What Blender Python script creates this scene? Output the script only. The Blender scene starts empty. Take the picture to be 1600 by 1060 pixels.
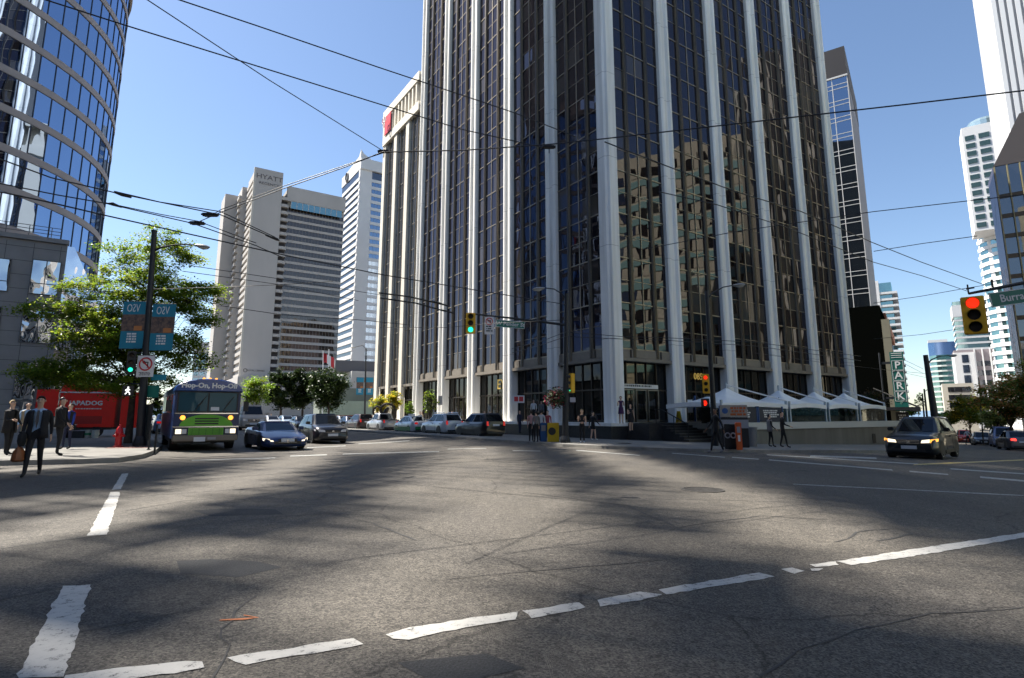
import bpy, bmesh, math, random
from mathutils import Vector, Matrix
random.seed(7)
R_ = math.radians
scn = bpy.context.scene
COL = scn.collection
# ---------------------------------------------------------------- camera, sky, sun, exposure
CAMZ = 1.5
PITCH = R_(9.3)
FPX = 888.0            # focal length in photo pixels (1600 wide)
PCY = 504.0            # principal row
cam = bpy.data.cameras.new('camera'); camo = bpy.data.objects.new('camera', cam); COL.objects.link(camo)
cam.sensor_width = 36.0; cam.sensor_fit = 'HORIZONTAL'; cam.lens = 36.0*FPX/1600.0
cam.shift_y = -26.0/1600.0
cam.clip_start = 0.1; cam.clip_end = 6000
camo.location = (0, 0, CAMZ); camo.rotation_euler = (R_(90)+PITCH, 0, 0)
scn.camera = camo
SUN_AZ, SUN_EL = -69.0, 54.0      # azimuth measured clockwise from +Y
w = bpy.data.worlds.new('World'); scn.world = w; w.use_nodes = True
nt = w.node_tree; nt.nodes.clear()
sky = nt.nodes.new('ShaderNodeTexSky'); sky.sky_type = 'NISHITA'; sky.sun_disc = False
sky.sun_elevation = R_(SUN_EL); sky.sun_rotation = R_(SUN_AZ)
sky.air_density = 1.0; sky.dust_density = 0.35; sky.ozone_density = 2.6; sky.altitude = 10
bg = nt.nodes.new('ShaderNodeBackground'); bg.inputs[1].default_value = 0.072
wo = nt.nodes.new('ShaderNodeOutputWorld')
nt.links.new(sky.outputs[0], bg.inputs[0]); nt.links.new(bg.outputs[0], wo.inputs[0])
sl = bpy.data.lights.new('sun', 'SUN'); sl.energy = 5.0; sl.angle = R_(0.42); sl.color = (1.0, 0.94, 0.84)
so = bpy.data.objects.new('sun', sl); COL.objects.link(so)
sdir = Vector((math.sin(R_(SUN_AZ))*math.cos(R_(SUN_EL)), math.cos(R_(SUN_AZ))*math.cos(R_(SUN_EL)), math.sin(R_(SUN_EL))))
so.rotation_euler = sdir.to_track_quat('Z', 'Y').to_euler(); so.location = (-60, 20, 90)
scn.view_settings.view_transform = 'Standard'; scn.view_settings.look = 'None'
scn.view_settings.exposure = 1.4; scn.view_settings.gamma = 1.0
cy = scn.cycles
cy.use_denoising = True
try: cy.denoiser = 'OPENIMAGEDENOISE'
except Exception: pass
cy.max_bounces = 7; cy.diffuse_bounces = 3; cy.glossy_bounces = 4; cy.transmission_bounces = 4; cy.transparent_max_bounces = 8
cy.sample_clamp_indirect = 4.0; cy.caustics_reflective = False; cy.caustics_refractive = False
cy.use_adaptive_sampling = True; cy.adaptive_threshold = 0.02

# ---------------------------------------------------------------- geometry of the place
L = Vector((-0.555, 0.832, 0)).normalized()      # up the left-hand street
Rr = Vector((0.832, 0.555, 0)).normalized()      # along the tower's right-hand face
Q = Vector((0.582, 0.813, 0)).normalized()       # up the right-hand street
AZL = math.atan2(L.y, L.x); AZR = math.atan2(Rr.y, Rr.x)
CORNER = Vector((7.1, 40.0, 0))
BK = [(-1e5, .12), (2, .12), (12, 0), (20, 0), (130, -3.3), (1e5, -3.3)]
def gz(x, y):
    s = x*Rr.x + y*Rr.y
    for (a, za), (b, zb) in zip(BK, BK[1:]):
        if s <= b: return za + (zb-za)*(s-a)/(b-a)
    return -3.3
def ray(px, py):
    xc = (px-800)/FPX; yc = (PCY-py)/FPX
    f = math.cos(PITCH) - yc*math.sin(PITCH); u = yc*math.cos(PITCH) + math.sin(PITCH)
    return xc/f, u/f
def P(px, py, Y):            # the point at forward distance Y seen at that place of the photo
    a, b = ray(px, py); return Vector((a*Y, Y, CAMZ + b*Y))
def G(px, py, dz=0.0):       # the ground point seen there
    a, b = ray(px, py); Y = 20.0
    for _ in range(60): Y = (gz(a*Y, Y) + dz - CAMZ)/b if b < -1e-4 else 200
    return Vector((a*Y, Y, gz(a*Y, Y) + dz))
def D(px, Y, dz=0.0):        # ground point at forward distance Y on the sight line of column px (at eye level)
    a, _ = ray(px, 660); return Vector((a*Y, Y, gz(a*Y, Y)+dz))
def SZ(py, Y):               # height seen at row py at distance Y
    return CAMZ + ray(800, py)[1]*Y

# ---------------------------------------------------------------- materials
MATS = {}
def nodes(m): return m.node_tree.nodes, m.node_tree.links
def mat(name, col, rough=0.6, metal=0.0, spec=0.5, noise=0.0, nscale=3.0, bump=0.0, bscale=40.0, emit=None, estr=0.0, coat=0.0, col2=None, detail=4, stretch=None):
    if name in MATS: return MATS[name]
    m = bpy.data.materials.new(name); m.use_nodes = True; MATS[name] = m
    n, l = nodes(m); b = n['Principled BSDF']
    c = tuple(col)+(1,)
    b.inputs['Base Color'].default_value = c; b.inputs['Roughness'].default_value = rough
    b.inputs['Metallic'].default_value = metal; b.inputs['Specular IOR Level'].default_value = spec
    if coat: b.inputs['Coat Weight'].default_value = coat; b.inputs['Coat Roughness'].default_value = 0.03
    tc = n.new('ShaderNodeTexCoord')
    vec = tc.outputs['Object']
    if stretch:
        mp = n.new('ShaderNodeMapping'); mp.inputs['Scale'].default_value = stretch; l.new(vec, mp.inputs[0]); vec = mp.outputs[0]
    if noise > 0 or col2:
        t = n.new('ShaderNodeTexNoise'); t.inputs['Scale'].default_value = nscale; t.inputs['Detail'].default_value = detail; t.inputs['Roughness'].default_value = 0.6
        l.new(vec, t.inputs['Vector'])
        r = n.new('ShaderNodeValToRGB'); r.color_ramp.elements[0].position = 0.3; r.color_ramp.elements[1].position = 0.7
        c2 = tuple(col2)+(1,) if col2 else tuple(min(1, v*(1+noise)) for v in col)+(1,)
        c1 = c if col2 else tuple(v*(1-noise) for v in col)+(1,)
        r.color_ramp.elements[0].color = c1; r.color_ramp.elements[1].color = c2
        l.new(t.outputs['Fac'], r.inputs[0]); l.new(r.outputs[0], b.inputs['Base Color'])
    if bump > 0:
        t2 = n.new('ShaderNodeTexNoise'); t2.inputs['Scale'].default_value = bscale; t2.inputs['Detail'].default_value = 3
        l.new(vec, t2.inputs['Vector'])
        bp = n.new('ShaderNodeBump'); bp.inputs['Strength'].default_value = bump; bp.inputs['Distance'].default_value = 0.02
        l.new(t2.outputs['Fac'], bp.inputs['Height']); l.new(bp.outputs[0], b.inputs['Normal'])
    if emit:
        b.inputs['Emission Color'].default_value = tuple(emit)+(1,); b.inputs['Emission Strength'].default_value = estr
    return m
def facing(n, l):
    """Schlick reflectance, the same for both sides of a pane"""
    ge = n.new('ShaderNodeNewGeometry'); dt = n.new('ShaderNodeVectorMath'); dt.operation = 'DOT_PRODUCT'; l.new(ge.outputs['Incoming'], dt.inputs[0]); l.new(ge.outputs['Normal'], dt.inputs[1])
    a = n.new('ShaderNodeMath'); a.operation = 'ABSOLUTE'; l.new(dt.outputs['Value'], a.inputs[0])
    s_ = n.new('ShaderNodeMath'); s_.operation = 'SUBTRACT'; s_.inputs[0].default_value = 1.0; l.new(a.outputs[0], s_.inputs[1])
    p = n.new('ShaderNodeMath'); p.operation = 'POWER'; p.inputs[1].default_value = 4.5; l.new(s_.outputs[0], p.inputs[0]); return p.outputs[0]
def glass(name, tint, refl=0.5, rough=0.02, base=(0.01, 0.01, 0.012), wave=0.25, wscale=0.5, wdist=0.05, pane=None):
    """coated window glass: dark room behind, mirror coating, panes slightly bowed"""
    if name in MATS: return MATS[name]
    m = bpy.data.materials.new(name); m.use_nodes = True; MATS[name] = m
    n, l = nodes(m); n.remove(n['Principled BSDF']); out = n['Material Output']
    d = n.new('ShaderNodeBsdfDiffuse'); d.inputs[0].default_value = tuple(base)+(1,)
    g = n.new('ShaderNodeBsdfAnisotropic'); g.inputs['Roughness'].default_value = rough; g.inputs[0].default_value = tuple(tint)+(1,)
    fr = facing(n, l)
    ad = n.new('ShaderNodeMath'); ad.operation = 'MULTIPLY_ADD'; ad.inputs[1].default_value = 1.0-refl; ad.inputs[2].default_value = refl; ad.use_clamp = True
    l.new(fr, ad.inputs[0])
    mx = n.new('ShaderNodeMixShader'); l.new(ad.outputs[0], mx.inputs[0]); l.new(d.outputs[0], mx.inputs[1]); l.new(g.outputs[0], mx.inputs[2])
    l.new(mx.outputs[0], out.inputs[0])
    tc = n.new('ShaderNodeTexCoord'); mp = n.new('ShaderNodeMapping'); mp.inputs['Scale'].default_value = (1, 1, 0.55)
    l.new(tc.outputs['Object'], mp.inputs[0])
    t = n.new('ShaderNodeTexNoise'); t.inputs['Scale'].default_value = wscale; t.inputs['Detail'].default_value = 1.5; l.new(mp.outputs[0], t.inputs['Vector'])
    bp = n.new('ShaderNodeBump'); bp.inputs['Strength'].default_value = wave; bp.inputs['Distance'].default_value = wdist
    l.new(t.outputs['Fac'], bp.inputs['Height']); l.new(bp.outputs[0], g.inputs['Normal'])
    if pane:        # every pane sits a touch out of true, a few have pale blinds
        cx = n.new('ShaderNodeCombineXYZ')
        for k, (ax, st) in enumerate(((L, pane[0]), (Rr, pane[0]), (Vector((0, 0, 1)), pane[1]))):
            dt = n.new('ShaderNodeVectorMath'); dt.operation = 'DOT_PRODUCT'; dt.inputs[1].default_value = tuple(ax/st); l.new(tc.outputs['Object'], dt.inputs[0])
            fl = n.new('ShaderNodeMath'); fl.operation = 'FLOOR'; ad2 = n.new('ShaderNodeMath'); ad2.inputs[1].default_value = .37; l.new(dt.outputs['Value'], ad2.inputs[0]); l.new(ad2.outputs[0], fl.inputs[0]); l.new(fl.outputs[0], cx.inputs[k])
        wn = n.new('ShaderNodeTexWhiteNoise'); l.new(cx.outputs[0], wn.inputs[0])
        sb_ = n.new('ShaderNodeVectorMath'); sb_.operation = 'SUBTRACT'; sb_.inputs[1].default_value = (.5, .5, .5); l.new(wn.outputs['Color'], sb_.inputs[0])
        sc_ = n.new('ShaderNodeVectorMath'); sc_.operation = 'SCALE'; sc_.inputs['Scale'].default_value = .022; l.new(sb_.outputs[0], sc_.inputs[0])
        av = n.new('ShaderNodeVectorMath'); av.operation = 'ADD'; l.new(bp.outputs[0], av.inputs[0]); l.new(sc_.outputs[0], av.inputs[1]); nv = n.new('ShaderNodeVectorMath'); nv.operation = 'NORMALIZE'; l.new(av.outputs[0], nv.inputs[0]); l.new(nv.outputs[0], g.inputs['Normal'])
        rp = n.new('ShaderNodeValToRGB'); e = rp.color_ramp.elements; e[0].position = .8; e[0].color = tuple(base)+(1,); e[1].position = 1.0; e[1].color = (.075, .065, .05, 1); l.new(wn.outputs['Value'], rp.inputs[0]); l.new(rp.outputs[0], d.inputs[0])
    return m

# ---------------------------------------------------------------- mesh helpers
class MB:
    def __init__(s): s.v = []; s.f = []; s.mi = []
    def add(s, vs, fs, m=0):
        o = len(s.v); s.v += [tuple(v) for v in vs]; s.f += [tuple(i+o for i in f) for f in fs]; s.mi += [m]*len(fs); return s
    def quad(s, a, b, c, d, m=0): return s.add([a, b, c, d], [(0, 1, 2, 3)], m)
    def box(s, x0, x1, y0, y1, z0, z1, m=0, X=Vector((1, 0, 0)), Y=Vector((0, 1, 0)), O=Vector((0, 0, 0))):
        vs = [O + X*x + Y*y + Vector((0, 0, z)) for z in (z0, z1) for x, y in ((x0, y0), (x1, y0), (x1, y1), (x0, y1))]
        fl = [(0, 3, 2, 1), (4, 5, 6, 7), (0, 1, 5, 4), (1, 2, 6, 5), (2, 3, 7, 6), (3, 0, 4, 7)]
        if X.cross(Y).z < 0: fl = [f[::-1] for f in fl]
        return s.add(vs, fl, m)
    def prism(s, pts, z0, z1, m=0, cap=True):
        n = len(pts); vs = [(p[0], p[1], z0 if not callable(z0) else z0(p)) for p in pts]+[(p[0], p[1], z1 if not callable(z1) else z1(p)) for p in pts]
        fs = [(i, (i+1) % n, n+(i+1) % n, n+i) for i in range(n)]
        if cap: fs += [tuple(range(n))[::-1], tuple(range(n, 2*n))]
        return s.add(vs, fs, m)
    def tube(s, pts, r, n=8, m=0, cap=True):
        pts = [Vector(p) for p in pts]; rs = r if isinstance(r, (list, tuple)) else [r]*len(pts)
        up = None; base = len(s.v); rings = []
        for i, p in enumerate(pts):
            d = (pts[min(i+1, len(pts)-1)]-pts[max(i-1, 0)])
            d = d.normalized() if d.length > 1e-9 else Vector((0, 0, 1))
            if up is None: up = Vector((0, 0, 1)) if abs(d.z) < .9 else Vector((1, 0, 0))
            a = up.cross(d); a = a.normalized() if a.length > 1e-6 else Vector((1, 0, 0)); b = d.cross(a); up = b
            rings.append([p + (a*math.cos(2*math.pi*k/n)+b*math.sin(2*math.pi*k/n))*rs[i] for k in range(n)])
        vs = [v for rg in rings for v in rg]
        fs = [(i*n+k, i*n+(k+1) % n, (i+1)*n+(k+1) % n, (i+1)*n+k) for i in range(len(pts)-1) for k in range(n)]
        if cap: fs += [tuple(range(n))[::-1], tuple(range((len(pts)-1)*n, len(pts)*n))]
        return s.add(vs, fs, m)
    def lathe(s, prof, c=(0, 0, 0), n=16, m=0, axis='z'):
        c = Vector(c); vs = []
        for r, z in prof:
            for k in range(n):
                a = 2*math.pi*k/n; x, y = r*math.cos(a), r*math.sin(a)
                vs.append(c+(Vector((x, y, z)) if axis == 'z' else Vector((x, z, y)) if axis == 'y' else Vector((z, x, y))))
        fs = [(i*n+k, i*n+(k+1) % n, (i+1)*n+(k+1) % n, (i+1)*n+k) for i in range(len(prof)-1) for k in range(n)]
        if prof[0][0] > 1e-6: fs.append(tuple(range(n))[::-1])
        if prof[-1][0] > 1e-6: fs.append(tuple(range((len(prof)-1)*n, len(prof)*n)))
        return s.add(vs, fs, m)
    def loft(s, rings, m=0, cap=True, closed=True):
        n = len(rings[0]); vs = [v for r in rings for v in r]; K = n if closed else n-1
        fs = [(i*n+k, i*n+(k+1) % n, (i+1)*n+(k+1) % n, (i+1)*n+k) for i in range(len(rings)-1) for k in range(K)]
        if cap: fs += [tuple(range(n))[::-1], tuple(range((len(rings)-1)*n, len(rings)*n))]
        return s.add(vs, fs, m)
    def build(s, name, mats, parent=None, smooth=False, bevel=0.0, seg=2):
        me = bpy.data.meshes.new(name); me.from_pydata(s.v, [], s.f)
        if not isinstance(mats, (list, tuple)): mats = [mats]
        for m in mats: me.materials.append(m)
        if len(mats) > 1: me.polygons.foreach_set('material_index', s.mi)
        if smooth: me.polygons.foreach_set('use_smooth', [True]*len(me.polygons))
        me.update()
        bm = bmesh.new(); bm.from_mesh(me)
        bmesh.ops.recalc_face_normals(bm, faces=bm.faces)
        if bevel > 0:
            es = [e for e in bm.edges if len(e.link_faces) == 2 and e.calc_face_angle(0) > 0.5]
            bmesh.ops.bevel(bm, geom=es, offset=bevel, segments=seg, affect='EDGES', clamp_overlap=True)
        bm.to_mesh(me); bm.free()
        if smooth and hasattr(me, 'set_sharp_from_angle'): me.set_sharp_from_angle(angle=R_(40))
        o = bpy.data.objects.new(name, me); COL.objects.link(o)
        if parent: o.parent = parent
        return o
def tag(o, label=None, cat=None, group=None, kind=None):
    if label: o['label'] = label
    if cat: o['category'] = cat
    if group: o['group'] = group
    if kind: o['kind'] = kind
    return o
def thing(name, label, cat, loc=(0, 0, 0), rz=0.0, group=None):
    o = bpy.data.objects.new(name, None); COL.objects.link(o); o.location = loc; o.rotation_euler = (0, 0, rz); o.empty_display_size = .3
    return tag(o, label, cat, group)
def copy_tree(o, parent=None):
    c = o.copy(); COL.objects.link(c); c.parent = parent
    for ch in list(o.children): copy_tree(ch, c)
    return c
def text(name, s, size, m, parent, loc, rot, ext=0.01, align='CENTER', sx=1.0, bold=0.0, label=None):
    cu = bpy.data.curves.new(name, 'FONT'); cu.body = s; cu.size = size; cu.extrude = ext; cu.align_x = align; cu.align_y = 'CENTER'; cu.offset = bold; cu.resolution_u = 2
    tmp = bpy.data.objects.new(name, cu); COL.objects.link(tmp)
    dg = bpy.context.evaluated_depsgraph_get(); me = bpy.data.meshes.new_from_object(tmp.evaluated_get(dg))
    bpy.data.objects.remove(tmp); me.materials.clear(); me.materials.append(m)
    o = bpy.data.objects.new(name, me); COL.objects.link(o); o.parent = parent; o.location = loc; o.rotation_euler = rot; o.scale = (sx, 1, 1)
    if label: o['label'] = label
    return o
V = Vector
def Z(v, z): return Vector((v[0], v[1], z))
# ================================================================ ground
def sheet(name, pts, dz, m, drop=0.0, parent=None, grid=None):
    """flat polygon laid on the terrain, split where the slope changes; drop > 0 gives it side faces (a kerb)"""
    bm = bmesh.new(); vs = [bm.verts.new((p[0], p[1], 0)) for p in pts]; bm.faces.new(vs)
    for s0, _ in BK[1:-1]:
        bmesh.ops.bisect_plane(bm, geom=bm.verts[:]+bm.edges[:]+bm.faces[:], plane_co=Rr*s0, plane_no=Rr, dist=1e-5)
    for v in bm.verts: v.co.z = gz(v.co.x, v.co.y)+dz
    if drop > 0:
        top = bm.faces[:]
        es = [e for e in bm.edges if len(e.link_faces) == 1]
        r = bmesh.ops.extrude_edge_only(bm, edges=es)
        for g in r['geom']:
            if isinstance(g, bmesh.types.BMVert): g.co.z -= drop
        ts = set(top)
        for f in bm.faces: f.material_index = 0 if f in ts else 1
    bmesh.ops.recalc_face_normals(bm, faces=bm.faces)
    if drop == 0:
        for f in bm.faces:
            if f.normal.z < 0: f.normal_flip()
    me = bpy.data.meshes.new(name); bm.to_mesh(me); bm.free()
    for x in (m if isinstance(m, (list, tuple)) else [m]): me.materials.append(x)
    o = bpy.data.objects.new(name, me); COL.objects.link(o)
    if parent: o.parent = parent
    return o
def asphalt_mat():
    m = bpy.data.materials.new('asphalt'); m.use_nodes = True; n, l = nodes(m); b = n['Principled BSDF']
    tc = n.new('ShaderNodeTexCoord')
    def noise(sc, det=4, rg=.6, st=None):
        t = n.new('ShaderNodeTexNoise'); t.inputs['Scale'].default_value = sc; t.inputs['Detail'].default_value = det; t.inputs['Roughness'].default_value = rg
        if st:
            mp = n.new('ShaderNodeMapping'); mp.inputs['Scale'].default_value = st; mp.inputs['Rotation'].default_value = (0, 0, R_(33.7)); l.new(tc.outputs['Object'], mp.inputs[0]); l.new(mp.outputs[0], t.inputs['Vector'])
        else: l.new(tc.outputs['Object'], t.inputs['Vector'])
        return t.outputs['Fac']
    def ramp(f, a, b_, c0, c1):
        r = n.new('ShaderNodeValToRGB'); e = r.color_ramp.elements; e[0].position = a; e[1].position = b_; e[0].color = c0+(1,); e[1].color = c1+(1,); l.new(f, r.inputs[0]); return r.outputs[0]
    def mul(a, b_, fac=1.0, mode='MULTIPLY'):
        x = n.new('ShaderNodeMix'); x.data_type = 'RGBA'; x.blend_type = mode; x.inputs[0].default_value = fac; l.new(a, x.inputs[6]); l.new(b_, x.inputs[7]); return x.outputs[2]
    vo = n.new('ShaderNodeTexVoronoi'); vo.inputs['Scale'].default_value = 85; l.new(tc.outputs['Object'], vo.inputs['Vector'])
    stones = n.new('ShaderNodeSeparateColor'); l.new(vo.outputs['Color'], stones.inputs[0])
    c = ramp(stones.outputs[0], .1, .97, (.045, .042, .038), (.175, .158, .136))
    c = mul(c, ramp(noise(11, 3), .3, .7, (.72, .72, .72), (1.1, 1.1, 1.1)))
    c = mul(c, ramp(noise(.35, 5), .33, .68, (.82, .82, .84), (1.12, 1.1, 1.06)))            # patches and repairs
    c = mul(c, ramp(noise(.5, 3, .6, (2.2, .22, 1)), .35, .65, (.88, .88, .88), (1.08, 1.08, 1.08)))   # wheel tracks
    # cracks
    nz = n.new('ShaderNodeTexNoise'); nz.inputs['Scale'].default_value = 1.2; nz.inputs['Detail'].default_value = 5; l.new(tc.outputs['Object'], nz.inputs['Vector'])
    ad = n.new('ShaderNodeMix'); ad.data_type = 'RGBA'; ad.blend_type = 'LINEAR_LIGHT'; ad.inputs[0].default_value = .35; l.new(tc.outputs['Object'], ad.inputs[6]); l.new(nz.outputs['Color'], ad.inputs[7])
    cr = n.new('ShaderNodeTexVoronoi'); cr.feature = 'DISTANCE_TO_EDGE'; cr.inputs['Scale'].default_value = .16; l.new(ad.outputs[2], cr.inputs['Vector'])
    crk = ramp(cr.outputs['Distance'], .0, .0028, (.35, .35, .35), (1, 1, 1)); c = mul(c, crk, .85)
    l.new(c, b.inputs['Base Color']); b.inputs['Roughness'].default_value = .78; b.inputs['Specular IOR Level'].default_value = .35
    bp = n.new('ShaderNodeBump'); bp.inputs['Strength'].default_value = .55; bp.inputs['Distance'].default_value = .006; l.new(vo.outputs['Distance'], bp.inputs['Height']); l.new(bp.outputs[0], b.inputs['Normal'])
    return m
ASPH = asphalt_mat()
def paint_mat(name, col, wear=.45):
    m = bpy.data.materials.new(name); m.use_nodes = True; n, l = nodes(m); b = n['Principled BSDF']
    tc = n.new('ShaderNodeTexCoord'); t = n.new('ShaderNodeTexNoise'); t.inputs['Scale'].default_value = 14; t.inputs['Detail'].default_value = 10; t.inputs['Roughness'].default_value = .85; l.new(tc.outputs['Object'], t.inputs['Vector'])
    r = n.new('ShaderNodeValToRGB'); e = r.color_ramp.elements; e[0].position = wear-.1; e[0].color = (.07, .07, .07, 1); e[1].position = wear-.04; e[1].color = tuple(col)+(1,)
    x = r.color_ramp.elements.new(.75); x.color = tuple(min(1, v*1.15) for v in col)+(1,)
    l.new(t.outputs['Fac'], r.inputs[0]); l.new(r.outputs[0], b.inputs['Base Color']); b.inputs['Roughness'].default_value = .6
    return m
PAINT = paint_mat('road_paint', (.46, .445, .415), .5); PAINTW = paint_mat("worn_road_paint", (.34, .34, .32), .53); YEL = paint_mat('yellow_road_paint', (.5, .36, .1), .5)
CONC = mat('pavement_concrete', (.17, .163, .15), .85, noise=.22, nscale=1.3, bump=.3, bscale=30)
KERB = mat('kerb_stone', (.24, .23, .21), .8, noise=.2, nscale=3)
E = 1800
tag(sheet('road', [(-E, -60), (E, -60), (E, E*1.6), (-E, E*1.6)], 0, ASPH), kind='structure')
NL = Vector((-Rr.x, -Rr.y, 0)); NR = Vector((-L.x, -L.y, 0))     # outward normals of the tower's left and right faces
# pavement round the tower block
k0 = G(800, 692)
blk = [k0+L*260, k0+L*1] + [G(*p) for p in ((835, 695), (880, 698.5), (950, 701.5), (1020, 704.5), (1100, 707), (1250, 708.2), (1385, 708))]
e0 = G(1398, 706)
blk += [e0, e0+Q*420, e0+Q*420+L*200, k0+L*260+Rr*220]
tag(sheet('pavement', blk, .13, [CONC, KERB], .2), kind='structure')
lp = [G(-700, 745), G(0, 728), G(120, 725.5), G(185, 723), G(222, 717), G(243, 709), G(253, 701)]
lp2 = lp + [lp[-1]+L*260, lp[-1]+L*260-Rr*120, (-160, 20)]
tag(sheet('pavement', lp2, .14, [CONC, KERB], .2), kind='structure')
rp = G(1605, 684)
tag(sheet('pavement', [rp-Q*30, rp-Q*30+Rr*160, rp+Q*500+Rr*160, rp+Q*500], .13, [CONC, KERB], .2), kind='structure')
# dark brick band and slab joints on the left pavement
TERR = mat('brick_paving', (.19, .1, .08), .85, noise=.3, nscale=5)
tag(sheet('brick_band', [G(165, 707), G(232, 706), G(236, 700), G(180, 700)], .146, TERR), kind='structure')
JN = mat('pavement_joint', (.1, .1, .095), .9)
for k in range(9):
    a = Vector((-15, 15, 0))+L*(k*2.2-2)-Rr*0; b = a-Rr*14
    nn = L*.012
    tag(sheet('pavement_joint', [a-nn, a+nn, b+nn, b-nn], .1435, JN), kind='structure')
# darker asphalt patches, sealed cracks and a loop cut
DASPH = mat('dark_asphalt', (.035, .035, .036), .8, noise=.5, nscale=75, bump=.5, bscale=60); TAR = mat('crack_sealant', (.04, .038, .037), .7)
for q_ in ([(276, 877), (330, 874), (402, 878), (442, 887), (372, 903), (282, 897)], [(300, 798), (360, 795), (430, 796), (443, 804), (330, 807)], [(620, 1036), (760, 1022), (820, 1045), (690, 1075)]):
    tag(sheet('dark_asphalt_patch', [G(*p) for p in q_], .0025, DASPH), kind='structure')
def crack(px, w_=.018):
    pts = [Z(G(*p), 0) for p in px]; d_ = []
    for a, b in zip(pts, pts[1:]):
        k = max(2, int((b-a).length/.25))
        for j in range(k): d_.append(a+(b-a)*(j/k)+V((random.uniform(-.03, .03), random.uniform(-.03, .03), 0)))
    d_.append(pts[-1]); L_ = []; R2 = []
    for i, p in enumerate(d_):
        t = (d_[min(i+1, len(d_)-1)]-d_[max(i-1, 0)]).normalized(); nn = V((-t.y, t.x, 0))*w_*random.uniform(.5, 1.4); L_.append(p+nn); R2.append(p-nn)
    tag(sheet('road_crack', L_+R2[::-1], .0035, TAR), kind='structure')
for c_ in ([(135, 840), (260, 826), (400, 812), (520, 801)], [(520, 803), (580, 818), (650, 845)], [(0, 858), (70, 848), (135, 840)], [(250, 885), (150, 908), (0, 938)], [(340, 1060), (352, 1010), (345, 985), (372, 955), (402, 930)], [(1060, 826), (1120, 815), (1190, 806), (1290, 812)], [(1310, 848), (1340, 832), (1400, 825), (1430, 834), (1370, 846)], [(700, 905), (820, 893), (960, 884), (1080, 870)], [(60, 1000), (190, 975), (330, 950)], [(1180, 1060), (1290, 1000), (1420, 965), (1600, 950)], [(820, 770), (980, 790), (1060, 826)], [(1240, 700+78), (1400, 790), (1600, 800)]): crack(c_, .007 if max(p[1] for p in c_) > 900 else .014)
# painted markings
def mark(pts, m=PAINT, jit=.012, step=.07, dz=.005):
    out = []; n = len(pts)
    for i in range(n):
        a, b = pts[i], pts[(i+1) % n]; d = (b-a); ln = d.length; k = max(1, min(60, int(ln/step))); nn = Vector((-d.y, d.x, 0)).normalized() if ln > 0 else V((0, 0, 0))
        for j in range(k): out.append(a+d*(j/k)+nn*random.uniform(-jit, jit))
    return tag(sheet('road_marking', out, dz, m), kind='structure')
def mk(px, m=PAINT, jit=.012, **k): return mark([Z(G(*p), 0) for p in px], m, jit, **k)
mk([(190, 741), (201, 740), (189, 765), (175, 766)]); mk([(173, 769.5), (188, 769), (167, 836), (136, 838)])
mk([(97, 917), (142, 914.5), (100, 1058), (25, 1062)])
mk([(103, 1056), (200, 1044), (290, 1034), (317, 1035), (319, 1046), (250, 1056), (90, 1075)])
mk([(355, 1029), (555, 998), (568, 1008), (400, 1037), (385, 1040)])
mk([(603, 993), (640, 982), (750, 965), (808, 957), (806, 970), (760, 976), (640, 1000), (615, 999)])
mk([(817, 956), (905, 942), (917, 951), (832, 967)])
mk([(932, 938), (1000, 926), (1036, 930), (1000, 939), (940, 949)])
mk([(1028, 922), (1185, 896), (1211, 902), (1160, 911), (1040, 930)])
mk([(1220, 890), (1237, 888), (1256, 893), (1240, 898)], jit=.01); mk([(1266, 889), (1285, 889), (1280, 893), (1268, 893)], jit=.01); mk([(1266, 883), (1305, 878), (1312, 884), (1275, 887)], jit=.01)
mk([(1308, 878), (1420, 860), (1520, 845), (1600, 833), (1700, 818), (1700, 827), (1600, 841), (1440, 868), (1330, 884)])
def strip(p0, p1, h=1.6, m=PAINTW, jit=.03): return mk([(p0[0], p0[1]-h/2), (p1[0], p1[1]-h/2), (p1[0], p1[1]+h/2), (p0[0], p0[1]+h/2)], m, jit, step=.5)
for a, b, h in (((1051, 708.5), (1133, 715), 1.2), ((1144, 715), (1185, 718), 1.3), ((1201, 719), (1395, 735), 1.7), ((1420, 737), (1483, 742), 1.8), ((1531, 746), (1600, 752), 2.4),
                ((1198, 711), (1434, 725.5), 1.5), ((1266, 712.8), (1370, 716.5), 2.5), ((1484, 733), (1600, 741), 1.6), ((536, 710), (686, 706), 1.3), ((801, 704.5), (845, 705.2), 1.0),
                ((454, 713), (510, 711), 1.6), ((300, 720), (430, 716), 1.4), ((700, 702), (760, 701), .8), ((900, 704), (1000, 712), 1.2), ((1240, 757), (1600, 775), 1.2), ((560, 694), (640, 689), .9), ((480, 700), (540, 697), 1)):
    strip(a, b, h)
strip((1427, 726.5), (1600, 719), 1.6, YEL)
ORM = mat('orange_spray_paint', (.38, .13, .05), .8)
tag(sheet('survey_mark', [G(342, 971), G(345, 969), G(401, 966), G(380, 963), G(381, 961.5), G(405, 966), G(380, 970)], .005, ORM), kind='structure')
# a round iron cover in the road
IRON = mat('cast_iron', (.09, .085, .08), .6, .4, noise=.3, nscale=20)
for px, py, r, lb in ((1098, 766, .42, 'round cast iron manhole cover set in the asphalt of the intersection'), (975, 697.5, .4, 'dark round manhole cover on the pavement in front of the tower steps')):
    g = G(px, py); b = MB(); b.lathe([(r, 0), (r, .012), (r-.03, .016), (r-.03, .009), (0, .009)], (0, 0, 0), 28)
    for i in range(-3, 4):
        b.box(-math.sqrt(max(0, (r-.05)**2-(i*.1)**2)), math.sqrt(max(0, (r-.05)**2-(i*.1)**2)), i*.1-.012, i*.1+.012, .009, .014)
    o = b.build('manhole_cover', IRON); o.location = Z(g, g.z+(.002 if px > 1000 else .132)); tag(o, lb, 'manhole cover')
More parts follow.
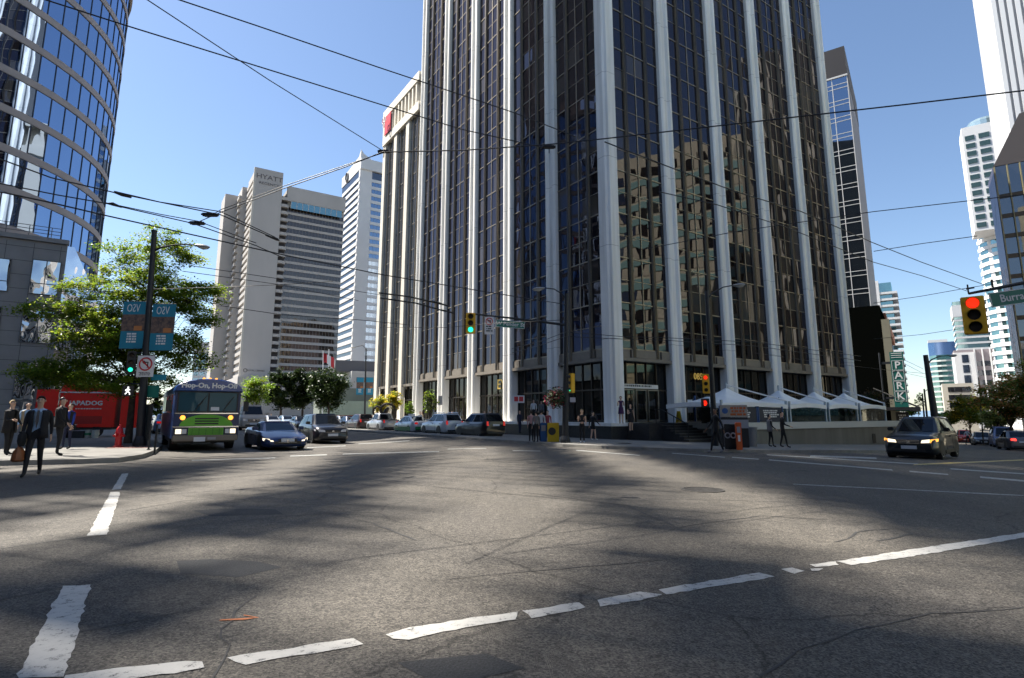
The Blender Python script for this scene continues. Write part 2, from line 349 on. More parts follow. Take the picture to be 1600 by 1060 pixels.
# ================================================================ main tower (dark glass between white concrete piers)
WHITE = mat('white_concrete', (.86, .85, .82), .6, noise=.05, nscale=.35, bump=.1, bscale=25, stretch=(1, 1, .25))
def joints(m, per=6.8):
    n, l = nodes(m); b = n['Principled BSDF']; src = b.inputs['Base Color'].links[0].from_socket
    tc = n.new('ShaderNodeTexCoord'); sp = n.new('ShaderNodeSeparateXYZ'); l.new(tc.outputs['Object'], sp.inputs[0]); d = n.new('ShaderNodeMath'); d.operation = 'DIVIDE'; d.inputs[1].default_value = per; l.new(sp.outputs[2], d.inputs[0])
    f = n.new('ShaderNodeMath'); f.operation = 'FRACT'; l.new(d.outputs[0], f.inputs[0]); g = n.new('ShaderNodeMath'); g.operation = 'GREATER_THAN'; g.inputs[1].default_value = .007; l.new(f.outputs[0], g.inputs[0])
    t = n.new('ShaderNodeTexNoise'); t.inputs['Scale'].default_value = 2.2; t.inputs['Detail'].default_value = 6; mp = n.new('ShaderNodeMapping'); mp.inputs['Scale'].default_value = (1, 1, .06); l.new(tc.outputs['Object'], mp.inputs[0]); l.new(mp.outputs[0], t.inputs[0])
    r = n.new('ShaderNodeValToRGB'); r.color_ramp.elements[0].position = .3; r.color_ramp.elements[0].color = (.8, .79, .76, 1); r.color_ramp.elements[1].position = .62; r.color_ramp.elements[1].color = (1, 1, 1, 1); l.new(t.outputs['Fac'], r.inputs[0])
    a = n.new('ShaderNodeMath'); a.operation = 'MULTIPLY_ADD'; a.inputs[1].default_value = .35; a.inputs[2].default_value = .65; l.new(g.outputs[0], a.inputs[0])
    x = n.new('ShaderNodeMix'); x.data_type = 'RGBA'; x.blend_type = 'MULTIPLY'; x.inputs[0].default_value = 1; l.new(src, x.inputs[6]); l.new(r.outputs[0], x.inputs[7])
    y = n.new('ShaderNodeVectorMath'); y.operation = 'SCALE'; l.new(x.outputs[2], y.inputs[0]); l.new(a.outputs[0], y.inputs['Scale']); l.new(y.outputs[0], b.inputs['Base Color'])
joints(WHITE)
BRONZE = mat('bronze_metal', (.05, .04, .032), .4, .6)
CHAMP = mat('champagne_metal', (.3, .25, .185), .4, .4)
SPAN = mat('stone_spandrel', (.2, .175, .145), .6, noise=.12, nscale=2)
GL_T = glass('tower_glass', (.42, .43, .52), .13, .012, (.014, .009, .006), .35, .33, .12, pane=(1.64, 1.7))
GL_LOB = glass('lobby_glass', (.5, .5, .5), .1, .01, (.012, .012, .011), .1, .3, .03)
GL_BL = glass('blue_glass', (.62, .72, .88), .6, .015, (.012, .015, .02), .25, .3, .06)
DARKST = mat('dark_granite', (.035, .035, .035), .35, noise=.3, nscale=8)
BLACK = mat('black_paint', (.012, .012, .014), .45)
B = 6.57
ZG, ZS = 1.0, 6.25            # plaza level, bottom of the office glass
HT = 70.0
FL = 3.4
tower = thing('office_tower', 'tall dark glass office tower with white concrete piers filling the middle of the view', 'building', (0, 0, 0))
def col_profile(w, z0, z1, o, U, N, deep=0.0, mb=None, mi=0):
    h = w/2; pr = [(-h, -deep), (-h, .3), (-h+.12, .38), (-h+.2, .4), (-.36, .4), (-.24, .2), (.24, .2), (.36, .4), (h-.2, .4), (h-.12, .38), (h, .3), (h, -deep)]
    n = len(pr); vs = [o+U*a+N*b+V((0, 0, z)) for z in (z0, z1) for a, b in pr]
    fs = [(i, (i+1) % n, n+(i+1) % n, n+i) for i in range(n)]+[tuple(range(n)), tuple(range(n, 2*n))]
    mb.add(vs, fs, mi)
def bay(o, U, N, w, z0, z1, GL, parent, FLh=FL, cw=1.35, mull=CHAMP):
    """one bay of curtain wall from column axis o to o+U*w"""
    a, b = cw/2, w-cw/2
    g = MB(); g.quad(o+U*a+V((0, 0, z0)), o+U*b+V((0, 0, z0)), o+U*b+V((0, 0, z1)), o+U*a+V((0, 0, z1)))
    gl = g.build('window_bay', GL, parent)
    m = MB(); q = (b-a)
    for f in (.27, .73): m.box(a+q*f-.09, a+q*f+.09, -.01, .2, z0-.6, z1, 0, U, N, o)
    for f, wd in ((.5, .035), (.14, .0), (.86, .0)):
        if wd: m.box(a+q*f-wd, a+q*f+wd, -.01, .06, z0, z1, 1, U, N, o)
    for f in (.27, .73): m.box(a+q*f-.12, a+q*f-.092, .0, .18, z0-.6, z1, 1, U, N, o)
    m.build('mullion', [BRONZE, mull], gl)
    t = MB(); z = z0; k = 0
    while z < z1-1:
        for (x0, x1) in ((a, a+q*.27-.12), (a+q*.27+.09, a+q*.5-.035), (a+q*.5+.035, a+q*.73-.12), (a+q*.73+.09, b)):
            t.box(x0, x1, -.01, .055, z-.04, z+.04, 0, U, N, o)
            t.box(x0, x1, -.01, .03, z+FLh*.5-.02, z+FLh*.5+.02, 0, U, N, o)
        z += FLh; k += 1
    t.build('transom', mull, gl)
    return gl
def lobby(o, U, N, w, parent, cw=1.35, back=.5, z0=ZG, z1=5.35, door=False):
    a, b = cw/2, w-cw/2; g = MB(); O = o-N*back
    g.quad(O+U*a+V((0, 0, z0)), O+U*b+V((0, 0, z0)), O+U*b+V((0, 0, z1)), O+U*a+V((0, 0, z1)))
    gl = g.build('lobby_window', GL_LOB, parent)
    m = MB()
    for i in range(6):
        x = a+(b-a)*i/5; m.box(x-.04, x+.04, -.01, .09, z0, z1, 0, U, N, O)
    m.box(a, b, .095, .14, 3.3, 3.42, 0, U, N, O); m.box(a, b, .095, .13, z0, z0+.15, 0, U, N, O)
    m.build('window_frame', BRONZE, gl)
    return gl
cols = [MB() for _ in range(11)]
C0 = Z(CORNER, 0)
# corner pier: a square pier with the fluted profile on both faces
m = cols[0]
col_profile(1.1, 0.02, HT, C0+NL*0.0-Rr*0.0, L, NL, .5, m); m.build('pier', WHITE, tower); 
m = MB(); col_profile(1.1, 0.025, HT-.01, C0, Rr, NR, .45, m); m.build('pier', WHITE, tower)
for i in range(1, 6):
    m = MB(); col_profile(1.35, 0.02, HT, C0+L*(B*i), L, NL, 0, m); m.box(-.65, .65, -.5, -.001, .02, 5.3, 0, L, NL, C0+L*(B*i)); m.build('pier', WHITE, tower)
    m = MB(); col_profile(1.35, -2 if i > 2 else .02, HT, C0+Rr*(B*i), Rr, NR, 0, m); m.box(-.65, .65, -.5, -.001, -.5, 5.3, 0, Rr, NR, C0+Rr*(B*i)); m.build('pier', WHITE, tower)
for i in range(5):
    bay(C0+L*(B*i), L, NL, B, ZS, HT, GL_T, tower); bay(C0+Rr*(B*i), Rr, NR, B, ZS, HT, GL_T, tower)
    lobby(C0+L*(B*i), L, NL, B, tower); lobby(C0+Rr*(B*i), Rr, NR, B, tower)
for U, N in ((L, NL), (Rr, NR)):
    m = MB()
    for i in range(5):
        o = C0+U*(B*i)
        for x0, x1 in ((.68, 1.6), (1.8, 4.76), (4.96, 5.89)): m.box(x0, x1, -.05, .12, ZS-.62, ZS-.06, 0, U, N, o)
        m.box(.68, 5.89, -.6, .24, 5.36, 5.6, 0, U, N, o)
    m.build('ledge', SPAN, tower)
m = MB(); m.box(0, B*5, -30, -B*0-.02, ZS, HT, 0, Rr, -L*-1, C0) if False else None
# roof, back walls and lobby back wall
RF = mat('dark_roof', (.06, .06, .06), .8)
def blockwalls(name, O, lu, lv, z0, z1, m, parent=None, U=Rr, W=L, inset=0.06):
    b = MB(); b.box(inset, lu-inset, inset, lv-inset, z0, z1, 0, U, W, O); return b.build(name, m, parent)
blockwalls('core_wall', C0, B*5, B*5, ZS-.9, HT-.5, RF, tower, inset=.12)
INNER = mat('lobby_wall', (.09, .08, .065), .6, noise=.3, nscale=1.5)
blockwalls('lobby_wall', C0, B*5, B*5, -1, ZS-.92, INNER, tower, inset=4.5)
m = MB()
for k in range(12):
    m.box(3+k*2.3, 3.12+k*2.3, 1.5, 1.9, ZG, 5.2, 0, Rr, L, C0); m.box(1.5, 1.9, 3+k*2.3, 3.12+k*2.3, ZG, 5.2, 0, Rr, L, C0)
m.build('lobby_fin', mat('brass_fin', (.25, .17, .07), .35, .6), tower)
# plinth along the left face and round the corner, with its pale cap
m = MB(); m.box(-1.0, B*7, -1.15, 1.25, -.3, .78, 0, L, NL, C0); m.build('plinth', DARKST, tower)
m = MB(); m.box(-1.1, B*7, -1.3, 1.35, .782, 1.0, 0, L, NL, C0); m.build('plinth_cap', WHITE, tower)
# plaza deck and stairs on the right face
m = MB(); m.box(.2, 33, -3, 3.0, -3, .99, 0, Rr, NR, C0); m.build('plaza_deck', DARKST, tower)
m = MB()
for k in range(6): m.box(1.4, 10.6, 3.0+.36*k, 3.36+.36*k, -1.0, .99-.17*(k+1)+.0, 0, Rr, NR, C0); m.box(1.35, 10.65, 3.0+.36*k+.02, 3.385+.36*k, .99-.17*(k+1)+.001, .99-.17*(k+1)+.03, 1, Rr, NR, C0)
m.build('stairs', [DARKST, mat('stair_nosing', (.12, .12, .115), .6)], tower)
m = MB()
for u in (1.2, 10.8):
    pts = [C0+Rr*u+NR*2.6+V((0, 0, 1.9)), C0+Rr*u+NR*3.2+V((0, 0, 1.9)), C0+Rr*u+NR*5.3+V((0, 0, .95)), C0+Rr*u+NR*5.3+V((0, 0, .1))]
    m.tube(pts, .035); m.tube([C0+Rr*u+NR*2.7+V((0, 0, .95)), C0+Rr*u+NR*2.7+V((0, 0, 1.9))], .03); m.tube([C0+Rr*u+NR*4.2+V((0, 0, .4)), C0+Rr*u+NR*4.2+V((0, 0, 1.45))], .03)
m.build('handrail', BLACK, tower)
# lettering band over the entrance, door frames, gilt letters behind the glass
PAPER = mat('white_sign', (.75, .75, .73), .5); GOLD = mat('gold_letters', (.5, .34, .08), .35, .5, emit=(.6, .4, .1), estr=.15); INK = mat('black_letters', (.02, .02, .02), .5)
o = C0+Rr*0-NR*.38
m = MB(); m.box(.75, 4.9, 0, .05, 3.45, 3.75, 0, Rr, NR, o); es = m.build('entrance_sign', PAPER, tower)
rzR = AZR
def along(o, U, N, u, out, z): return o+U*u+N*out+V((0, 0, z))
SIGNROW = (es, along(o, Rr, NR, 2.8, .05, 0))
def door(o, U, N, u, w_=1.1, h=2.3):
    d = MB(); d.box(u-w_/2, u-w_/2+.06, .1, .16, ZG, ZG+h, 0, U, N, o); d.box(u+w_/2-.06, u+w_/2, .1, .16, ZG, ZG+h, 0, U, N, o); d.box(u-w_/2, u+w_/2, .1, .165, ZG+h, ZG+h+.07, 0, U, N, o)
    d.box(u-w_/2+.06, u+w_/2-.06, .1, .15, ZG, ZG+.2, 0, U, N, o)
    dd = d.build('door', mat('door_metal', (.2, .2, .2), .35, .7), tower)
    h_ = MB(); h_.tube([along(o, U, N, u+w_*.35, .2, ZG+.8), along(o, U, N, u+w_*.35, .2, ZG+1.5)], .02); h_.build('handle', CHAMP, dd)
for u in (1.8, 3.1, 4.4): door(C0-NR*.5, Rr, NR, u)
text('gilt_number', '085', .75, GOLD, tower, along(C0-NR*.4, Rr, NR, B+3.0, .1, 4.55), (R_(90), 0, rzR), .02)
rzL = math.atan2(-L.y, -L.x)
text('gilt_letters', 'EY', 1.3, GOLD, tower, along(C0-NL*.4, L, NL, B*2+1.9, .1, 4.3), (R_(90), 0, rzL), .02)
def pboard(u, txt, w_=1.6, out=-1.6, z0=ZG, z1=ZG+2.5):
    pass
# ---------------------------------------------------------------- lower wing with the white frieze
CREAM = mat('cream_concrete', (.66, .62, .54), .7, noise=.05, nscale=.4)
bank = thing('office_block', 'lower cream block with slotted frieze and red emblem beside the dark tower', 'building', (0, 0, 0))
W0 = C0+L*(B*5); wb = B*.64
for i in range(1, 4):
    m = MB(); m.box(-.5, .5, 0, .4, 0, 41, 0, L, NL, W0+L*(wb*i+.35)); m.build('pier', CREAM, bank)
for i in range(3):
    bay(W0+L*(wb*i+.35), L, NL, wb, ZS-1, 41, GL_BL, bank, cw=1.0)
m = MB(); m.box(.85, wb*3+.8, -.3, .55, 40.4, 41.6, 0, L, NL, W0); m.box(.85, wb*3+.8, -.3, .6, 44.6, 45.8, 0, L, NL, W0); m.box(wb*3+.35-.4, wb*3+.8, -.3, .55, 41.6, 44.6, 0, L, NL, W0)
for i in range(1, 11): m.box(.6+i*1.2-.18, .6+i*1.2+.18, -.3, .5, 41.6, 44.6, 0, L, NL, W0)
m.build('frieze', CREAM, bank)
m = MB(); m.box(.6, wb*3+.7, -16, -.35, 0, 45.3, 0, L, NL, W0); m.build('wall', CREAM, bank)
LOGO = mat('red_emblem', (.6, .03, .05), .5); WSG = mat('white_letters', (.85, .85, .85), .5)
m = MB(); m.box(wb*3-2.4, wb*3-.2, 0.6, .7, 41.7, 44.5, 0, L, NL, W0); lg = m.build('emblem', LOGO, bank)
m = MB(); o = W0; c = wb*3-1.3
for dx, dz, r in ((-.35, .35, .5), (.35, .35, .5), (0, -.35, .5)):
    m.tube([along(o, L, NL, c+dx+math.cos(a)*r*.6, 1.23, 43.1+dz+math.sin(a)*r*.9) for a in [2*math.pi*k/12 for k in range(13)]], .07, 6)
m.build('white_mark', WSG, lg)
m = MB(); m.box(.5, wb*3+.7, .0, .2, 5.0, 5.3, 0, L, NL, W0)
m.build('ledge', SPAN, bank)
for i in range(3): lobby(W0+L*(wb*i+.35), L, NL, wb, bank, cw=1.0, back=.25)
# ================================================================ other buildings
Q2 = Q; W2 = Vector((-Q.y, Q.x, 0))
def ribbon(name, o, U, N, w, z0, z1, nx, ff, mats, parent, out=.0):
    """one connected strip of panes and posts"""
    b = MB(); xs = []; p = w/nx
    for i in range(nx): xs += [(i*p, 1), (i*p+p*ff, 0)]
    xs.append((w, 0)); vs = []; fs = []; mi = []
    for x, _ in xs: vs += [o+U*x+N*out+V((0, 0, z0)), o+U*x+N*out+V((0, 0, z1))]
    for i in range(len(xs)-1): fs.append((2*i, 2*i+2, 2*i+3, 2*i+1)); mi.append(xs[i][1])
    b.v = [tuple(v) for v in vs]; b.f = fs; b.mi = mi
    return b.build(name, mats, parent)
def repeat_up(o, n, dz, skip=()):
    r = [o]
    for k in range(1, n):
        if k in skip: continue
        c = copy_tree(o, o.parent); c.location.z = o.location.z + k*dz; r.append(c)
    return r
def band(name, o, U, N, w, z0, z1, out, m, parent, inn=.05):
    b = MB(); b.box(0, w, -inn, out, z0, z1, 0, U, N, o); return b.build(name, m, parent)
def body(name, o, U, W, lu, lv, z0, z1, m, parent, inset=0.0):
    b = MB(); b.box(inset, lu-inset, inset, lv-inset, z0, z1, 0, U, W, o); return b.build(name, m, parent)
DGL = glass('dark_window', (.5, .52, .56), .3, .03, (.02, .02, .022), .2, .4, .05)
BGL = glass('sky_window', (.55, .68, .85), .5, .03, (.02, .03, .05), .15, .3, .04)
TGL = glass('teal_window', (.5, .72, .72), .45, .03, (.03, .07, .07), .2, .4, .05)
HCONC = mat('hotel_concrete', (.42, .395, .37), .85, noise=.07, nscale=.12, stretch=(1, 1, .3))
FR = mat('window_post', (.12, .115, .11), .5)
# ---- curved glass tower, upper left
CC = Vector((-88.0*math.sin(R_(51.1)), 88.0*math.cos(R_(51.1)), 0)); CR = 21.6; CH = 57.0
ct = thing('glass_tower', 'round blue mirrored glass tower with grey floor bands at the upper left', 'building', CC)
CGL = glass('mirror_glass', (.42, .55, .78), .8, .012, (.01, .015, .02), .45, .22, .16)
MGREY = mat('granite_band', (.36, .32, .31), .6, noise=.06, nscale=.6)
NS = 80; fl = 3.75
def ring(r, z): return [Vector((r*math.cos(2*math.pi*k/NS), r*math.sin(2*math.pi*k/NS), z)) for k in range(NS)]
def pane_ring(r, z0, z1):
    b = MB(); fs = []
    vs = ring(r, z0)+ring(r, z1)
    b.add(vs, [(k, (k+1) % NS, NS+(k+1) % NS, NS+k) for k in range(NS)]); return b
base0 = pane_ring(CR, 0, fl).build('window_ring', CGL, ct)
b = MB(); b.lathe([(CR+.02, -.36), (CR+.1, -.36), (CR+.1, .36), (CR+.02, .36)], (0, 0, 0), NS); bd = b.build('floor_band', MGREY, base0, smooth=True)
b = MB()
for k in range(NS):
    a = 2*math.pi*k/NS; U = V((-math.sin(a), math.cos(a), 0)); N = V((math.cos(a), math.sin(a), 0)); b.box(-.035, .035, CR-.02, CR+.06, .42, fl-.42, 0, U, N)
b.build('mullion', mat('dark_mullion', (.03, .035, .045), .4), base0)
repeat_up(base0, int(CH/fl), fl)
b = MB(); b.lathe([(CR+.3, int(CH/fl)*fl-.4), (CR+.3, int(CH/fl)*fl+.6), (CR-2, int(CH/fl)*fl+.7), (0, int(CH/fl)*fl+.7)], (0, 0, 0), NS); b.build('roof', MGREY, ct)
# ---- granite podium building in front of it
GRAN = mat('grey_granite', (.25, .235, .225), .55, noise=.12, nscale=.5, bump=.05, bscale=20)
PO = Vector((-38.9, 48.0, 0)); PU = Rr; PN = NR
pod = thing('granite_building', 'dark grey granite building with square windows behind the red trailer', 'building')
def onpod(px, py):
    a, c = ray(px, py); # intersect sight line with wall plane
    n = PN; t = (PO.x*n.x+PO.y*n.y)/(a*n.x+n.y); p = Vector((a*t, t, CAMZ+c*t)); return (p-PO).dot(PU), p.z
b = MB(); b.box(-60, 0, 0, -14, 0, 16.2, 0, PU, PN, PO); b.build('wall', GRAN, pod)
jn = MB()
for k in range(1, 14): jn.box(-60, -.02, .0, .012, k*1.2-.015, k*1.2+.015, 0, PU, PN, PO)
for k in range(0, 34): jn.box(-k*1.8-.4-.015, -k*1.8-.4+.015, .0, .011, 0, 16, 0, PU, PN, PO)
jn.build('panel_joint', mat('joint_dark', (.05, .05, .05), .8), pod)
PGL = glass('podium_glass', (.75, .78, .85), .6, .01, (.01, .01, .012), 1.0, .5, .3)
for (x0, y0, x1, y1) in ((52, 409, 102, 461), (37, 486, 90, 536), (-40, 403, 18, 453), (-60, 478, 3, 541), (-150, 398, -92, 445), (28, 566, 60, 652), (66, 566, 98, 652), (103, 566, 130, 652)):
    u0, z1 = onpod((x0+x1)/2-abs(x1-x0)/2, (y0)); u1, _ = onpod(x1, y0); _, z0 = onpod((x0+x1)/2, y1); _, z1 = onpod((x0+x1)/2, y0)
    if u1 > -.3: u1 = -.3
    if z0 < 1: z0 = .4
    b = MB(); O = PO+PN*.03; b.quad(O+PU*u0+V((0, 0, z0)), O+PU*u1+V((0, 0, z0)), O+PU*u1+V((0, 0, z1)), O+PU*u0+V((0, 0, z1))); wn = b.build('window', PGL, pod)
    f = MB(); um = (u0+u1)/2; t = .07
    for (a0, a1, c0, c1) in ((u0-t, u0, z0-t, z1+t), (u1, u1+t, z0-t, z1+t), (u0, u1, z0-t, z0), (u0, u1, z1, z1+t), (um-.03, um+.03, z0, z1), (u0, um-.03, z0+(z1-z0)*.3, z0+(z1-z0)*.3+.05), (um+.03, u1, z0+(z1-z0)*.3, z0+(z1-z0)*.3+.05)): f.box(a0, a1, 0, .1, c0, c1, 0, PU, PN, PO)
    f.build('window_frame', FR, wn)
b = MB(); b.box(-60, .1, -.3, .25, 16.21, 16.6, 0, PU, PN, PO); b.build('parapet', GRAN, pod)
b = MB()
for k in range(0, 26): b.tube([PO-PU*(k*1.5+1.2)-PN*.2+V((0, 0, 16.6)), PO-PU*(k*1.5+1.2)-PN*.2+V((0, 0, 17.6))], .03, 5)
for z in (17.0, 17.3, 17.6): b.tube([PO-PU*.5-PN*.2+V((0, 0, z)), PO-PU*39-PN*.2+V((0, 0, z))], .03, 5)
b.build('railing', FR, pod)
b = MB(); pr = [(0.02, 16.1), (.5, 16.1), (2.6, 11.6), (2.6, 7), (.02, 7)]
vs = [PO+PU*x+PN*y+V((0, 0, z)) for y in (-.02, -14) for x, z in pr]; n = 5
b.add(vs, [tuple(range(5)), tuple(range(5, 10))]+[(i, (i+1) % n, n+(i+1) % n, n+i) for i in range(n)]); b.build('sloping_glass', glass('pale_sky_glass', (.85, .86, .95), .75, .02, (.05, .06, .08), .8, .5, .2), pod)
# ---- big hotel tower
HC = Vector((-112.0, 235.0, 0)); HH = 109.0
ht = thing('hotel_tower', 'tall grey concrete hotel tower with curved balconies, lettering at its top', 'building')
FH = 3.1
body('wall', HC, Rr, L, 11.2, 19.8, 0, HH, HCONC, ht)
GO = HC+Rr*11.2+L*1.2
body('wall', GO+Rr*3.0+L*1, Rr, L, 25.6, 14, 0, 103.5, HCONC, ht)
b = MB(); b.box(2.4, 28.6, -.9, 1, 97, 103.6, 0, Rr, L, GO); b.build('top_wall', HCONC, ht)
HGL = glass('hotel_glass', (.42, .35, .32), .26, .03, (.03, .022, .018), .5, .12, .25)
rb = ribbon('window', GO+Rr*3.0+L*.9, Rr, NR, 25.6, 17.5, 17.5+2.0, 18, .12, [HGL, FR], ht)
repeat_up(rb, 24, FH+.15)
sl_ = band('floor_slab', GO+Rr*3.0+L*.9, Rr, NR, 25.6, 19.5, 20.55, .25, HCONC, ht); repeat_up(sl_, 24, FH+.15)
ribbon('top_window', GO+Rr*4-L*.95, Rr, NR, 23, 93.4, 96.6, 9, .1, [TGL, HCONC], ht)
band('top_sill', GO+Rr*3.0+L*.9, Rr, NR, 25.6, 96.7, 97.3, 1.7, HCONC, ht)
# scalloped balconies beside the solid wall
def scallop(o, z0, z1, r=2.1, n=8):
    b = MB(); pts = [(-r*1.0, 0)]+[(-r*math.cos(math.pi*k/n), r*.9*math.sin(math.pi*k/n)) for k in range(n+1)]
    vs = [o+Rr*x+NR*y+V((0, 0, z)) for z in (z0, z1) for x, y in pts[1:]]; m_ = n+1
    b.add(vs, [(i, (i+1), m_+i+1, m_+i) for i in range(m_-1)]+[tuple(range(m_)), tuple(range(m_, 2*m_))]); return b
bo = GO+Rr*1.4+L*.4
bl = scallop(bo, 18.6, 19.9).build('balcony', HCONC, ht); repeat_up(bl, 25, FH+.15)
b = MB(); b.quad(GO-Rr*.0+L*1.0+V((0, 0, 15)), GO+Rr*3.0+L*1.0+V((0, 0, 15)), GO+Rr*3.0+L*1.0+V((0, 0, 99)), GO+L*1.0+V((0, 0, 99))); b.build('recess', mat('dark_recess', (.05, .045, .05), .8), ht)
# striped lit edge and second slab to the left
st = MB(); st.box(0, 19.8, 0, .9, 0, 0, 0, L, NL, HC) if False else None
sb_ = MB(); sb_.box(.8, 19.0, -.02, .75, 17, 18.5, 0, L, NL, HC); sbo = sb_.build('side_balcony', HCONC, ht); repeat_up(sbo, 28, FH+.1)
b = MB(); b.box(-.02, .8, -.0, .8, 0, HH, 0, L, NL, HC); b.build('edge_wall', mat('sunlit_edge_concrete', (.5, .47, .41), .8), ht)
H2 = HC+L*19.0-Rr*2.5
body('wing_wall', H2, Rr, L, 2.4, 20, 0, HH-3, HCONC, ht)
body('wing_wall', H2+L*8-Rr*6.0, Rr, L, 6, 14, 0, HH-5, HCONC, ht)
bb = MB(); bb.box(0, 7.8, 0, 1.1, 17, 18.4, 0, L, NL, H2); o_ = bb.build('side_balcony', HCONC, ht); repeat_up(o_, 27, FH+.1)
b = MB(); b.box(-1, 60, -2, 30, 0, 16.5, 0, Rr, L, HC-L*12-Rr*2); b.build('podium', HCONC, ht)
HLET = mat('weathered_letters', (.13, .12, .12), .7)
hp = HC+Rr*5.6+NR*.06
text('hotel_name', 'HYATT', 3.0, HLET, ht, Z(hp, 105.2), (R_(90), 0, AZR), .05, sx=1.15, bold=.02); text('hotel_name', 'REGENCY', 1.7, HLET, ht, Z(hp, 102.3), (R_(90), 0, AZR), .05, sx=1.1)
text('small_lettering', 'ROYAL CENTRE', 1.0, HLET, ht, Z(hp, 20.0), (R_(90), 0, AZR), .05)
b = MB(); b.tube([HC+Rr*1.6+NR*.1+V((math.cos(a)*0, 0, 0))+Rr*math.cos(a)*.7+V((0, 0, 20+math.sin(a)*.7)) for a in [2*math.pi*k/12 for k in range(13)]], .12, 5); b.build('round_mark', HLET, ht)
# ---- striped office tower beside it
RC = Vector((-80.6, 285.0, 0)); RH = 139.0
rt = thing('striped_tower', 'white and blue striped office tower between the hotel and the dark tower', 'building')
WST = mat('white_precast', (.62, .62, .62), .75, noise=.04, nscale=.1)
body('wall', RC, Rr, L, 44, 32, 0, RH-8, DGL, rt, inset=.2)
band('corner_wall', RC, Rr, NR, 6.5, 0, RH-5, .1, WST, rt, inn=2); 
b = MB(); b.box(-.1, 44, -1, 32, RH-8, RH-2, 0, Rr, L, RC); b.build('roof_wall', WST, rt)
b = MB(); vs = [RC+V((0, 0, RH-2)), RC+Rr*7+V((0, 0, RH-2)), RC+L*26+V((0, 0, RH-2)), RC+V((0, 0, RH+3)), RC+Rr*1.5+V((0, 0, RH+1)), RC+L*3+V((0, 0, RH))]
b.add(vs, [(0, 1, 4, 3), (0, 3, 5, 2), (1, 2, 5, 4), (3, 4, 5), (0, 2, 1)]); b.build('roof_fin', WST, rt)
r1 = ribbon('window', RC+Rr*6.5, Rr, NR, 37, 12, 14.3, 20, .06, [BGL, FR], rt, out=.0); repeat_up(r1, 29, 3.95)
r1 = band('floor_band', RC+Rr*6.5, Rr, NR, 37, 14.3, 15.95, .25, WST, rt); repeat_up(r1, 29, 3.95)
r1 = band('floor_band', RC, L, NL, 30, 14.0, 15.95, .25, WST, rt); repeat_up(r1, 29, 3.95)
b = MB(); c0 = RC+L*22+NL*.4; b.tube([c0+L*math.cos(a)*2.2+V((0, 0, RH-5+math.sin(a)*2.6)) for a in [2*math.pi*k/14 for k in range(15)]], .4, 5); b.build('round_emblem', HLET, rt)
# ---- distant towers seen under the maple
for (x0, x1, yt, Y, lb, gm, wm) in ((340, 357, 458, 330, 'slim pale glass tower half hidden behind the left edge of the hotel', TGL, WST), (294, 341, 535, 300, 'pale gridded block low behind the tour bus roof', BGL, WST)):
    p0 = D(x0, Y); p1 = D(x1, Y); H = SZ(yt, Y); o = Z(p0, 0); t_ = thing('distant_tower', lb, 'building')
    wd = (p1-p0).length; body('wall', o, V((1, 0, 0)), V((0, 1, 0)), wd, 20, 0, H, wm, t_)
    n = int(H/3.2)-2; r1 = ribbon('window', o, V((1, 0, 0)), V((0, -1, 0)), wd, 3, 5.0, 5, .2, [gm, wm], t_, out=.1); repeat_up(r1, n, 3.2)
# ---- low white building at the end of the left street
lw = thing('low_building', 'low white building with small square windows beside the striped tower base', 'building')
o = Z(D(498, 190), 0); p = D(604, 200); U = (Z(p, 0)-o).normalized(); N = V((U.y, -U.x, 0)); wd = (Z(p, 0)-o).length
PALE = mat('pale_render', (.45, .44, .42), .8, noise=.1, nscale=.3); GREENISH = mat('greenish_wall', (.17, .19, .16), .8, noise=.1, nscale=.3)
b = MB(); b.box(0, wd, 0, -15, 0, SZ(606, 190), 0, U, N, o); b.build('lower_wall', GREENISH, lw)
b = MB(); b.box(10, wd, -.5, -15, SZ(606, 190)+.01, SZ(578, 190), 0, U, N, o); b.build('wall', PALE, lw)
b = MB(); b.box(5, wd, -4, -20, SZ(578, 190)+.01, SZ(560, 190), 0, U, N, o); b.build('roof', mat('slate_roof', (.1, .1, .11), .7), lw)
for k in range(4):
    b = MB(); b.box(wd-3-k*2.6, wd-1.6-k*2.6, -.5, -.42, SZ(596, 190), SZ(588, 190), 0, U, N, o); b.build('window', DGL, lw)
hd = thing('street_hoarding', 'pale green hoarding with an orange base running below the low white building', 'fence')
o2 = o+N*4; b = MB(); b.box(0, wd, 0, .2, 1.6, 6.2, 0, U, N, o2); b.build('panel', mat('pale_green_panel', (.3, .36, .28), .7, noise=.1, nscale=.4), hd); b = MB(); b.box(0, wd, 0, .25, .0, 1.59, 0, U, N, o2); b.build('base', mat('rust_panel', (.3, .1, .05), .7), hd)
# ---- right-hand street: dark slim glass tower, black netted block, beige brick building, balcony tower
def qbox(name, lb, tan, Y, lu, lv, H, m, inset=0):
    """building whose near corner stands at (tan*Y, Y); lu runs along W2 (to the left), lv up the street"""
    t_ = thing(name, lb, 'building'); o = V((tan*Y, Y, 0)); b = MB(); b.box(inset, lu-inset, inset, lv-inset, -4, H, 0, W2, Q2, o); b.build('wall', m, t_); return t_, o
t_, o = qbox('slim_tower', 'slim dark office tower with white window grid right of the main tower', .6427, 95, 16, 24, 66, mat('grey_flank', (.11, .11, .13), .5))
N = -Q2
BLK = mat('brown_louvre', (.022, .02, .024), .6)
b = MB(); b.box(-.05, 16, -.2, 24, 63, SZ(78, 96), 0, W2, Q2, o); b.build('roof_louvre', BLK, t_)
b = MB(); b.quad(o+N*.03+V((0, 0, 2)), o+N*.03+W2*16+V((0, 0, 2)), o+N*.03+W2*16+V((0, 0, 63)), o+N*.03+V((0, 0, 63))); b.build('window_wall', glass('slim_glass', (.5, .62, .8), .5, .02, (.01, .012, .014), .15, .2, .05), t_)
WHL = mat('white_mullion', (.6, .6, .6), .5)
b = MB()
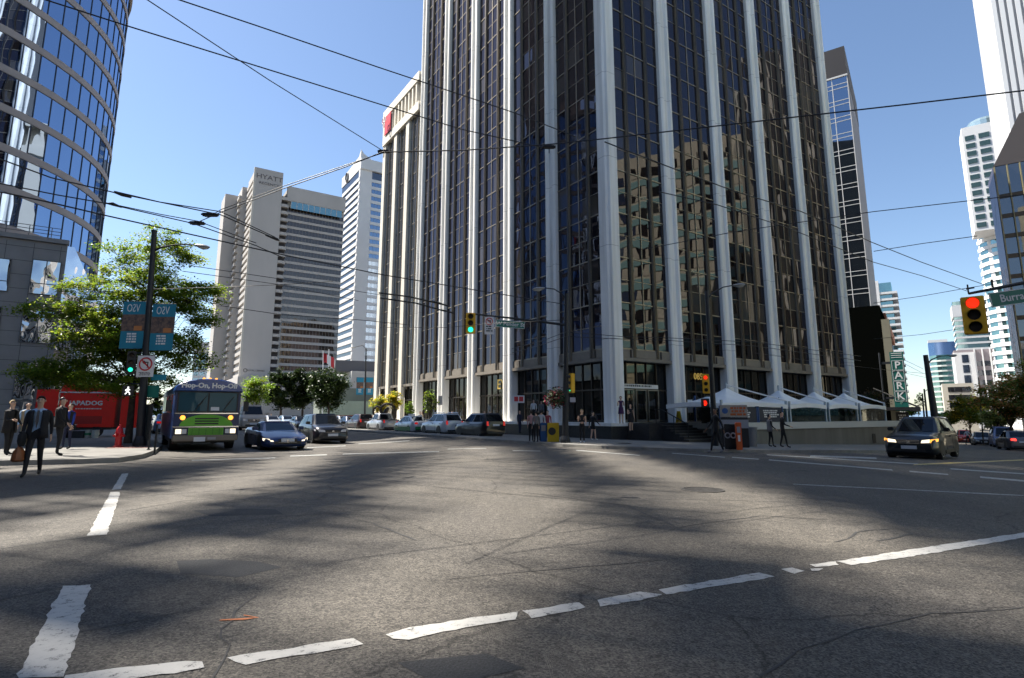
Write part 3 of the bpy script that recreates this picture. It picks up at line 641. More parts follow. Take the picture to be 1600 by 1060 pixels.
for k in range(0, 7): b.box(k*2.45-.06, k*2.45+.06, -.12, -.03, 2, 63, 0, W2, Q2, o)
z = 3
while z < 62:
    b.box(0, 16, -.1, -.031, z-.05, z+.05, 0, W2, Q2, o); b.box(0, 16, -.1, -.031, z+.75, z+.85, 0, W2, Q2, o); z += 3.2
b.box(-.1, 16, -.22, -.031, 62.7, 63, 0, W2, Q2, o)
b.build('window_grid', WHL, t_)
t_, o = qbox('netted_block', 'windowless black block beside the right edge of the main tower', .6585, 84, 30, 22, SZ(477, 84), mat('black_wall', (.003, .0035, .003), 1.0, spec=.0))
BRK = mat('beige_brick', (.33, .29, .22), .85, noise=.15, nscale=1.2); ORB = mat('red_brick_band', (.36, .14, .08), .85)
b = MB(); b.box(-1.0, .0, -.3, 1.5, -4, SZ(500, 84), 0, W2, Q2, o); b.build('pilaster', mat('olive_concrete', (.2, .19, .14), .8), t_)
t_, o = qbox('brick_building', 'beige brick building with red band behind the green vertical sign', .6625, 112, 14, 42, SZ(492, 112), BRK)
ne = -W2
for fz in range(5):
    for k in range(7):
        b = MB(); b.box(2+k*5.6, 5+k*5.6, -.02, .1, 3+fz*3.6, 5+fz*3.6, 0, Q2, ne, o); b.build('window', DGL, t_)
for fz in range(6): band('sill_band', o, Q2, ne, 42, 1.6+fz*3.6, 2.3+fz*3.6, .3, BRK, t_)
b = MB(); b.box(-.3, 42, -.3, .5, SZ(492, 112)-2, SZ(492, 112)+.3, 0, Q2, ne, o); b.build('cornice', ORB, t_)
t_, o = qbox('balcony_tower', 'white apartment tower with stacked balconies and teal glass behind the brick building', .683, 270, 14, 14, SZ(441, 270), TGL)
r1 = MB(); r1.box(-2.2, 14, -1.8, 14, 3, 4.0, 0, W2, Q2, o); r1 = r1.build('balcony', WST, t_); repeat_up(r1, 19, 3.15)
b = MB(); b.box(5, 14, -2.0, 0, 0, SZ(438, 270), 0, W2, Q2, o); b.build('stair_wall', WST, t_)
# ---- far right group
def leftface(o, Qd, lv): return o, Qd
t_ = thing('curved_condo', 'tall white apartment tower with rounded window bays at the far right', 'building')
cc = V((.905*203, 203, 0)); WC = mat('white_stucco', (.8, .8, .8), .7); r = 8.6; H = SZ(205, 195); nf = int(H/3.0)
def arc(r, z, a0=R_(150), a1=R_(330), n=20, sx=1.0): return [V((r*math.cos(a0+(a1-a0)*k/n)*sx, r*math.sin(a0+(a1-a0)*k/n), z)) for k in range(n+1)]
t_.location = cc; UW = V((165.3, 195, 0))-cc
b = MB(); b.lathe([(r-.3, -4), (r-.3, H)], (0, 0, 0), 24); b.build('core_wall', WC, t_)
b = MB(); A = arc(r, 0); Bq = arc(r, 1.7); n = len(A)
b.v = [tuple(v) for v in A+Bq]; b.f = [(i, i+1, n+i+1, n+i) for i in range(n-1)]; b.mi = [1 if i % 4 == 0 else 0 for i in range(n-1)]
wr = b.build('window', [TGL, WC], t_); wr.location.z = 9.2; repeat_up(wr, nf-3, 3.0)
b = MB(); A = arc(r+.4, 0); Bq = arc(r+.4, 1.3); b.v = [tuple(v) for v in A+Bq]; b.f = [(i, i+1, n+i+1, n+i) for i in range(n-1)]; b.mi = [0]*(n-1)
wr = b.build('bay_band', WC, t_, smooth=True); wr.location.z = 10.9; repeat_up(wr, nf-3, 3.0)
b = MB(); b.box(-9, 0, 0, 12, SZ(362, 195), H+1, 0, W2, Q2, UW); b.build('upper_wing', WC, t_)
for k in range(int((H-SZ(362, 195))/3.0)):
    b = MB(); z = SZ(362, 195)+1.2+k*3; b.box(-3.4, -.7, -.12, -.02, z, z+1.8, 0, W2, Q2, UW); b.box(-7.6, -4.6, -.12, -.02, z, z+1.8, 0, W2, Q2, UW); b.build('window', TGL, t_)
b = MB(); b.lathe([(5.8, H+.5), (5.8, H+6.5), (5.2, H+7.5), (0, H+8)], (-3, -1, 0), 20); b.build('glass_drum', glass('pale_drum', (.6, .75, .78), .4, .1, (.25, .33, .35), 0.0, .3, 0.0), t_)
t_, o = qbox('bronze_tower', 'dark bronze glass office tower at the right edge below the ribbed tower', .898, 90, -34, 8.5, 42.6, DGL)
o3 = o
band('floor_wall', o, Q2, W2, 8.5, -4, 42.7, .06, glass('bronze_flank', (.4, .38, .42), .12, .12, (.13, .11, .125), .9, .3, .3), t_)
for k in range(0, 18):
    b = MB(); b.box(-k*1.6-.07-.1, -k*1.6+.07-.1, -.5, .05, -4, 42.5, 0, W2, Q2, o); b.build('rib', mat('olive_rib', (.2, .18, .1), .6), t_)
r1 = MB(); r1.box(-30, 0, -.12, .02, 3.0, 3.7, 0, W2, Q2, o); r1 = r1.build('floor_band', BRONZE, t_); repeat_up(r1, 11, 3.4)
b = MB(); vs = [o+W2*x+Q2*y+V((0, 0, z)) for y in (0, 8.5) for x, z in ((0, 42.71), (-34, 42.71), (-34, 54), (-4.2, 51))]; b.add(vs, [(0, 1, 2, 3), (4, 5, 6, 7), (0, 1, 5, 4), (1, 2, 6, 5), (2, 3, 7, 6), (3, 0, 4, 7)]); b.build('sloping_roof', mat('bronze_roof', (.07, .06, .06), .5), t_)
t_, o = qbox('ribbed_tower', 'white ribbed high rise leaving the frame at the top right corner', .94, 132, -40, 30, 150, mat('grey_rib_gap', (.45, .44, .44), .7))
for k in range(0, 20):
    b = MB(); b.box(-k*1.5-.9, -k*1.5+.02, -.5, .05, -4, 149.9, 0, W2, Q2, o); b.build('rib', WC, t_)
for k in range(0, 8):
    b = MB(); b.box(k*1.5, k*1.5+.9, -.02, .5, -4, 149.8, 0, Q2, W2, o); b.build('rib', WC, t_)
t_, o = qbox('teal_tower', 'blue green glass apartment tower behind the red traffic signal', .789, 300, -24, 18, SZ(472, 300), TGL)
o = o
b = MB(); b.box(-5, .1, -.3, 18, 0, SZ(480, 300)-.1, 0, W2, Q2, o) if False else None
r1 = MB(); r1.box(-24, .3, -.5, 18.3, 20, 21, 0, W2, Q2, o); r1 = r1.build('floor_slab', WST, t_); repeat_up(r1, 12, 3.1)
b = MB(); b.box(-12, .5, -.8, 18.4, SZ(496, 300), SZ(478, 300), 0, W2, Q2, o); b.build('crown', WST, t_)
t_, o = qbox('striped_block', 'grey and white vertically striped office block below the teal tower', .781, 220, -30, 20, SZ(548, 220), mat('mauve_panel', (.22, .19, .2), .7))
for k in range(0, 10):
    b = MB(); b.box(-6-k*2.3-.4, -6-k*2.3+.0, -.5, .02, -4, SZ(548, 220)+.3, 0, W2, Q2, o); b.build('rib', WST, t_)
b = MB(); b.box(-6, .1, -.6, 20, -4, SZ(552, 220), 0, W2, Q2, o); b.build('end_wall', WST, t_)
for fz in range(6): band('window_row', o-W2*6-W2*22, W2, -Q2, 21.6, 2+fz*3.6, 3.9+fz*3.6, .1, DGL, t_)
b = MB(); 
for fz in range(6):
    w_ = MB(); w_.box(-4.2, -2.2, -.7, -.6, 2+fz*3.9, 5+fz*3.9, 0, W2, Q2, o); w_.build('window', BGL, t_)
t_ = thing('round_tower', 'round balconied glass tower far down the right street', 'building', Z(V((.765*340, 340, 0)), 0))
b = MB(); b.lathe([(7.5, -4), (7.5, SZ(556, 340))], (0, 0, 0), 20); b.build('wall', TGL, t_)
b = MB(); b.lathe([(7.4, 0), (8.3, 0), (8.3, .9), (7.4, .9)], (0, 0, 3), 20); r1 = b.build('balcony', mat('pale_balcony', (.5, .52, .5), .7), t_); repeat_up(r1, 11, 3.0)
t_, o = qbox('blue_tower', 'flat topped blue glass tower, the farthest one down the right street', .737, 500, -19, 14, SZ(536, 500), glass('bright_blue_glass', (.35, .5, .8), .5, .05, (.03, .08, .2), .05, .1, .02))
b = MB(); b.box(-14, 0, -.2, 14, SZ(536, 500), SZ(532, 500), 0, W2, Q2, o); b.build('roof_wall', WST, t_)
t_, o = qbox('beige_block', 'small beige block with dark window rows behind the right street trees', .753, 185, -8, 14, SZ(600, 185), mat('beige_render', (.5, .46, .38), .8))
for fz in range(4):
    w_ = MB(); w_.box(-7.2, -1.4, -.1, .0, 1.4+fz*2.5, 3.0+fz*2.5, 0, W2, Q2, o); w_.build('window', DGL, t_)
t_ = thing('shop_canopy', 'low dark shopfront canopy beyond the black pole on the right street', 'canopy', (0, 0, 0))
o = Z(G(1412, 664), 0)+V((0, 0, -1.2))
o = V((.71*75, 75, -1.4))
b = MB(); b.box(0, 6, 0, 26, 3.6, 4.0, 0, W2, Q2, o); b.build('roof', BLACK, t_)
b = MB()
for k in range(5): b.box(5.2, 5.5, k*5.5+.5, k*5.5+.8, -1, 3.6, 0, W2, Q2, o); b.tube([o+W2*5+Q2*(k*5.5+.6)+V((0, 0, 6.6)), o+Q2*(k*5.5+.6)+V((0, 0, 4.0))], .05, 5)
b.build('post', FR, t_)
# ---- hills beyond the harbour
b = MB(); n = 60; pts = []
for k in range(n+1):
    a = R_(-75+150*k/n); h = 28+26*math.sin(k*.37)+14*math.sin(k*1.1+2)+8*math.sin(k*2.3); pts.append((a, max(12, h)))
vs = []
for a, h in pts: vs += [V((2600*math.sin(a), 2600*math.cos(a), -6)), V((2900*math.sin(a), 2900*math.cos(a), h)), V((3600*math.sin(a), 3600*math.cos(a), h*.6))]
b.add(vs, [(3*i+j, 3*i+3+j, 3*i+4+j, 3*i+1+j) for i in range(n) for j in (0, 1)])
tag(b.build('hills', mat('hill_blue', (.12, .19, .28), 1.0)), kind='structure')
# ================================================================ poles, signals, signs, wires
POLE = mat('black_pole', (.018, .02, .024), .45, spec=.4)
YS = mat('signal_yellow', (.85, .48, .02), .5); SIGD = mat('signal_black', (.015, .015, .015), .5)
LG = mat('green_lens', (.02, .4, .3), .3, emit=(.02, .9, .5), estr=.7); LRD = mat('red_lens', (.5, .02, .01), .3, emit=(1.0, .02, .005), estr=.75); LOFF = mat('dark_lens', (.03, .02, .015), .3)
LWH = mat('walk_lens', (.6, .6, .6), .3, emit=(1, 1, 1), estr=1.0)
GREYP = mat("grey_panel", (.3, .3, .32), .6)
GREENS = mat('street_sign_green', (.01, .16, .12), .4); SIGNW = mat('sign_white', (.7, .7, .7), .45); REDR = mat('sign_red', (.5, .02, .03), .45); TEAL = mat('banner_teal', (.015, .2, .3), .6)
def basis(az):      # U to the viewer's right, N towards the viewer, for a thing facing back along azimuth az
    a = R_(az); f = V((math.sin(a), math.cos(a), 0)); return V((f.y, -f.x, 0)), -f, math.atan2(-f.x, f.y)
def dashes(name, o, U, N, w, z0, rows, rh, m, parent, gap=.35, seed=1, out=.004, ln=3.0):
    rnd = random.Random(seed); b = MB()
    for r in range(rows):
        z = z0-r*rh; x = -w/2+rnd.uniform(0, w*.12); e = w/2-rnd.uniform(0, w*.12)
        while x < e-rh*.5:
            l_ = rnd.uniform(.5, ln)*rh*.6; l_ = min(l_, e-x); b.box(x, x+l_, out, out+.004, z-rh*(1-gap), z, 0, U, N, o); x += l_+rh*.3
    return b.build(name, m, parent)
def signal(parent, c, U, N, lit, h=1.05, w=.36, body=YS, name='signal_head', up=V((0, 0, 1)), vis=True):
    b = MB(); b.box(-w/2, w/2, -.12, .1, -h/2, h/2, 0, U, N, c); sh = b.build(name, body, parent, bevel=.02)
    for k, (ml) in enumerate((LRD if lit == 0 else LOFF, LOFF, LG if lit == 2 else LOFF)):
        cz = c+V((0, 0, h*(.32-.32*k))); r = w*.27
        l_ = MB(); n = 16; ring_ = [cz+U*math.cos(2*math.pi*j/n)*r+V((0, 0, math.sin(2*math.pi*j/n)*r))+N*.112 for j in range(n)]
        l_.add([cz+N*.135]+ring_, [(0, 1+j, 1+(j+1) % n) for j in range(n)]); l_.build('lens', ml, sh, smooth=True)
        if vis:
            v_ = MB(); nn = 12; r1 = r*1.08
            A = [cz+U*math.cos(a)*r1+V((0, 0, math.sin(a)*r1))+N*.1 for a in [math.pi*(-.1+1.2*j/nn) for j in range(nn+1)]]
            Bv = [p+N*(.22 if 1 < j < nn-1 else .1)+V((0, 0, -.02)) for j, p in enumerate(A)]
            v_.add(A+Bv, [(j, j+1, nn+2+j, nn+1+j) for j in range(nn)]); v_.build('visor', SIGD, sh)
    return sh
def pedsig(parent, c, U, N, kind):
    b = MB(); b.box(-.2, .2, -.1, .1, -.22, .22, 0, U, N, c); sh = b.build('pedestrian_signal', SIGD, parent, bevel=.02)
    g = MB(); o = c+N*.105
    if kind == 'walk':
        for p in ([(0, .1), (-.01, -.02)], [(-.01, -.02), (.06, -.08), (.07, -.16)], [(-.01, -.02), (-.05, -.09), (-.09, -.14)], [(0, .08), (.07, .03)], [(0, .08), (-.07, .04), (-.08, -.01)]):
            g.tube([o+U*x+V((0, 0, z)) for x, z in p], .018, 6)
        g.tube([o+V((0, 0, .13)), o+V((0, 0, .16))], .028, 8); g.build('walking_figure', LWH, sh)
    else:
        g.box(-.06, .05, 0, .01, -.13, .02, 0, U, N, o)
        for i, x in enumerate((-.05, -.015, .02, .05)): g.box(x-.013, x+.013, 0, .01, .03, .12-.02*(i == 3), 0, U, N, o)
        g.box(.06, .09, 0, .01, -.06, .02, 0, U, N, o); g.build('hand_symbol', LRD, sh)
    return sh
def ringsign(name, parent, c, U, N, w, h, label=None, arrow=True):
    b = MB(); b.box(-w/2, w/2, -.01, .01, -h/2, h/2, 0, U, N, c); s = b.build(name, SIGNW, parent)
    r = w*.36; cz = c+V((0, 0, h/2-w*.5))+N*.014
    g = MB(); g.tube([cz+U*math.cos(a)*r+V((0, 0, math.sin(a)*r)) for a in [2*math.pi*k/20 for k in range(21)]], w*.045, 5); g.tube([cz+U*(-r*.7)+V((0, 0, r*.7)), cz+U*(r*.7)-V((0, 0, r*.7))], w*.045, 5); g.build('red_ring', REDR, s)
    g = MB(); cz2 = cz-N*.002
    g.tube([cz2+U*r*.35-V((0, 0, r*.6)), cz2+U*r*.35+V((0, 0, r*.3)), cz2-U*r*.35+V((0, 0, r*.3))], w*.04, 4); g.tube([cz2-U*r*.2+V((0, 0, r*.5)), cz2-U*r*.5+V((0, 0, r*.3)), cz2-U*r*.2+V((0, 0, r*.05))], w*.035, 4); g.build('black_arrow', INK, s)
    dashes('sign_text', c+V((0, 0, 0))+N*.008, U, N, w*.75, h/2-w*.98, 3, max(.05, (h-w)*.27), INK, s, seed=3, gap=.45)
    return s
def pole_at(px, py, dz=.13):
    return G(px, py, dz)
# ---- pole A, left corner
g = G(218, 697, .14); Y = g.y; U, N, rz = basis(-32)
pa = thing('street_lamp', 'tall black lamp post with two teal banners and a green signal on the left corner', 'street lamp', (0, 0, 0))
top = P(241, 363, Y); base = g
b = MB(); b.tube([base, base+V((0, 0, .02)), base*.5+top*.5, top], [.19, .165, .125, .1], 12); b.build('pole', POLE, pa, smooth=True)
b = MB(); b.lathe([(.26, 0), (.26, .12), (.2, .35), (.17, .4)], base, 12); b.build('base_cover', POLE, pa)
b = MB(); b.lathe([(.12, 0), (.12, .08), (0, .12)], top, 12); b.build('cap', POLE, pa)
b = MB(); b.tube([P(241, 392, Y), P(252, 387, Y), P(268, 383.5, Y), P(288, 382, Y), P(306, 383, Y)], [.05, .04, .035, .03, .03], 8); b.build('arm', POLE, pa, smooth=True)
LAMPG = mat('lamp_glass', (.5, .52, .5), .25); LAMPB = mat('lamp_body', (.28, .28, .28), .5)
def luminaire(parent, c, d):
    b = MB(); d = d.normalized(); s = V((d.y, -d.x, 0))
    rings = []
    for t, w_, h_ in ((0, .05, .05), (.12, .1, .09), (.35, .16, .13), (.55, .12, .1), (.65, .03, .04)):
        rings.append([c+d*t+s*(math.cos(a)*w_)+V((0, 0, math.sin(a)*h_*(.6 if math.sin(a) > 0 else 1))) for a in [2*math.pi*k/10 for k in range(10)]])
    b.loft(rings); l_ = b.build('lamp_head', LAMPB, parent, smooth=True)
    b = MB(); b.loft([[c+d*t+s*(math.cos(a)*w_)+V((0, 0, -.05+math.sin(a)*h_)) for a in [2*math.pi*k/10 for k in range(10)]] for t, w_, h_ in ((.16, .08, .06), (.35, .14, .11), (.56, .08, .06))]); b.build('lamp_glass', LAMPG, l_, smooth=True)
luminaire(pa, P(305, 383, Y), P(333, 388, Y)-P(305, 383, Y)+V((0, 0, .02)))
BRN = mat('banner_photo', (.22, .14, .1), .6, noise=.8, nscale=9, col2=(.03, .03, .04)); SKIN0 = mat('banner_warm', (.45, .18, .06), .6)
def banner(parent, x0, y0, x1, y1, mirror=True, body=TEAL, Yb=None):
    yb = Yb or Y; a = P(x0, y0, yb); c_ = P(x1, y0, yb); d_ = P((x0+x1)/2, y1, yb); w_ = (c_-a).length; h_ = a.z-d_.z; cx = (P(x0, (y0+y1)/2, yb)+P(x1, (y0+y1)/2, yb))/2
    U_ = V((1, 0, 0)); N_ = V((0, -1, 0)); b = MB(); b.box(-w_/2, w_/2, -.008, .008, -h_/2, h_/2, 0, U_, N_, cx); bn = b.build('banner', body, parent)
    b = MB(); b.box(-w_/2, w_/2, .009, .013, -h_*.13, h_*.22, 0, U_, N_, cx); b.build('banner_picture', BRN, bn)
    b = MB(); b.box(w_*.05, w_*.4, .014, .017, -h_*.12, -h_*.02, 0, U_, N_, cx); b.build('banner_picture', SKIN0, bn)
    dashes('banner_text', cx+N_*.01, U_, N_, w_*.5, -h_*.17, 4, h_*.055, SIGNW, bn, seed=5)
    b = MB(); b.tube([cx+V((-w_/2, 0, h_/2)), cx+V((w_/2, 0, h_/2))], .015, 6); b.tube([cx+V((-w_/2, 0, -h_/2)), cx+V((w_/2, 0, -h_/2))], .015, 6); b.build('banner_rod', POLE, bn)
    return bn, cx, w_, h_
for x0, x1, s_ in ((190, 226, -1), (236, 272, -1)):
    bn, cx, w_, h_ = banner(pa, x0, 471 if x0 < 200 else 475, x1, 545 if x0 < 200 else 548)
    text('banner_lettering', 'VSO', h_*.24, SIGNW, bn, cx+V((-w_*.05, -.012, h_*.35)), (R_(90), 0, 0), .002, sx=-.62, bold=.0)
c = P(204, 576, Y-.25); signal(pa, c+V((0, 0, .25)), U, N, 2, .95, .32, body=SIGD)
pedsig(pa, P(200, 611, Y-.25), U, N, 'walk')
b = MB(); b.tube([P(204, 600, Y-.2), P(222, 600, Y)], .03, 6); b.tube([P(204, 552, Y-.2), P(222, 552, Y)], .03, 6); b.build('bracket', POLE, pa)
w1 = (P(241, 572, Y-.2)-P(214.5, 572, Y-.2)).length; ringsign('turn_sign', pa, P(227.5, 572.5, Y-.22), V((1, 0, 0)), V((0, -1, 0)), w1, w1*1.25)
b = MB(); b.box(-.32, .32, -.01, .01, -.12, .12, 0, V((1, 0, 0)), V((0, -1, 0)), P(248, 590, Y+.1)); b.build('street_name_sign', mat('teal_sign', (.02, .25, .35), .5), pa)
b = MB(); b.box(-.25, .25, -.01, .01, -.25, .25, 0, V((1, 0, 0)), V((0, -1, 0)), P(239, 612, Y+.1)); b.build('green_sign', GREENS, pa)
# electrical cabinet sheathed pillar behind the pole
g2 = G(205, 690, .14); cb = thing('signal_cabinet', 'narrow blue grey control cabinet behind the left lamp post', 'cabinet', Z(g2+V((0, .9, 0)), g2.z))
b = MB(); b.box(-.22, .22, -.2, .2, 0, 1.75); b.build('body', mat('cabinet_blue', (.05, .08, .11), .5, noise=.2, nscale=5), cb, bevel=.02); b = MB(); b.box(-.24, .24, -.22, .22, 1.751, 1.8); b.build('lid', LAMPB, cb)
b = MB(); b.box(-.16, .16, -.215, -.2, .2, 1.6); dr_ = b.build('door', mat('cabinet_door', (.06, .1, .13), .5), cb)
# ---- hydrant
RED = mat('hydrant_red', (.5, .015, .02), .35)
g = G(184, 699, .14); hy = thing('fire_hydrant', 'red fire hydrant on the left corner pavement', 'fire hydrant', g)
b = MB(); b.lathe([(.17, 0), (.17, .05), (.12, .07), (.115, .5), (.15, .52), (.15, .57), (.13, .6), (.12, .7), (.06, .8), (0, .82)], (0, 0, 0), 16); b.build('barrel', RED, hy, smooth=True)
for a in (0, math.pi, -math.pi/2):
    b = MB(); d = V((math.cos(a), math.sin(a), 0)); b.tube([d*.08+V((0, 0, .45)), d*.19+V((0, 0, .45))], .06, 10); b.tube([d*.19+V((0, 0, .45)), d*.23+V((0, 0, .45))], .045, 6); b.build('nozzle', RED, hy, smooth=True)
b = MB(); b.lathe([(.04, .8), (.04, .87), (0, .88)], (0, 0, 0), 6); b.build('bonnet_nut', RED, hy)
for px, py, lb in ((241, 711, 'thin dark metal post at the kerb edge of the left corner'), (232, 703, 'thin dark metal post just behind the kerb beside the lamp post')):
    g = G(px, py, .14); t_ = thing('kerb_post', lb, 'post', g); b = MB(); b.tube([(0, 0, 0), (0, 0, .95)], .03, 8); b.build('post', POLE, t_); b = MB(); b.lathe([(.06, 0), (.06, .03), (0, .035)], (0, 0, 0), 10); b.build('foot', POLE, t_)
# ---- pole B, in front of the tower corner
g = G(883, 692, .13); Y = g.y; U, N, rz = basis(4)
pb = thing('traffic_signal', 'black pole with long mast arm carrying a signal and a W Pender St sign', 'traffic signal')
top = P(885, 459, Y)
b = MB(); b.tube([g, g*.5+top*.5, top], [.17, .13, .11], 12); b.build('pole', POLE, pb, smooth=True)
b = MB(); b.lathe([(.27, 0), (.27, .15), (.2, .35)], g, 12); b.build('base_cover', POLE, pb)
b = MB(); b.tube([P(883, 508, Y), P(845, 503, Y-.6), P(800, 497.5, Y-1.2), P(733, 490, Y-2)], [.07, .06, .05, .04], 8); b.build('mast_arm', POLE, pb, smooth=True)
b = MB(); b.tube([P(885, 470, Y), P(879, 460, Y), P(866, 452, Y), P(850, 450, Y)], [.045, .035, .03, .03], 8); b.build('lamp_arm', POLE, pb, smooth=True); luminaire(pb, P(851, 450, Y), P(834, 452, Y)-P(851, 450, Y))
U1, N1, _ = basis(-3); h1 = P(735, 489, Y-2).z-P(735, 521, Y-2).z
signal(pb, P(735.5, 505.5, Y-2), U1, N1, 2, h1, h1*.46)
w1 = (P(771.5, 508, Y-1.7)-P(757, 508, Y-1.7)).length; ringsign('turn_sign', pb, P(764.5, 509, Y-1.75), U1, N1, w1, w1*1.9)
def nameplate(parent, x0, x1, yc, yb, s, size, tilt=0, full=None):
    a = P(x0, yc, yb); c_ = P(x1, yc, yb); w_ = (c_-a).length; o = (a+c_)/2; h_ = size*1.35
    ch = bpy.data.objects.new('street_name_sign', None)
    b = MB(); b.box(-w_/2, w_/2, -.012, .012, -h_/2, h_/2, 0, V((1, 0, 0)), V((0, -1, 0))); pl = b.build('street_name_sign', GREENS, parent); pl.location = o; pl.rotation_euler = (0, R_(tilt), 0)
    b = MB(); e = .02
    for (xa, xb, za, zb) in ((-w_/2, w_/2, h_/2-e, h_/2), (-w_/2, w_/2, -h_/2, -h_/2+e), (-w_/2, -w_/2+e, -h_/2, h_/2), (w_/2-e, w_/2, -h_/2, h_/2)): b.box(xa, xb, .0125, .015, za, zb, 0, V((1, 0, 0)), V((0, -1, 0)))
    b.build('sign_border', SIGNW, pl)
    text('sign_lettering', s, size, SIGNW, pl, V((0, -.016, 0)), (R_(90), 0, 0), .002, bold=.004)
    return pl
nameplate(pb, 775, 820, 507, Y-1.5, 'W Pender St', .27, 4.5)
U2, N2, _ = basis(40); b = MB()
signal(pb, P(893, 599, Y), *basis(70)[:2], 2, 1.0, .33); b.tube([P(886, 590, Y), P(893, 590, Y)], .03, 6); b.tube([P(886, 610, Y), P(893, 610, Y)], .03, 6); b.build('bracket', POLE, pb)
b = MB(); b.box(-.14, .14, -.01, .01, -.12, .12, 0, V((1, 0, 0)), V((0, -1, 0)), P(895, 625, Y)); b.build('small_sign', mat('pale_sign', (.4, .4, .45), .5), pb)
LEAFD = mat('basket_leaf', (.035, .06, .02), .7, noise=.5, nscale=8)
def leafblob(name, mats, parent, c, rx, ry, rz_, n, s, rnd):
    b = MB()
    for _ in range(n):
        u = V((rnd.gauss(0, .45), rnd.gauss(0, .45), rnd.gauss(0, .45)))
        if u.length > 1.1: continue
        p = c+V((u.x*rx, u.y*ry, u.z*rz_)); d1 = V((rnd.uniform(-1, 1), rnd.uniform(-1, 1), rnd.uniform(-.6, .6))).normalized(); d2 = d1.cross(V((rnd.uniform(-1, 1), rnd.uniform(-1, 1), rnd.uniform(-1, 1)))).normalized()
        k = s*rnd.uniform(.6, 1.3); b.add([p-d1*k, p+d2*k*.5, p+d1*k, p-d2*k*.5], [(0, 1, 2, 3)], rnd.randrange(len(mats)))
    return b.build(name, mats, parent)
rnd = random.Random(3)
hb = thing('flower_basket', 'hanging basket of dark leaves and red flowers on the pole by the tower corner', 'flower basket', (0, 0, 0))
c = P(868, 622, Y); leafblob('foliage', [LEAFD, LEAFD, LEAFD, mat('red_flower', (.35, .02, .06), .6)], hb, c, .6, .5, .55, 1500, .07, rnd)
b = MB(); b.tube([c+V((.6, 0, .5)), c+V((0, 0, .6)), c+V((0, 0, .1))], .015, 5); b.lathe([(.05, -.25), (.25, -.05), (.3, .1)], c, 12); b.build('basket', POLE, hb)
# ---- pole C, in front of the patio
g = G(1118, 697, .13); Y = g.y
pc = thing('traffic_signal', 'black lamp post with red signal and red hand before the patio', 'traffic signal')
top = P(1104, 455, Y)
b = MB(); b.tube([g, g*.5+top*.5, top], [.16, .12, .1], 12); b.build('pole', POLE, pc, smooth=True)
b = MB(); b.tube([P(1105, 468, Y), P(1113, 458, Y), P(1130, 449, Y), P(1146, 446, Y)], [.045, .035, .03, .03], 8); b.build('lamp_arm', POLE, pc, smooth=True); luminaire(pc, P(1145, 446, Y), P(1158, 445, Y)-P(1145, 446, Y))
U1, N1, _ = basis(20); signal(pc, P(1103, 600, Y-.3), U1, N1, 0, .98, .34); pedsig(pc, P(1102, 630, Y-.3), U1, N1, 'hand')
b = MB(); b.tube([P(1103, 584, Y-.2), P(1113, 584, Y)], .03, 6); b.tube([P(1103, 619, Y-.2), P(1115, 619, Y)], .04, 6); b.build('bracket', POLE, pc)
# ---- pole D and farther ones
def plainpole(lb, xt, yt, Yp, r0, r1, arm=None, xb=None):
    t_ = thing('street_lamp', lb, 'street lamp'); a, _ = ray(xb or xt, 660); bs = V((a*Yp, Yp, gz(a*Yp, Yp)+.1)); tp = P(xt, yt, Yp)
    b = MB(); b.tube([bs, tp], [r0, r1], 10); b.build('pole', POLE, t_, smooth=True)
    b = MB(); b.lathe([(r0*1.5, 0), (r0*1.5, .2), (r0*1.1, .5)], bs, 10); b.build('base_cover', POLE, t_)
    if arm:
        pts = [P(x, y, Yp) for x, y in arm]; b = MB(); b.tube(pts, [.06, .05, .04, .04][:len(pts)], 6); b.build('lamp_arm', POLE, t_, smooth=True); luminaire(t_, pts[-1], pts[-1]-pts[-2])
    return t_
plainpole('thick black pole with curved lamp arm rising behind the dark green SUV', 1446, 555, 44, .3, .17, [(1449, 569), (1456, 562), (1468, 557), (1482, 556)], 1463)
plainpole('slender lamp post far down the right street, nearest of the thin pair', 1444, 608, 105, .2, .14, [(1445, 612), (1449, 609), (1454, 607)], 1449)
plainpole('slender pole far down the right street, left of the thin pair', 1441, 615, 120, .2, .14, None, 1444)
plainpole('grey pole with orange sign in front of the right street trees', 1529, 590, 60, .07, .05, None, 1532)
# far banner pole at the end of the left street
t_ = thing('street_lamp', 'lamp post with two blue banners beyond the parked cars on the left street', 'street lamp'); Yp = 82
a, _ = ray(570, 655); bs = V((a*Yp, Yp, .1)); tp = P(572, 545, Yp)
b = MB(); b.tube([bs, tp], [.16, .1], 8); b.build('pole', POLE, t_); b = MB(); b.tube([tp, P(566, 540, Yp), P(554, 543, Yp)], .05, 6); b.build('lamp_arm', POLE, t_); luminaire(t_, P(555, 543, Yp), V((-1, 0, 0)))
BB = mat('banner_blue', (.02, .22, .38), .6)
for x0, x1 in ((557, 568), (572, 583)):
    bn, cx, w_, h_ = banner(t_, x0, 590, x1, 617, body=BB, Yb=Yp); 
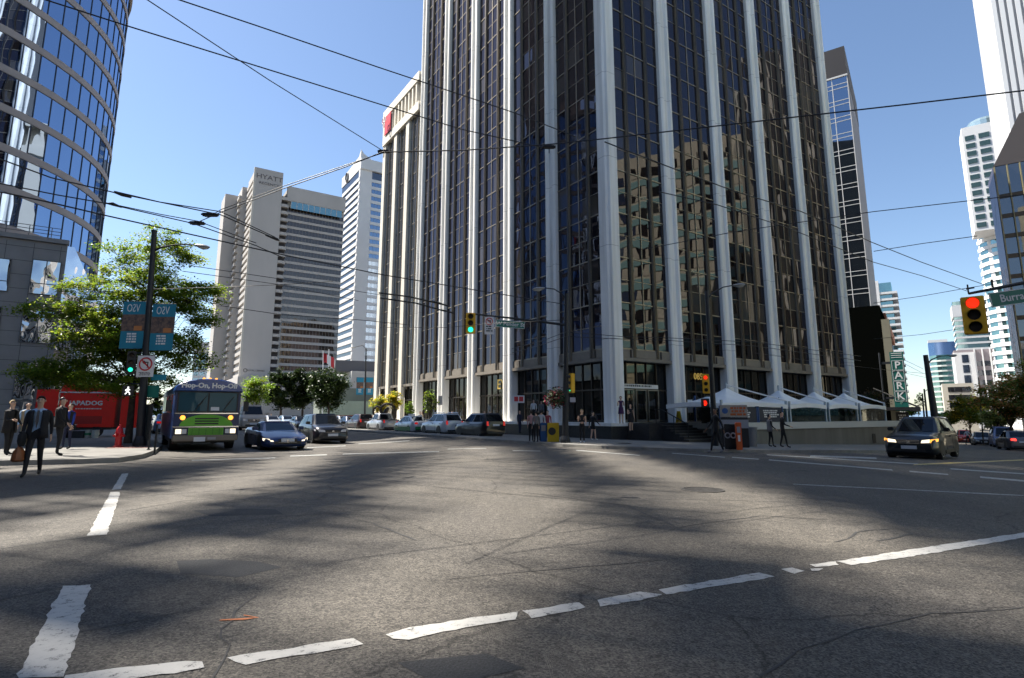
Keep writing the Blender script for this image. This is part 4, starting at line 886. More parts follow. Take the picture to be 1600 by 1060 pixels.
# ---- pole E just outside the frame, its arm reaching in at the right
Ye = 15.5; pe = thing('traffic_signal', 'mast arm at right edge carrying a large red signal and Burrard street sign', 'traffic signal')
a, _ = ray(1790, 700); bs = V((a*Ye, Ye, gz(a*Ye, Ye)+.1)); tp = bs+V((0, 0, 6.5))
b = MB(); b.tube([bs, tp], [.17, .12], 10); b.build('pole', POLE, pe, smooth=True)
b = MB(); b.tube([P(1514, 459, Ye), P(1560, 450, Ye), P(1640, 434, Ye+.02), V((bs.x, bs.y, P(1640, 434, Ye).z+.1))], [.035, .045, .06, .07], 8); b.build('mast_arm', POLE, pe, smooth=True)
b = MB(); b.tube([P(1513, 456, Ye)-V((0, 0, .05)), P(1513, 456, Ye)+V((0, 0, .2))], .02, 6); b.tube([P(1510, 452, Ye), P(1522, 450, Ye)], .02, 6); b.tube([P(1551, 449, Ye), P(1551, 449, Ye)+V((0, 0, .22))], .03, 6); b.build('bracket', POLE, pe)
U1, N1, _ = basis(39); h1 = (P(1523, 464, Ye).z-P(1523, 522, Ye).z)
signal(pe, P(1522, 493, Ye), U1, N1, 0, h1, h1*.5)
pl = nameplate(pe, 1546, 1630, 464, Ye-.15, 'Burrard', .3, -8)
# ---- PARK sign on the beige brick building
pk = thing('vertical_sign', 'tall green vertical sign reading PARK above the right street pavement', 'sign'); Yk = 79
c = P(1405, 596, Yk); h_ = P(1405, 549, Yk).z-P(1405, 641, Yk).z; w_ = (P(1414, 596, Yk)-P(1396, 596, Yk)).length
U1, N1, rz1 = basis(34); PG = mat('park_green', (.005, .11, .09), .45); b = MB(); b.box(-w_/2, w_/2, -.2, .2, -h_/2, h_/2, 0, U1, N1, c); sb = b.build('sign_panel', PG, pk)
for i, ch in enumerate('PARK'):
    o_ = c+V((0, 0, h_*(.27-.175*i)))
    text('sign_letter', ch, h_*.17, SIGNW, sb, o_+N1*.21, (R_(90), 0, rz1), .01, bold=.02)
    f = MB(); e = .05; hh = h_*.083; ww = w_*.42
    for (xa, xb, za, zb) in ((-ww, ww, hh-e, hh), (-ww, ww, -hh, -hh+e), (-ww, -ww+e, -hh, hh), (ww-e, ww, -hh, hh)): f.box(xa, xb, .2, .23, za, zb, 0, U1, N1, o_)
    f.build('letter_frame', SIGNW, sb)
f = MB()
for k in range(3): f.box(-w_*.4, w_*.4, .2, .22, h_*(.47-.035*k), h_*(.48-.035*k), 0, U1, N1, c)
f.build('stripe', SIGNW, sb)
text('park_symbol', 'P', h_*.07, mat('pale_green_ink', (.25, .45, .35), .5), sb, c+N1*.21-V((0, 0, h_*.37)), (R_(90), 0, rz1), .01)
b = MB(); b.box(-w_*.5, w_*.42, -.15, .15, -h_*.72, -h_*.52, 0, U1, N1, c); lo = b.build('lower_panel', SIGD, pk); dashes('lower_text', c+N1*.16, U1, N1, w_*.7, -h_*.56, 4, .3, SIGNW, lo, seed=9, ln=1.2)
b = MB(); b.box(-w_*1.3, -w_*.5, -.05, .05, h_*.3, h_*.34, 0, U1, N1, c); b.box(-w_*1.3, -w_*.5, -.05, .05, -h_*.3, -h_*.26, 0, U1, N1, c); b.tube([c-U1*w_*1.25+V((0, 0, h_*.5)), V((0, 0, -2))+Z(c-U1*w_*1.25, 0)], .12, 8); b.build('bracket', POLE, pk)
# ---- overhead wires
WIRE = mat('wire_black', (.012, .012, .014), .5)
def Wp(px, py, z=6.3):
    a, u = ray(px, py); Yv = (z-CAMZ)/u; return V((a*Yv, Yv, z))
WL = [
 ('black cable running from the top left corner across the sky to the dark tower', [(40, -10), (190, 38), (400, 103), (590, 162), (720, 202), (858, 233)], 7.6, .011),
 ('black cable from the top edge left of centre down to the dark tower', [(262, -6), (400, 40), (590, 105), (749, 158), (805, 177), (900, 214)], 8.2, .011),
 ('thin cable from the upper left sky down to the wire junction', [(215, -10), (420, 125), (600, 237)], 7.8, .009),
 ('long span wire rising from the wire junction over the tower to the right edge', [(598, 238), (725, 235), (858, 226), (945, 217), (1200, 188), (1420, 163), (1640, 137)], 7.5, .014),
 ('twin trolley crossover wire from the left wire node up to the junction', [(303, 350), (345, 332), (440, 296), (540, 261), (600, 237)], 7.0, .012),
 ('second twin trolley crossover wire close under the first', [(320, 343), (345, 328), (440, 292), (541, 258), (602, 238)], 7.0, .01),
 ('upper trolley wire entering from behind the round glass tower', [(-10, 245), (80, 278), (178, 301), (345, 336), (432, 374)], 6.4, .014),
 ('upper trolley wire running just above its twin past the lamp', [(178, 299), (250, 316), (345, 331), (430, 371)], 6.4, .012),
 ('lower trolley wire from the left edge past the glass tower', [(-10, 285), (90, 305), (165, 318), (300, 349), (400, 384), (440, 402)], 6.4, .014),
 ('lower trolley wire running just above its twin', [(165, 317), (250, 335), (310, 346), (400, 380)], 6.4, .011),
 ('thick feeder cable from left edge dipping toward the tower corner pole', [(-10, 298), (80, 317), (165, 337), (300, 367), (450, 400), (600, 430), (770, 458), (884, 476)], 6.9, .02),
 ('thin span wire from the left trees to the dark tower edge', [(295, 415), (430, 435), (600, 462)], 6.6, .012),
 ('thin span wire below it crossing the hotel front', [(285, 424), (430, 444), (560, 470)], 6.6, .012),
 ('level span wire crossing the hotel and tower base to the signal pole', [(240, 452), (345, 449), (440, 445), (520, 440)], 6.6, .012),
 ('dark double trolley wire crossing the lower tower bays', [(592, 458), (640, 464), (700, 478)], 5.9, .03),
 ('dark double trolley wire just below, with clamps', [(594, 466), (650, 474), (697, 487)], 5.9, .03),
 ('level wire at the height of the mast arm', [(594, 512), (700, 512), (760, 506), (884, 500)], 5.6, .012),
 ('thin wire crossing the hotel wall toward the tower base', [(345, 478), (440, 492), (560, 500), (640, 508)], 5.6, .014),
 ('trolley wire pair in front of the tower corner, upper', [(800, 545), (850, 532), (884, 519), (970, 526), (1040, 528), (1180, 535), (1345, 557)], 5.3, .016),
 ('trolley wire pair in front of the tower corner, lower', [(800, 552), (850, 538), (884, 526), (970, 530), (1040, 532), (1180, 541), (1345, 564)], 5.2, .016),
 ('wire falling across the right face of the tower above the patio', [(1180, 552), (1280, 566), (1400, 580), (1446, 590)], 5.0, .012),
 ('long wire descending across the right tower face to the right signal', [(945, 222), (1040, 259), (1150, 300), (1250, 330), (1365, 380), (1440, 410), (1540, 446)], 7.0, .013),
 ('second wire descending across the right tower face', [(1030, 300), (1120, 320), (1230, 356), (1365, 410), (1440, 431), (1514, 456)], 6.8, .012),
 ('rising wire over the right street, uppermost', [(1000, 391), (1150, 362), (1365, 331), (1523, 313), (1640, 300)], 7.4, .012),
 ('rising wire over the right street, second from top', [(1365, 393), (1440, 381), (1527, 369)], 7.2, .012),
 ('rising wire over the right street ending at the right mast arm', [(1365, 474), (1440, 463), (1513, 450), (1551, 444)], 6.6, .012),
 ('faint rising wire low over the right street', [(1365, 530), (1440, 523), (1500, 514)], 6.4, .014),
 ('far wire between the green sign and the thick pole, upper', [(1414, 563), (1443, 577)], 7.5, .02),
 ('far wire between the green sign and the thick pole, lower', [(1414, 569), (1443, 584)], 7.2, .02),
 ('far trolley wire meeting the thick pole, with hangers', [(1414, 581), (1446, 584), (1470, 584)], 6.6, .02),
]
for lb, pts, z, r in WL:
    # a gently sagging catenary through the measured points, densified
    q = [Wp(x, y, z) for x, y in pts]; t_ = MB(); t_.tube(q, r, 6); o = t_.build('overhead_wire', WIRE, smooth=True); tag(o, lb, 'wire')
for i, (x, y, z, lb) in enumerate(((328, 336, 7.0, 'right'), (308, 349, 7.0, 'left'), (600, 237, 7.6, 'junction'), (858, 230, 7.5, 'tower'))):
    c = Wp(x, y, z); t_ = thing('wire_clamp', {'right': 'chunky trolley wire crossing clamp, the upper one of the left pair', 'left': 'chunky trolley wire crossing clamp, the lower one of the left pair', 'junction': 'ring clamp where three wires meet beside the dark tower', 'tower': 'insulator clamp hanging before the tower corner glass'}[lb], 'wire clamp', c)
    b = MB(); k = .09 if i < 2 else .06
    b.box(-k*2, k*2, -k, k, -k*.4, k*.4); b.build('plate', WIRE, t_, bevel=.01); b = MB()
    b.tube([(-k*2.4, k*.5, 0), (k*2.4, -k*.5, 0)], k*.35, 8); b.tube([(-k*2.4, -k*.6, 0), (k*2.4, k*.6, 0)], k*.3, 8)
    if i > 1: b.tube([(0, 0, k), (0, 0, -k*2.5)], k*.2, 6)
    b.build('bar', WIRE, t_)
for i, (pts, z) in enumerate((([(178, 301), (190, 304), (205, 309)], 6.4), ([(166, 318), (176, 319), (190, 324)], 6.4), ([(415, 368), (432, 374), (436, 376)], 6.4), ([(668, 470), (684, 473), (700, 479)], 5.9), ([(690, 484), (710, 490)], 5.9))):
    t_ = MB(); t_.tube([Wp(x, y, z) for x, y in pts], [.015, .045, .02][:len(pts)], 8); o = t_.build('wire_insulator', WIRE, smooth=True)
    tag(o, ['thick insulator at the left end of the upper trolley wire', 'thick insulator at the left end of the lower trolley wire', 'small insulator before the hotel balconies', 'thick insulator before the third tower bay', 'thick insulator at the end of the double wire'][i], 'insulator')
# ================================================================ patio, tents, boards, boxes
def onR(px, out, rowz=None):       # parameter u along the right face for a sight column, on the line parallel to the face at distance out
    a, _ = ray(px, 660); o = C0+NR*out
    return (o.x-a*o.y)/(a*Rr.y-Rr.x)
uw0, uw1 = onR(1168, 7.5), onR(1402, 7.5)
STEEL = mat('brushed_stone', (.13, .13, .12), .35, noise=.35, nscale=.8, stretch=(1, 1, .15)); CAP = mat('wall_cap', (.5, .5, .48), .5)
pw = thing('patio_wall', 'dark polished stone retaining wall with pale cap below the patio tents', 'wall')
b = MB(); b.box(uw0, uw1, 2.5, 7.5, -3, .62, 0, Rr, NR, C0); b.build('wall', STEEL, pw)
b = MB(); b.box(uw0-.1, uw1+.1, 2.4, 7.62, .621, 1.06, 0, Rr, NR, C0); b.build('wall_cap', CAP, pw)
b = MB(); u0 = onR(1363, 7.5); b.box(u0-.25, u0+.25, 7.505, 7.53, -.6, .1, 0, Rr, NR, C0); b.build('vent', BLACK, pw)
# glass screens and posts
scr = thing('glass_screen', 'row of clear glass wind screens on the patio wall under the white tents', 'screen')
SG = mat('clear_screen', (.5, .55, .55), .05); 
def thin_glass():
    m = bpy.data.materials.new('thin_glass'); m.use_nodes = True; n, l = nodes(m); n.remove(n['Principled BSDF']); out = n['Material Output']
    t = n.new('ShaderNodeBsdfTransparent'); t.inputs[0].default_value = (.72, .78, .78, 1); g = n.new('ShaderNodeBsdfAnisotropic'); g.inputs['Roughness'].default_value = .02; fr = facing(n, l)
    ma = n.new('ShaderNodeMath'); ma.operation = 'ADD'; ma.inputs[1].default_value = .08; l.new(fr, ma.inputs[0])
    mx = n.new('ShaderNodeMixShader'); l.new(ma.outputs[0], mx.inputs[0]); l.new(t.outputs[0], mx.inputs[1]); l.new(g.outputs[0], mx.inputs[2]); l.new(mx.outputs[0], out.inputs[0]); return m
TG = thin_glass()
us = onR(1223, 7.2); ue = onR(1386, 7.2); n = 9
for k in range(n):
    a = us+(ue-us)*k/n+.04; c_ = us+(ue-us)*(k+1)/n-.04
    b = MB(); b.box(a, c_, 7.2, 7.215, 1.07, 2.05, 0, Rr, NR, C0); b.build('glass_pane', TG, scr)
PST = mat('pale_post', (.45, .5, .52), .5)
# planters and seat backs seen through the glass
pl_ = thing('planter_row', 'row of green patio planters behind the glass screens', 'planter'); rnd = random.Random(11)
b = MB(); b.box(us+1, ue-1, 5.2, 5.8, 1.065, 1.5, 0, Rr, NR, C0); b.build('trough', DARKST, pl_)
b = MB()
for _ in range(2600):
    u = rnd.uniform(us+1, ue-1); p = C0+Rr*u+NR*rnd.uniform(5.1, 5.9)+V((0, 0, 1.5+abs(rnd.gauss(0, .28)))); d1 = V((rnd.uniform(-1, 1), rnd.uniform(-1, 1), rnd.uniform(-1, 1))).normalized(); d2 = d1.orthogonal().normalized(); k = .09
    b.add([p-d1*k, p+d2*k*.5, p+d1*k, p-d2*k*.5], [(0, 1, 2, 3)])
b.build('foliage', mat('planter_leaf', (.05, .09, .03), .6, noise=.4, nscale=4), pl_)
# white folded patio umbrellas
for i, f in enumerate((.36, .55, .72, .88)):
    u = us+(ue-us)*f; t_ = thing('folded_umbrella', ['first', 'second', 'third', 'fourth'][i]+' folded white umbrella from the left behind the patio glass', 'umbrella', Z(C0+Rr*u+NR*4.6, 1.0), group='folded umbrellas behind the patio glass')
    b = MB(); b.lathe([(.02, 0), (.02, .5)], (0, 0, 0), 8); b.build('pole', FR, t_); b = MB(); b.lathe([(.03, .4), (.13, .5), (.1, 1.1), (.02, 1.45)], (0, 0, 0), 10); b.build('canopy', mat('canvas_white', (.6, .6, .58), .8), t_)
# tents
CANV = mat('tent_canvas', (.88, .89, .88), .65, noise=.04, nscale=1.2); 
tx = [1128, 1234, 1295, 1344, 1388]; peaks = [1196, 1247, 1292, 1333]
for i in range(4):
    u0, u1 = onR(tx[i]+2, 7.3), onR(tx[i+1]-1, 7.3); t_ = thing('patio_tent', ['first', 'second', 'third', 'fourth'][i]+' white peaked patio tent from the left', 'tent', group='white peaked patio tents')
    if i: u0 = onR(tx[i]+1.5, 7.3)+.12
    um = (u0+u1)/2; ze = 2.22; zp = 3.32; o = C0
    n = 10; vs = []; fs = []
    corners = [(u0, 7.3), (u1, 7.3), (u1, 2.9), (u0, 2.9)]
    per = []
    for k in range(4):
        (ua, va), (ub, vb) = corners[k], corners[(k+1) % 4]
        for j in range(n):
            t = j/n; sg = .12*math.sin(math.pi*t); per.append((ua+(ub-ua)*t, va+(vb-va)*t, ze+sg))
    cv = 5.1; M = 8; rings = []
    for q_ in range(M+1):
        t = q_/M; h = zp-(zp-ze)*(1-(1-t)**1.9)
        rings.append([o+Rr*(um+(pu-um)*t)+NR*(cv+(pv-cv)*t)+V((0, 0, zp+(pz-zp)*(1-(1-t)**1.8))) for pu, pv, pz in per] if q_ else [o+Rr*(um+(pu-um)*.02)+NR*(cv+(pv-cv)*.02)+V((0, 0, zp)) for pu, pv, pz in per])
    b = MB(); b.loft(rings, cap=False); b.build('canopy', CANV, t_, smooth=True)
    b = MB(); K = len(per); vs = [o+Rr*pu+NR*pv+V((0, 0, pz-dz)) for dz in (0, .28) for pu, pv, pz in per]; b.add(vs, [(k, (k+1) % K, K+(k+1) % K, K+k) for k in range(K)]); b.build('valance', CANV, t_)
    for uu in (u0+.05, u1-.05):
        b = MB(); b.box(uu-.06, uu+.06, 7.14, 7.26, 1.065, 2.45, 0, Rr, NR, C0); b.build('post', PST, t_)
    b = MB(); b.tube([o+Rr*um+NR*cv+V((0, 0, zp-.1)), o+Rr*um+NR*cv+V((0, 0, zp+.38))], .07, 8); b.build('mast', PST, t_)
    b = MB(); b.tube([o+Rr*um+NR*cv+V((0, 0, zp+.24)), o+Rr*(u1-.05)+NR*7.25+V((0, 0, ze+.25))], .05, 6); b.build('strut', SIGNW, t_)
# navy boards with white lettering
NAVY = mat('navy_board', (.006, .012, .035), .5); BPOST = mat('blue_post', (.01, .06, .2), .5)
for i, (x0, x1) in enumerate(((1127, 1182), (1186, 1222))):
    out = 7.3; ua, ub = onR(x0, out), onR(x1, out); t_ = thing('notice_board', ['wide navy board with white lettering left of its twin under the first tent', 'narrower navy board with bold white lettering beside the glass screens'][i], 'notice board')
    b = MB(); b.box(ua, ub, out, out+.05, 1.1 if i else .95, 2.02, 0, Rr, NR, C0); bd_ = b.build('panel', NAVY, t_)
    dashes('panel_lettering', C0+Rr*((ua+ub)/2)+NR*(out+.05), Rr, NR, (ub-ua)*.7, 1.85, 4, .13, SIGNW, bd_, seed=i+2, ln=3.5)
    for uu in (ua-.05, ub+.05):
        b = MB(); b.box(uu-.05, uu+.05, out-.05, out+.07, .9, 2.08, 0, Rr, NR, C0); b.build('post', BPOST, t_)
# board + counter + bins at the pavement
def flatbox(lb, name, cat, x0, x1, yb, h, depth, m, az=18, parent=None, zoff=0, z0=0.0):
    g = G((x0+x1)/2, yb, .13); U_, N_, rz_ = basis(az); w_ = abs(x1-x0)/FPX*g.y/.98*1.02; t_ = thing(name, lb, cat, g, rz_)
    b = MB(); b.box(-w_/2, w_/2, -depth/2, depth/2, z0, h); b.build('body', m, t_, bevel=.015); return t_, w_
GREYP = mat('grey_panel', (.3, .3, .32), .6)
t_, w_ = flatbox('grey counter box carrying a beige and orange printed board', 'display_counter', 'counter', 1131, 1168, 699, 1.42, .5, BLACK)
b = MB(); b.box(-w_/2-.02, w_/2+.02, -.28, .28, .9, 1.3); b.build('front_panel', GREYP, t_)
b = MB(); b.box(-w_/2-.02, w_/2+.02, -.03, .03, 1.43, 2.0); bp_ = b.build('printed_board', mat('beige_print', (.36, .32, .26), .6, noise=.2, nscale=4), t_)
dashes('board_lettering', V((.2, -.03, 0)), V((1, 0, 0)), V((0, -1, 0)), w_*.6, 1.9, 3, .15, mat('orange_print', (.55, .12, .02), .6), bp_, seed=4)
b = MB(); b.lathe([(.14, 0), (.14, .01), (0, .012)], (0, 0, 0), 14); o = b.build('round_logo', mat('blue_logo', (.05, .12, .3), .5), bp_); o.location = (-w_*.32, -.032, 1.72); o.rotation_euler = (R_(90), 0, 0)
def bin_(x0, x1, yb, h, m, lb, ring=None):
    t_, w_ = flatbox(lb, 'litter_bin' if ring else 'newspaper_box', 'bin' if ring else 'newspaper box', x0, x1, yb, h, .45, m)
    if ring:
        b = MB(); b.tube([(math.cos(a)*.1, -.235, h*.55+math.sin(a)*.1) for a in [2*math.pi*k/14 for k in range(15)]], .028, 5); b.build('round_emblem', ring, t_)
        b = MB(); b.box(-w_/2*.8, w_/2*.8, -.24, -.226, h*.8, h*.9); b.build('slot', INK, t_)
    return t_, w_
bin_(1133.5, 1142, 702, 1.05, BLACK, 'black litter bin with grey ring emblem, left of the pair', GREYP)
bin_(1142.5, 1150.5, 702, 1.05, BLACK, 'black litter bin with white ring emblem, beside the orange box', SIGNW)
t_, w_ = bin_(1151.5, 1159.5, 703, 1.12, mat('orange_box', (.62, .11, .02), .5), 'tall bright orange newspaper box beside the black bins'); b = MB(); b.box(-w_*.3, w_*.3, -.24, -.226, .7, .95); b.build('window', GREYP, t_); b = MB(); b.box(-w_*.2, w_*.2, -.24, -.226, .35, .6); b.build('label', SIGNW, t_)
g = G(1175, 698, .13); t_ = thing('litter_bin', 'round grey litter bin at the left end of the stone wall', 'bin', g); b = MB(); b.lathe([(.25, 0), (.3, .9), (.31, .95), (.26, .96), (.25, .8), (0, .8)], (0, 0, 0), 16); b.build('body', mat('bin_grey', (.2, .2, .2), .5), t_, smooth=True); b = MB(); b.lathe([(.33, .94), (.33, 1.0), (.27, 1.0)], (0, 0, 0), 16); b.build('rim', LAMPB, t_)
# boxes by the kerb in front of the corner
t_, w_ = flatbox('yellow newspaper box with a black disc at the kerb by the corner pole', 'newspaper_box', 'newspaper box', 856, 873, 690.5, .98, .45, mat('yellow_box', (.62, .4, .01), .5), az=4)
b = MB(); b.lathe([(.2, 0), (.2, .008), (.09, .01), (0, .01)], (0, 0, 0), 18); o = b.build('black_disc', INK, t_); o.location = (-w_*.1, -.228, .55); o.rotation_euler = (R_(90), 0, 0)
t_, w_ = flatbox('blue newspaper box between the yellow box and the waiting people', 'newspaper_box', 'newspaper box', 845, 854, 690, .98, .4, mat('blue_box', (.02, .1, .3), .5), az=4)
b = MB(); b.box(-w_*.35, w_*.35, -.21, -.2, .55, .85); b.build('window', GREYP, t_)
# yellow folding board, white notice, leaflet post on the plaza
yb_ = C0+Rr*onR(1061, 2.2)+NR*2.2; t_ = thing('wet_floor_sign', 'yellow folding caution board on the plaza by the second pier', 'sign', Z(yb_, 1.0), AZR)
for s_ in (-1, 1):
    b = MB(); b.add([(-.16, s_*.16, 0), (.16, s_*.16, 0), (.13, s_*.02, .78), (-.13, s_*.02, .78), (-.16, s_*.18, 0), (.16, s_*.18, 0), (.13, s_*.04, .8), (-.13, s_*.04, .8)], [(0, 1, 2, 3), (7, 6, 5, 4), (0, 4, 5, 1), (1, 5, 6, 2), (2, 6, 7, 3), (3, 7, 4, 0)]); b.build('panel', mat('caution_yellow', (.65, .42, .01), .45), t_)
u = onR(1085, 3); t_ = thing('notice_stand', 'white notice sheet on a stand at the top of the stairs', 'sign', Z(C0+Rr*u+NR*2.7, .99), AZR); b = MB(); b.box(-.25, .25, -.02, .02, .7, 1.6); b.build('panel', SIGNW, t_); b = MB(); b.tube([(0, 0, 0), (0, 0, .7)], .03, 6); b.tube([(-.2, 0, 0), (.2, 0, 0)], .03, 6); b.build('stand', POLE, t_)
u = onR(1093, 3); t_ = thing('blue_post', 'slim blue and white marker post beside the white notice stand', 'post', Z(C0+Rr*u+NR*2.7, .99), AZR); b = MB(); b.box(-.05, .05, -.05, .05, .0, 1.9); b.build('post', BPOST, t_); b = MB(); b.box(-.055, .055, -.055, -.051, .1, 1.1); b.build('reflector', SIGNW, t_)
t_ = thing('information_board', 'dark information board with white lines between the stairs and patio', 'notice board'); u0, u1 = onR(1096, 4.5), onR(1121, 4.5); b = MB(); b.box(u0, u1, 4.5, 4.56, .99, 2.5, 0, Rr, NR, C0); pp = b.build('panel', BLACK, t_); dashes('lettering', C0+Rr*((u0+u1)/2)+NR*4.56, Rr, NR, (u1-u0)*.8, 2.25, 2, .12, SIGNW, pp, seed=8); b = MB(); 
b.tube([C0+Rr*(u0+.9)+NR*4.58+V((0, 0, 1.7)), C0+Rr*(u0+1.6)+NR*4.58+V((0, 0, 1.7))], .05, 6); b.build('white_mark', SIGNW, pp)
dashes('sign_lettering', SIGNROW[1], Rr, NR, 3.6, 3.7, 1, .2, INK, SIGNROW[0], seed=12, ln=1.6)
# ---- plaza sign on posts near the third pier, parking sign
for lb, px, py, Y0, w_, h_, red in (('white notice with red disc on a post in front of the lobby windows', 810, 624, 43, .9, .55, True), ('small dark parking notice fixed to the fourth pier', 688, 626, 57, .4, .9, False)):
    c = P(px, py, Y0); t_ = thing('street_sign', lb, 'sign'); b = MB(); b.box(-w_/2, w_/2, -.02, .02, -h_/2, h_/2, 0, V((1, 0, 0)), V((0, -1, 0)), c); pn = b.build('panel', SIGNW if red else GREYP, t_)
    if red:
        b = MB(); b.box(-w_*.35, -w_*.02, .02, .03, -h_*.3, h_*.35, 0, V((1, 0, 0)), V((0, -1, 0)), c); b.box(w_*.05, w_*.4, .02, .03, -h_*.3, h_*.35, 0, V((1, 0, 0)), V((0, -1, 0)), c); b.build('red_mark', REDR, pn)
    b = MB(); b.tube([c-V((0, 0, h_/2)), Z(c, 1.0 if red else .15)], .025, 6); b.build('post', POLE, t_)
# white street tables/kiosk bits in the lobby front: sculpture and flags
g = D(602, 62, .13); t_ = thing('bronze_sculpture', 'dark twisting bronze sculpture with ring shapes by the yellow trees', 'sculpture', g); BRZ = mat('dark_bronze', (.03, .022, .015), .4, .5)
b = MB(); b.box(-.7, .7, -.5, .5, 0, .5); b.build('base', DARKST, t_, bevel=.03)
b = MB(); b.tube([(0, 0, .5), (.25, 0, 1.0), (-.15, 0, 1.5), (.1, 0, 2.0), (.3, 0, 2.3)], [.5, .35, .3, .25, .1], 10); b.build('figure', BRZ, t_, smooth=True)
b = MB(); b.tube([(.2+math.cos(a)*.75, 0, 2.1+math.sin(a)*.6) for a in [math.pi*(-.1+1.5*k/12) for k in range(13)]], .13, 8); b.tube([(-.9+math.cos(a)*.45, 0, 1.9+math.sin(a)*.5) for a in [math.pi*(.3+1.2*k/12) for k in range(13)]], .12, 8); b.build('ring', BRZ, t_, smooth=True)
fg = thing('flag_pole', 'white pole with a red and white flag before the striped tower base', 'flag'); Yf = 175
a, _ = ray(512, 650); b = MB(); b.tube([V((a*Yf, Yf, 0)), P(514, 546, Yf)], .14, 6); b.build('pole', SIGNW, fg)
for nm, x0, x1, m_ in (('red_band', 507, 511, REDR), ('white_band', 511, 517, SIGNW), ('red_band', 517, 522, REDR)):
    b = MB(); A = [P(x0, 552+(x0-507)*.5, Yf), P(x1, 552+(x1-507)*.5, Yf), P(x1, 565+(x1-507)*.8, Yf), P(x0, 565+(x0-507)*.8, Yf)]; b.quad(*A); b.add([p+V((0, .08, 0)) for p in A], [(3, 2, 1, 0)]); b.build(nm, m_, fg)
fg = thing('flag_pole', 'second white pole with a drooping red flag left of the first', 'flag')
a, _ = ray(504, 650); b = MB(); b.tube([V((a*Yf, Yf, 0)), P(505, 548, Yf)], .14, 6); b.build('pole', SIGNW, fg)
b = MB(); A = [P(505, 551, Yf), P(509, 553, Yf), P(508, 567, Yf), P(505, 566, Yf)]; b.quad(*A); b.add([p+V((0, .08, 0)) for p in A], [(3, 2, 1, 0)]); b.build('flag', REDR, fg)
# ---- red food trailer
FRED = mat('trailer_red', (.85, .02, .01), .4, noise=.1, nscale=1); WTRIM = mat('white_trim', (.75, .72, .7), .4)
g = G(140, 682, .14); tr = thing('food_trailer', 'bright red food trailer with rounded roof and white lettering on the left pavement', 'trailer', g, R_(20)); 
a1 = (P(178, 640, g.y)-P(92, 640, g.y)).length*.84
hw = a1/2
def rrect(x0, x1, z0, z1, r, n=5):
    pts = [(x0, z0), (x1, z0)]
    pts += [(x1-r+r*math.cos(t), z1-r+r*math.sin(t)) for t in [math.pi/2*k/n for k in range(n+1)]]
    pts += [(x0+r+r*math.cos(t), z1-r+r*math.sin(t)) for t in [math.pi/2+math.pi/2*k/n for k in range(n+1)]]
    return pts
b = MB(); pr = rrect(-hw, hw, .55, 2.95, .35); b.loft([[V((x, y, z)) for x, z in pr] for y in (-1.0, 1.0)]); b.build('body', FRED, tr, bevel=.03)
b = MB(); b.box(-hw-.05, hw+.05, -1.03, 1.03, 2.55, 2.62); b.build('white_stripe', WTRIM, tr)
b = MB(); b.loft([[V((x*.98, y, z)) for x, z in rrect(-hw, hw, 2.622, 3.1, .3)] for y in (-.95, .95)]); b.build('roof', FRED, tr, smooth=False, bevel=.05)
text('trailer_lettering', 'JAPADOG', .36, WTRIM, tr, V((-hw*.05, -1.02, 1.95)), (R_(90), 0, 0), .01, bold=.01, sx=1.05)
dashes('small_lettering', V((hw*.05, -1.0, 0)), V((1, 0, 0)), V((0, -1, 0)), 1.6, 1.66, 1, .09, WTRIM, tr, seed=6)
b = MB(); b.box(-hw+.5, hw-.6, -1.02, -.98, .75, 1.2); b.build('lower_panel', mat('trailer_panel', (.4, .02, .015), .4), tr)
b = MB(); b.box(hw+.25, hw+1.2, -.9, .9, .5, 2.65); b.build('side_cabinet', FRED, tr, bevel=.05); b = MB(); b.box(hw+.24, hw+.26, -.85, .85, .55, 2.6); b.build('cabinet_shadow_gap', INK, tr)
b = MB(); b.box(-hw-1.1, -hw-.05, -1.05, -1.0, 1.2, 2.75); b.build('open_flap', FRED, tr)
for x in (-hw*.4, hw*.4):
    b = MB(); b.lathe([(.3, -.12), (.33, -.08), (.33, .08), (.3, .12), (0, .12)], (x, -.85, .33), 18, axis='y'); b.build('wheel', mat('tyre', (.02, .02, .02), .8), tr)
b = MB(); b.box(-hw*.95, hw*.95, -.9, .9, .4, .549); b.build('chassis', INK, tr)
# goods standing by the trailer
BUCK = mat('white_bucket', (.6, .6, .56), .5); GRB = mat('green_bucket', (.05, .25, .12), .5); BLKB = mat('black_crate', (.03, .03, .03), .6)
for i, (px, kind, lb) in enumerate(((133, 'box', 'black crate on the ground at the foot of the red trailer'), (147, 'box', 'dark low box right of the black crate by the trailer'), (157, 'bucket', 'white bucket with green band by the red trailer'), (168, 'bucket', 'white bucket nearest the right end of the red trailer'), (126, 'chair', 'folded black board leaning on the red trailer'))):
    p = G(px, 683.5, .14); p = p+V((0, -1.0, 0)); p.z = gz(p.x, p.y)+.14; t_ = thing('bucket' if kind == 'bucket' else 'crate', lb, 'bucket' if kind == 'bucket' else 'crate', p)
    if kind == 'bucket': b = MB(); b.lathe([(.15, 0), (.18, .42), (.19, .44), (.17, .44), (.15, .3), (0, .3)], (0, 0, 0), 14); b.build('body', BUCK, t_, smooth=True); b = MB(); b.lathe([(.165, .15), (.183, .15), (.188, .28), (.17, .28)], (0, 0, 0), 14); b.build('band', GRB if i == 2 else BUCK, t_)
    else:
        b = MB(); b.box(-.28, .28, -.2, .2, 0, .38 if kind == 'box' else .7); b.build('body', BLKB, t_, bevel=.02); b = MB(); b.box(-.3, .3, -.22, .22, (.38 if kind == 'box' else .7)+.001, (.38 if kind == 'box' else .7)+.04); b.build('lid', GREYP, t_)
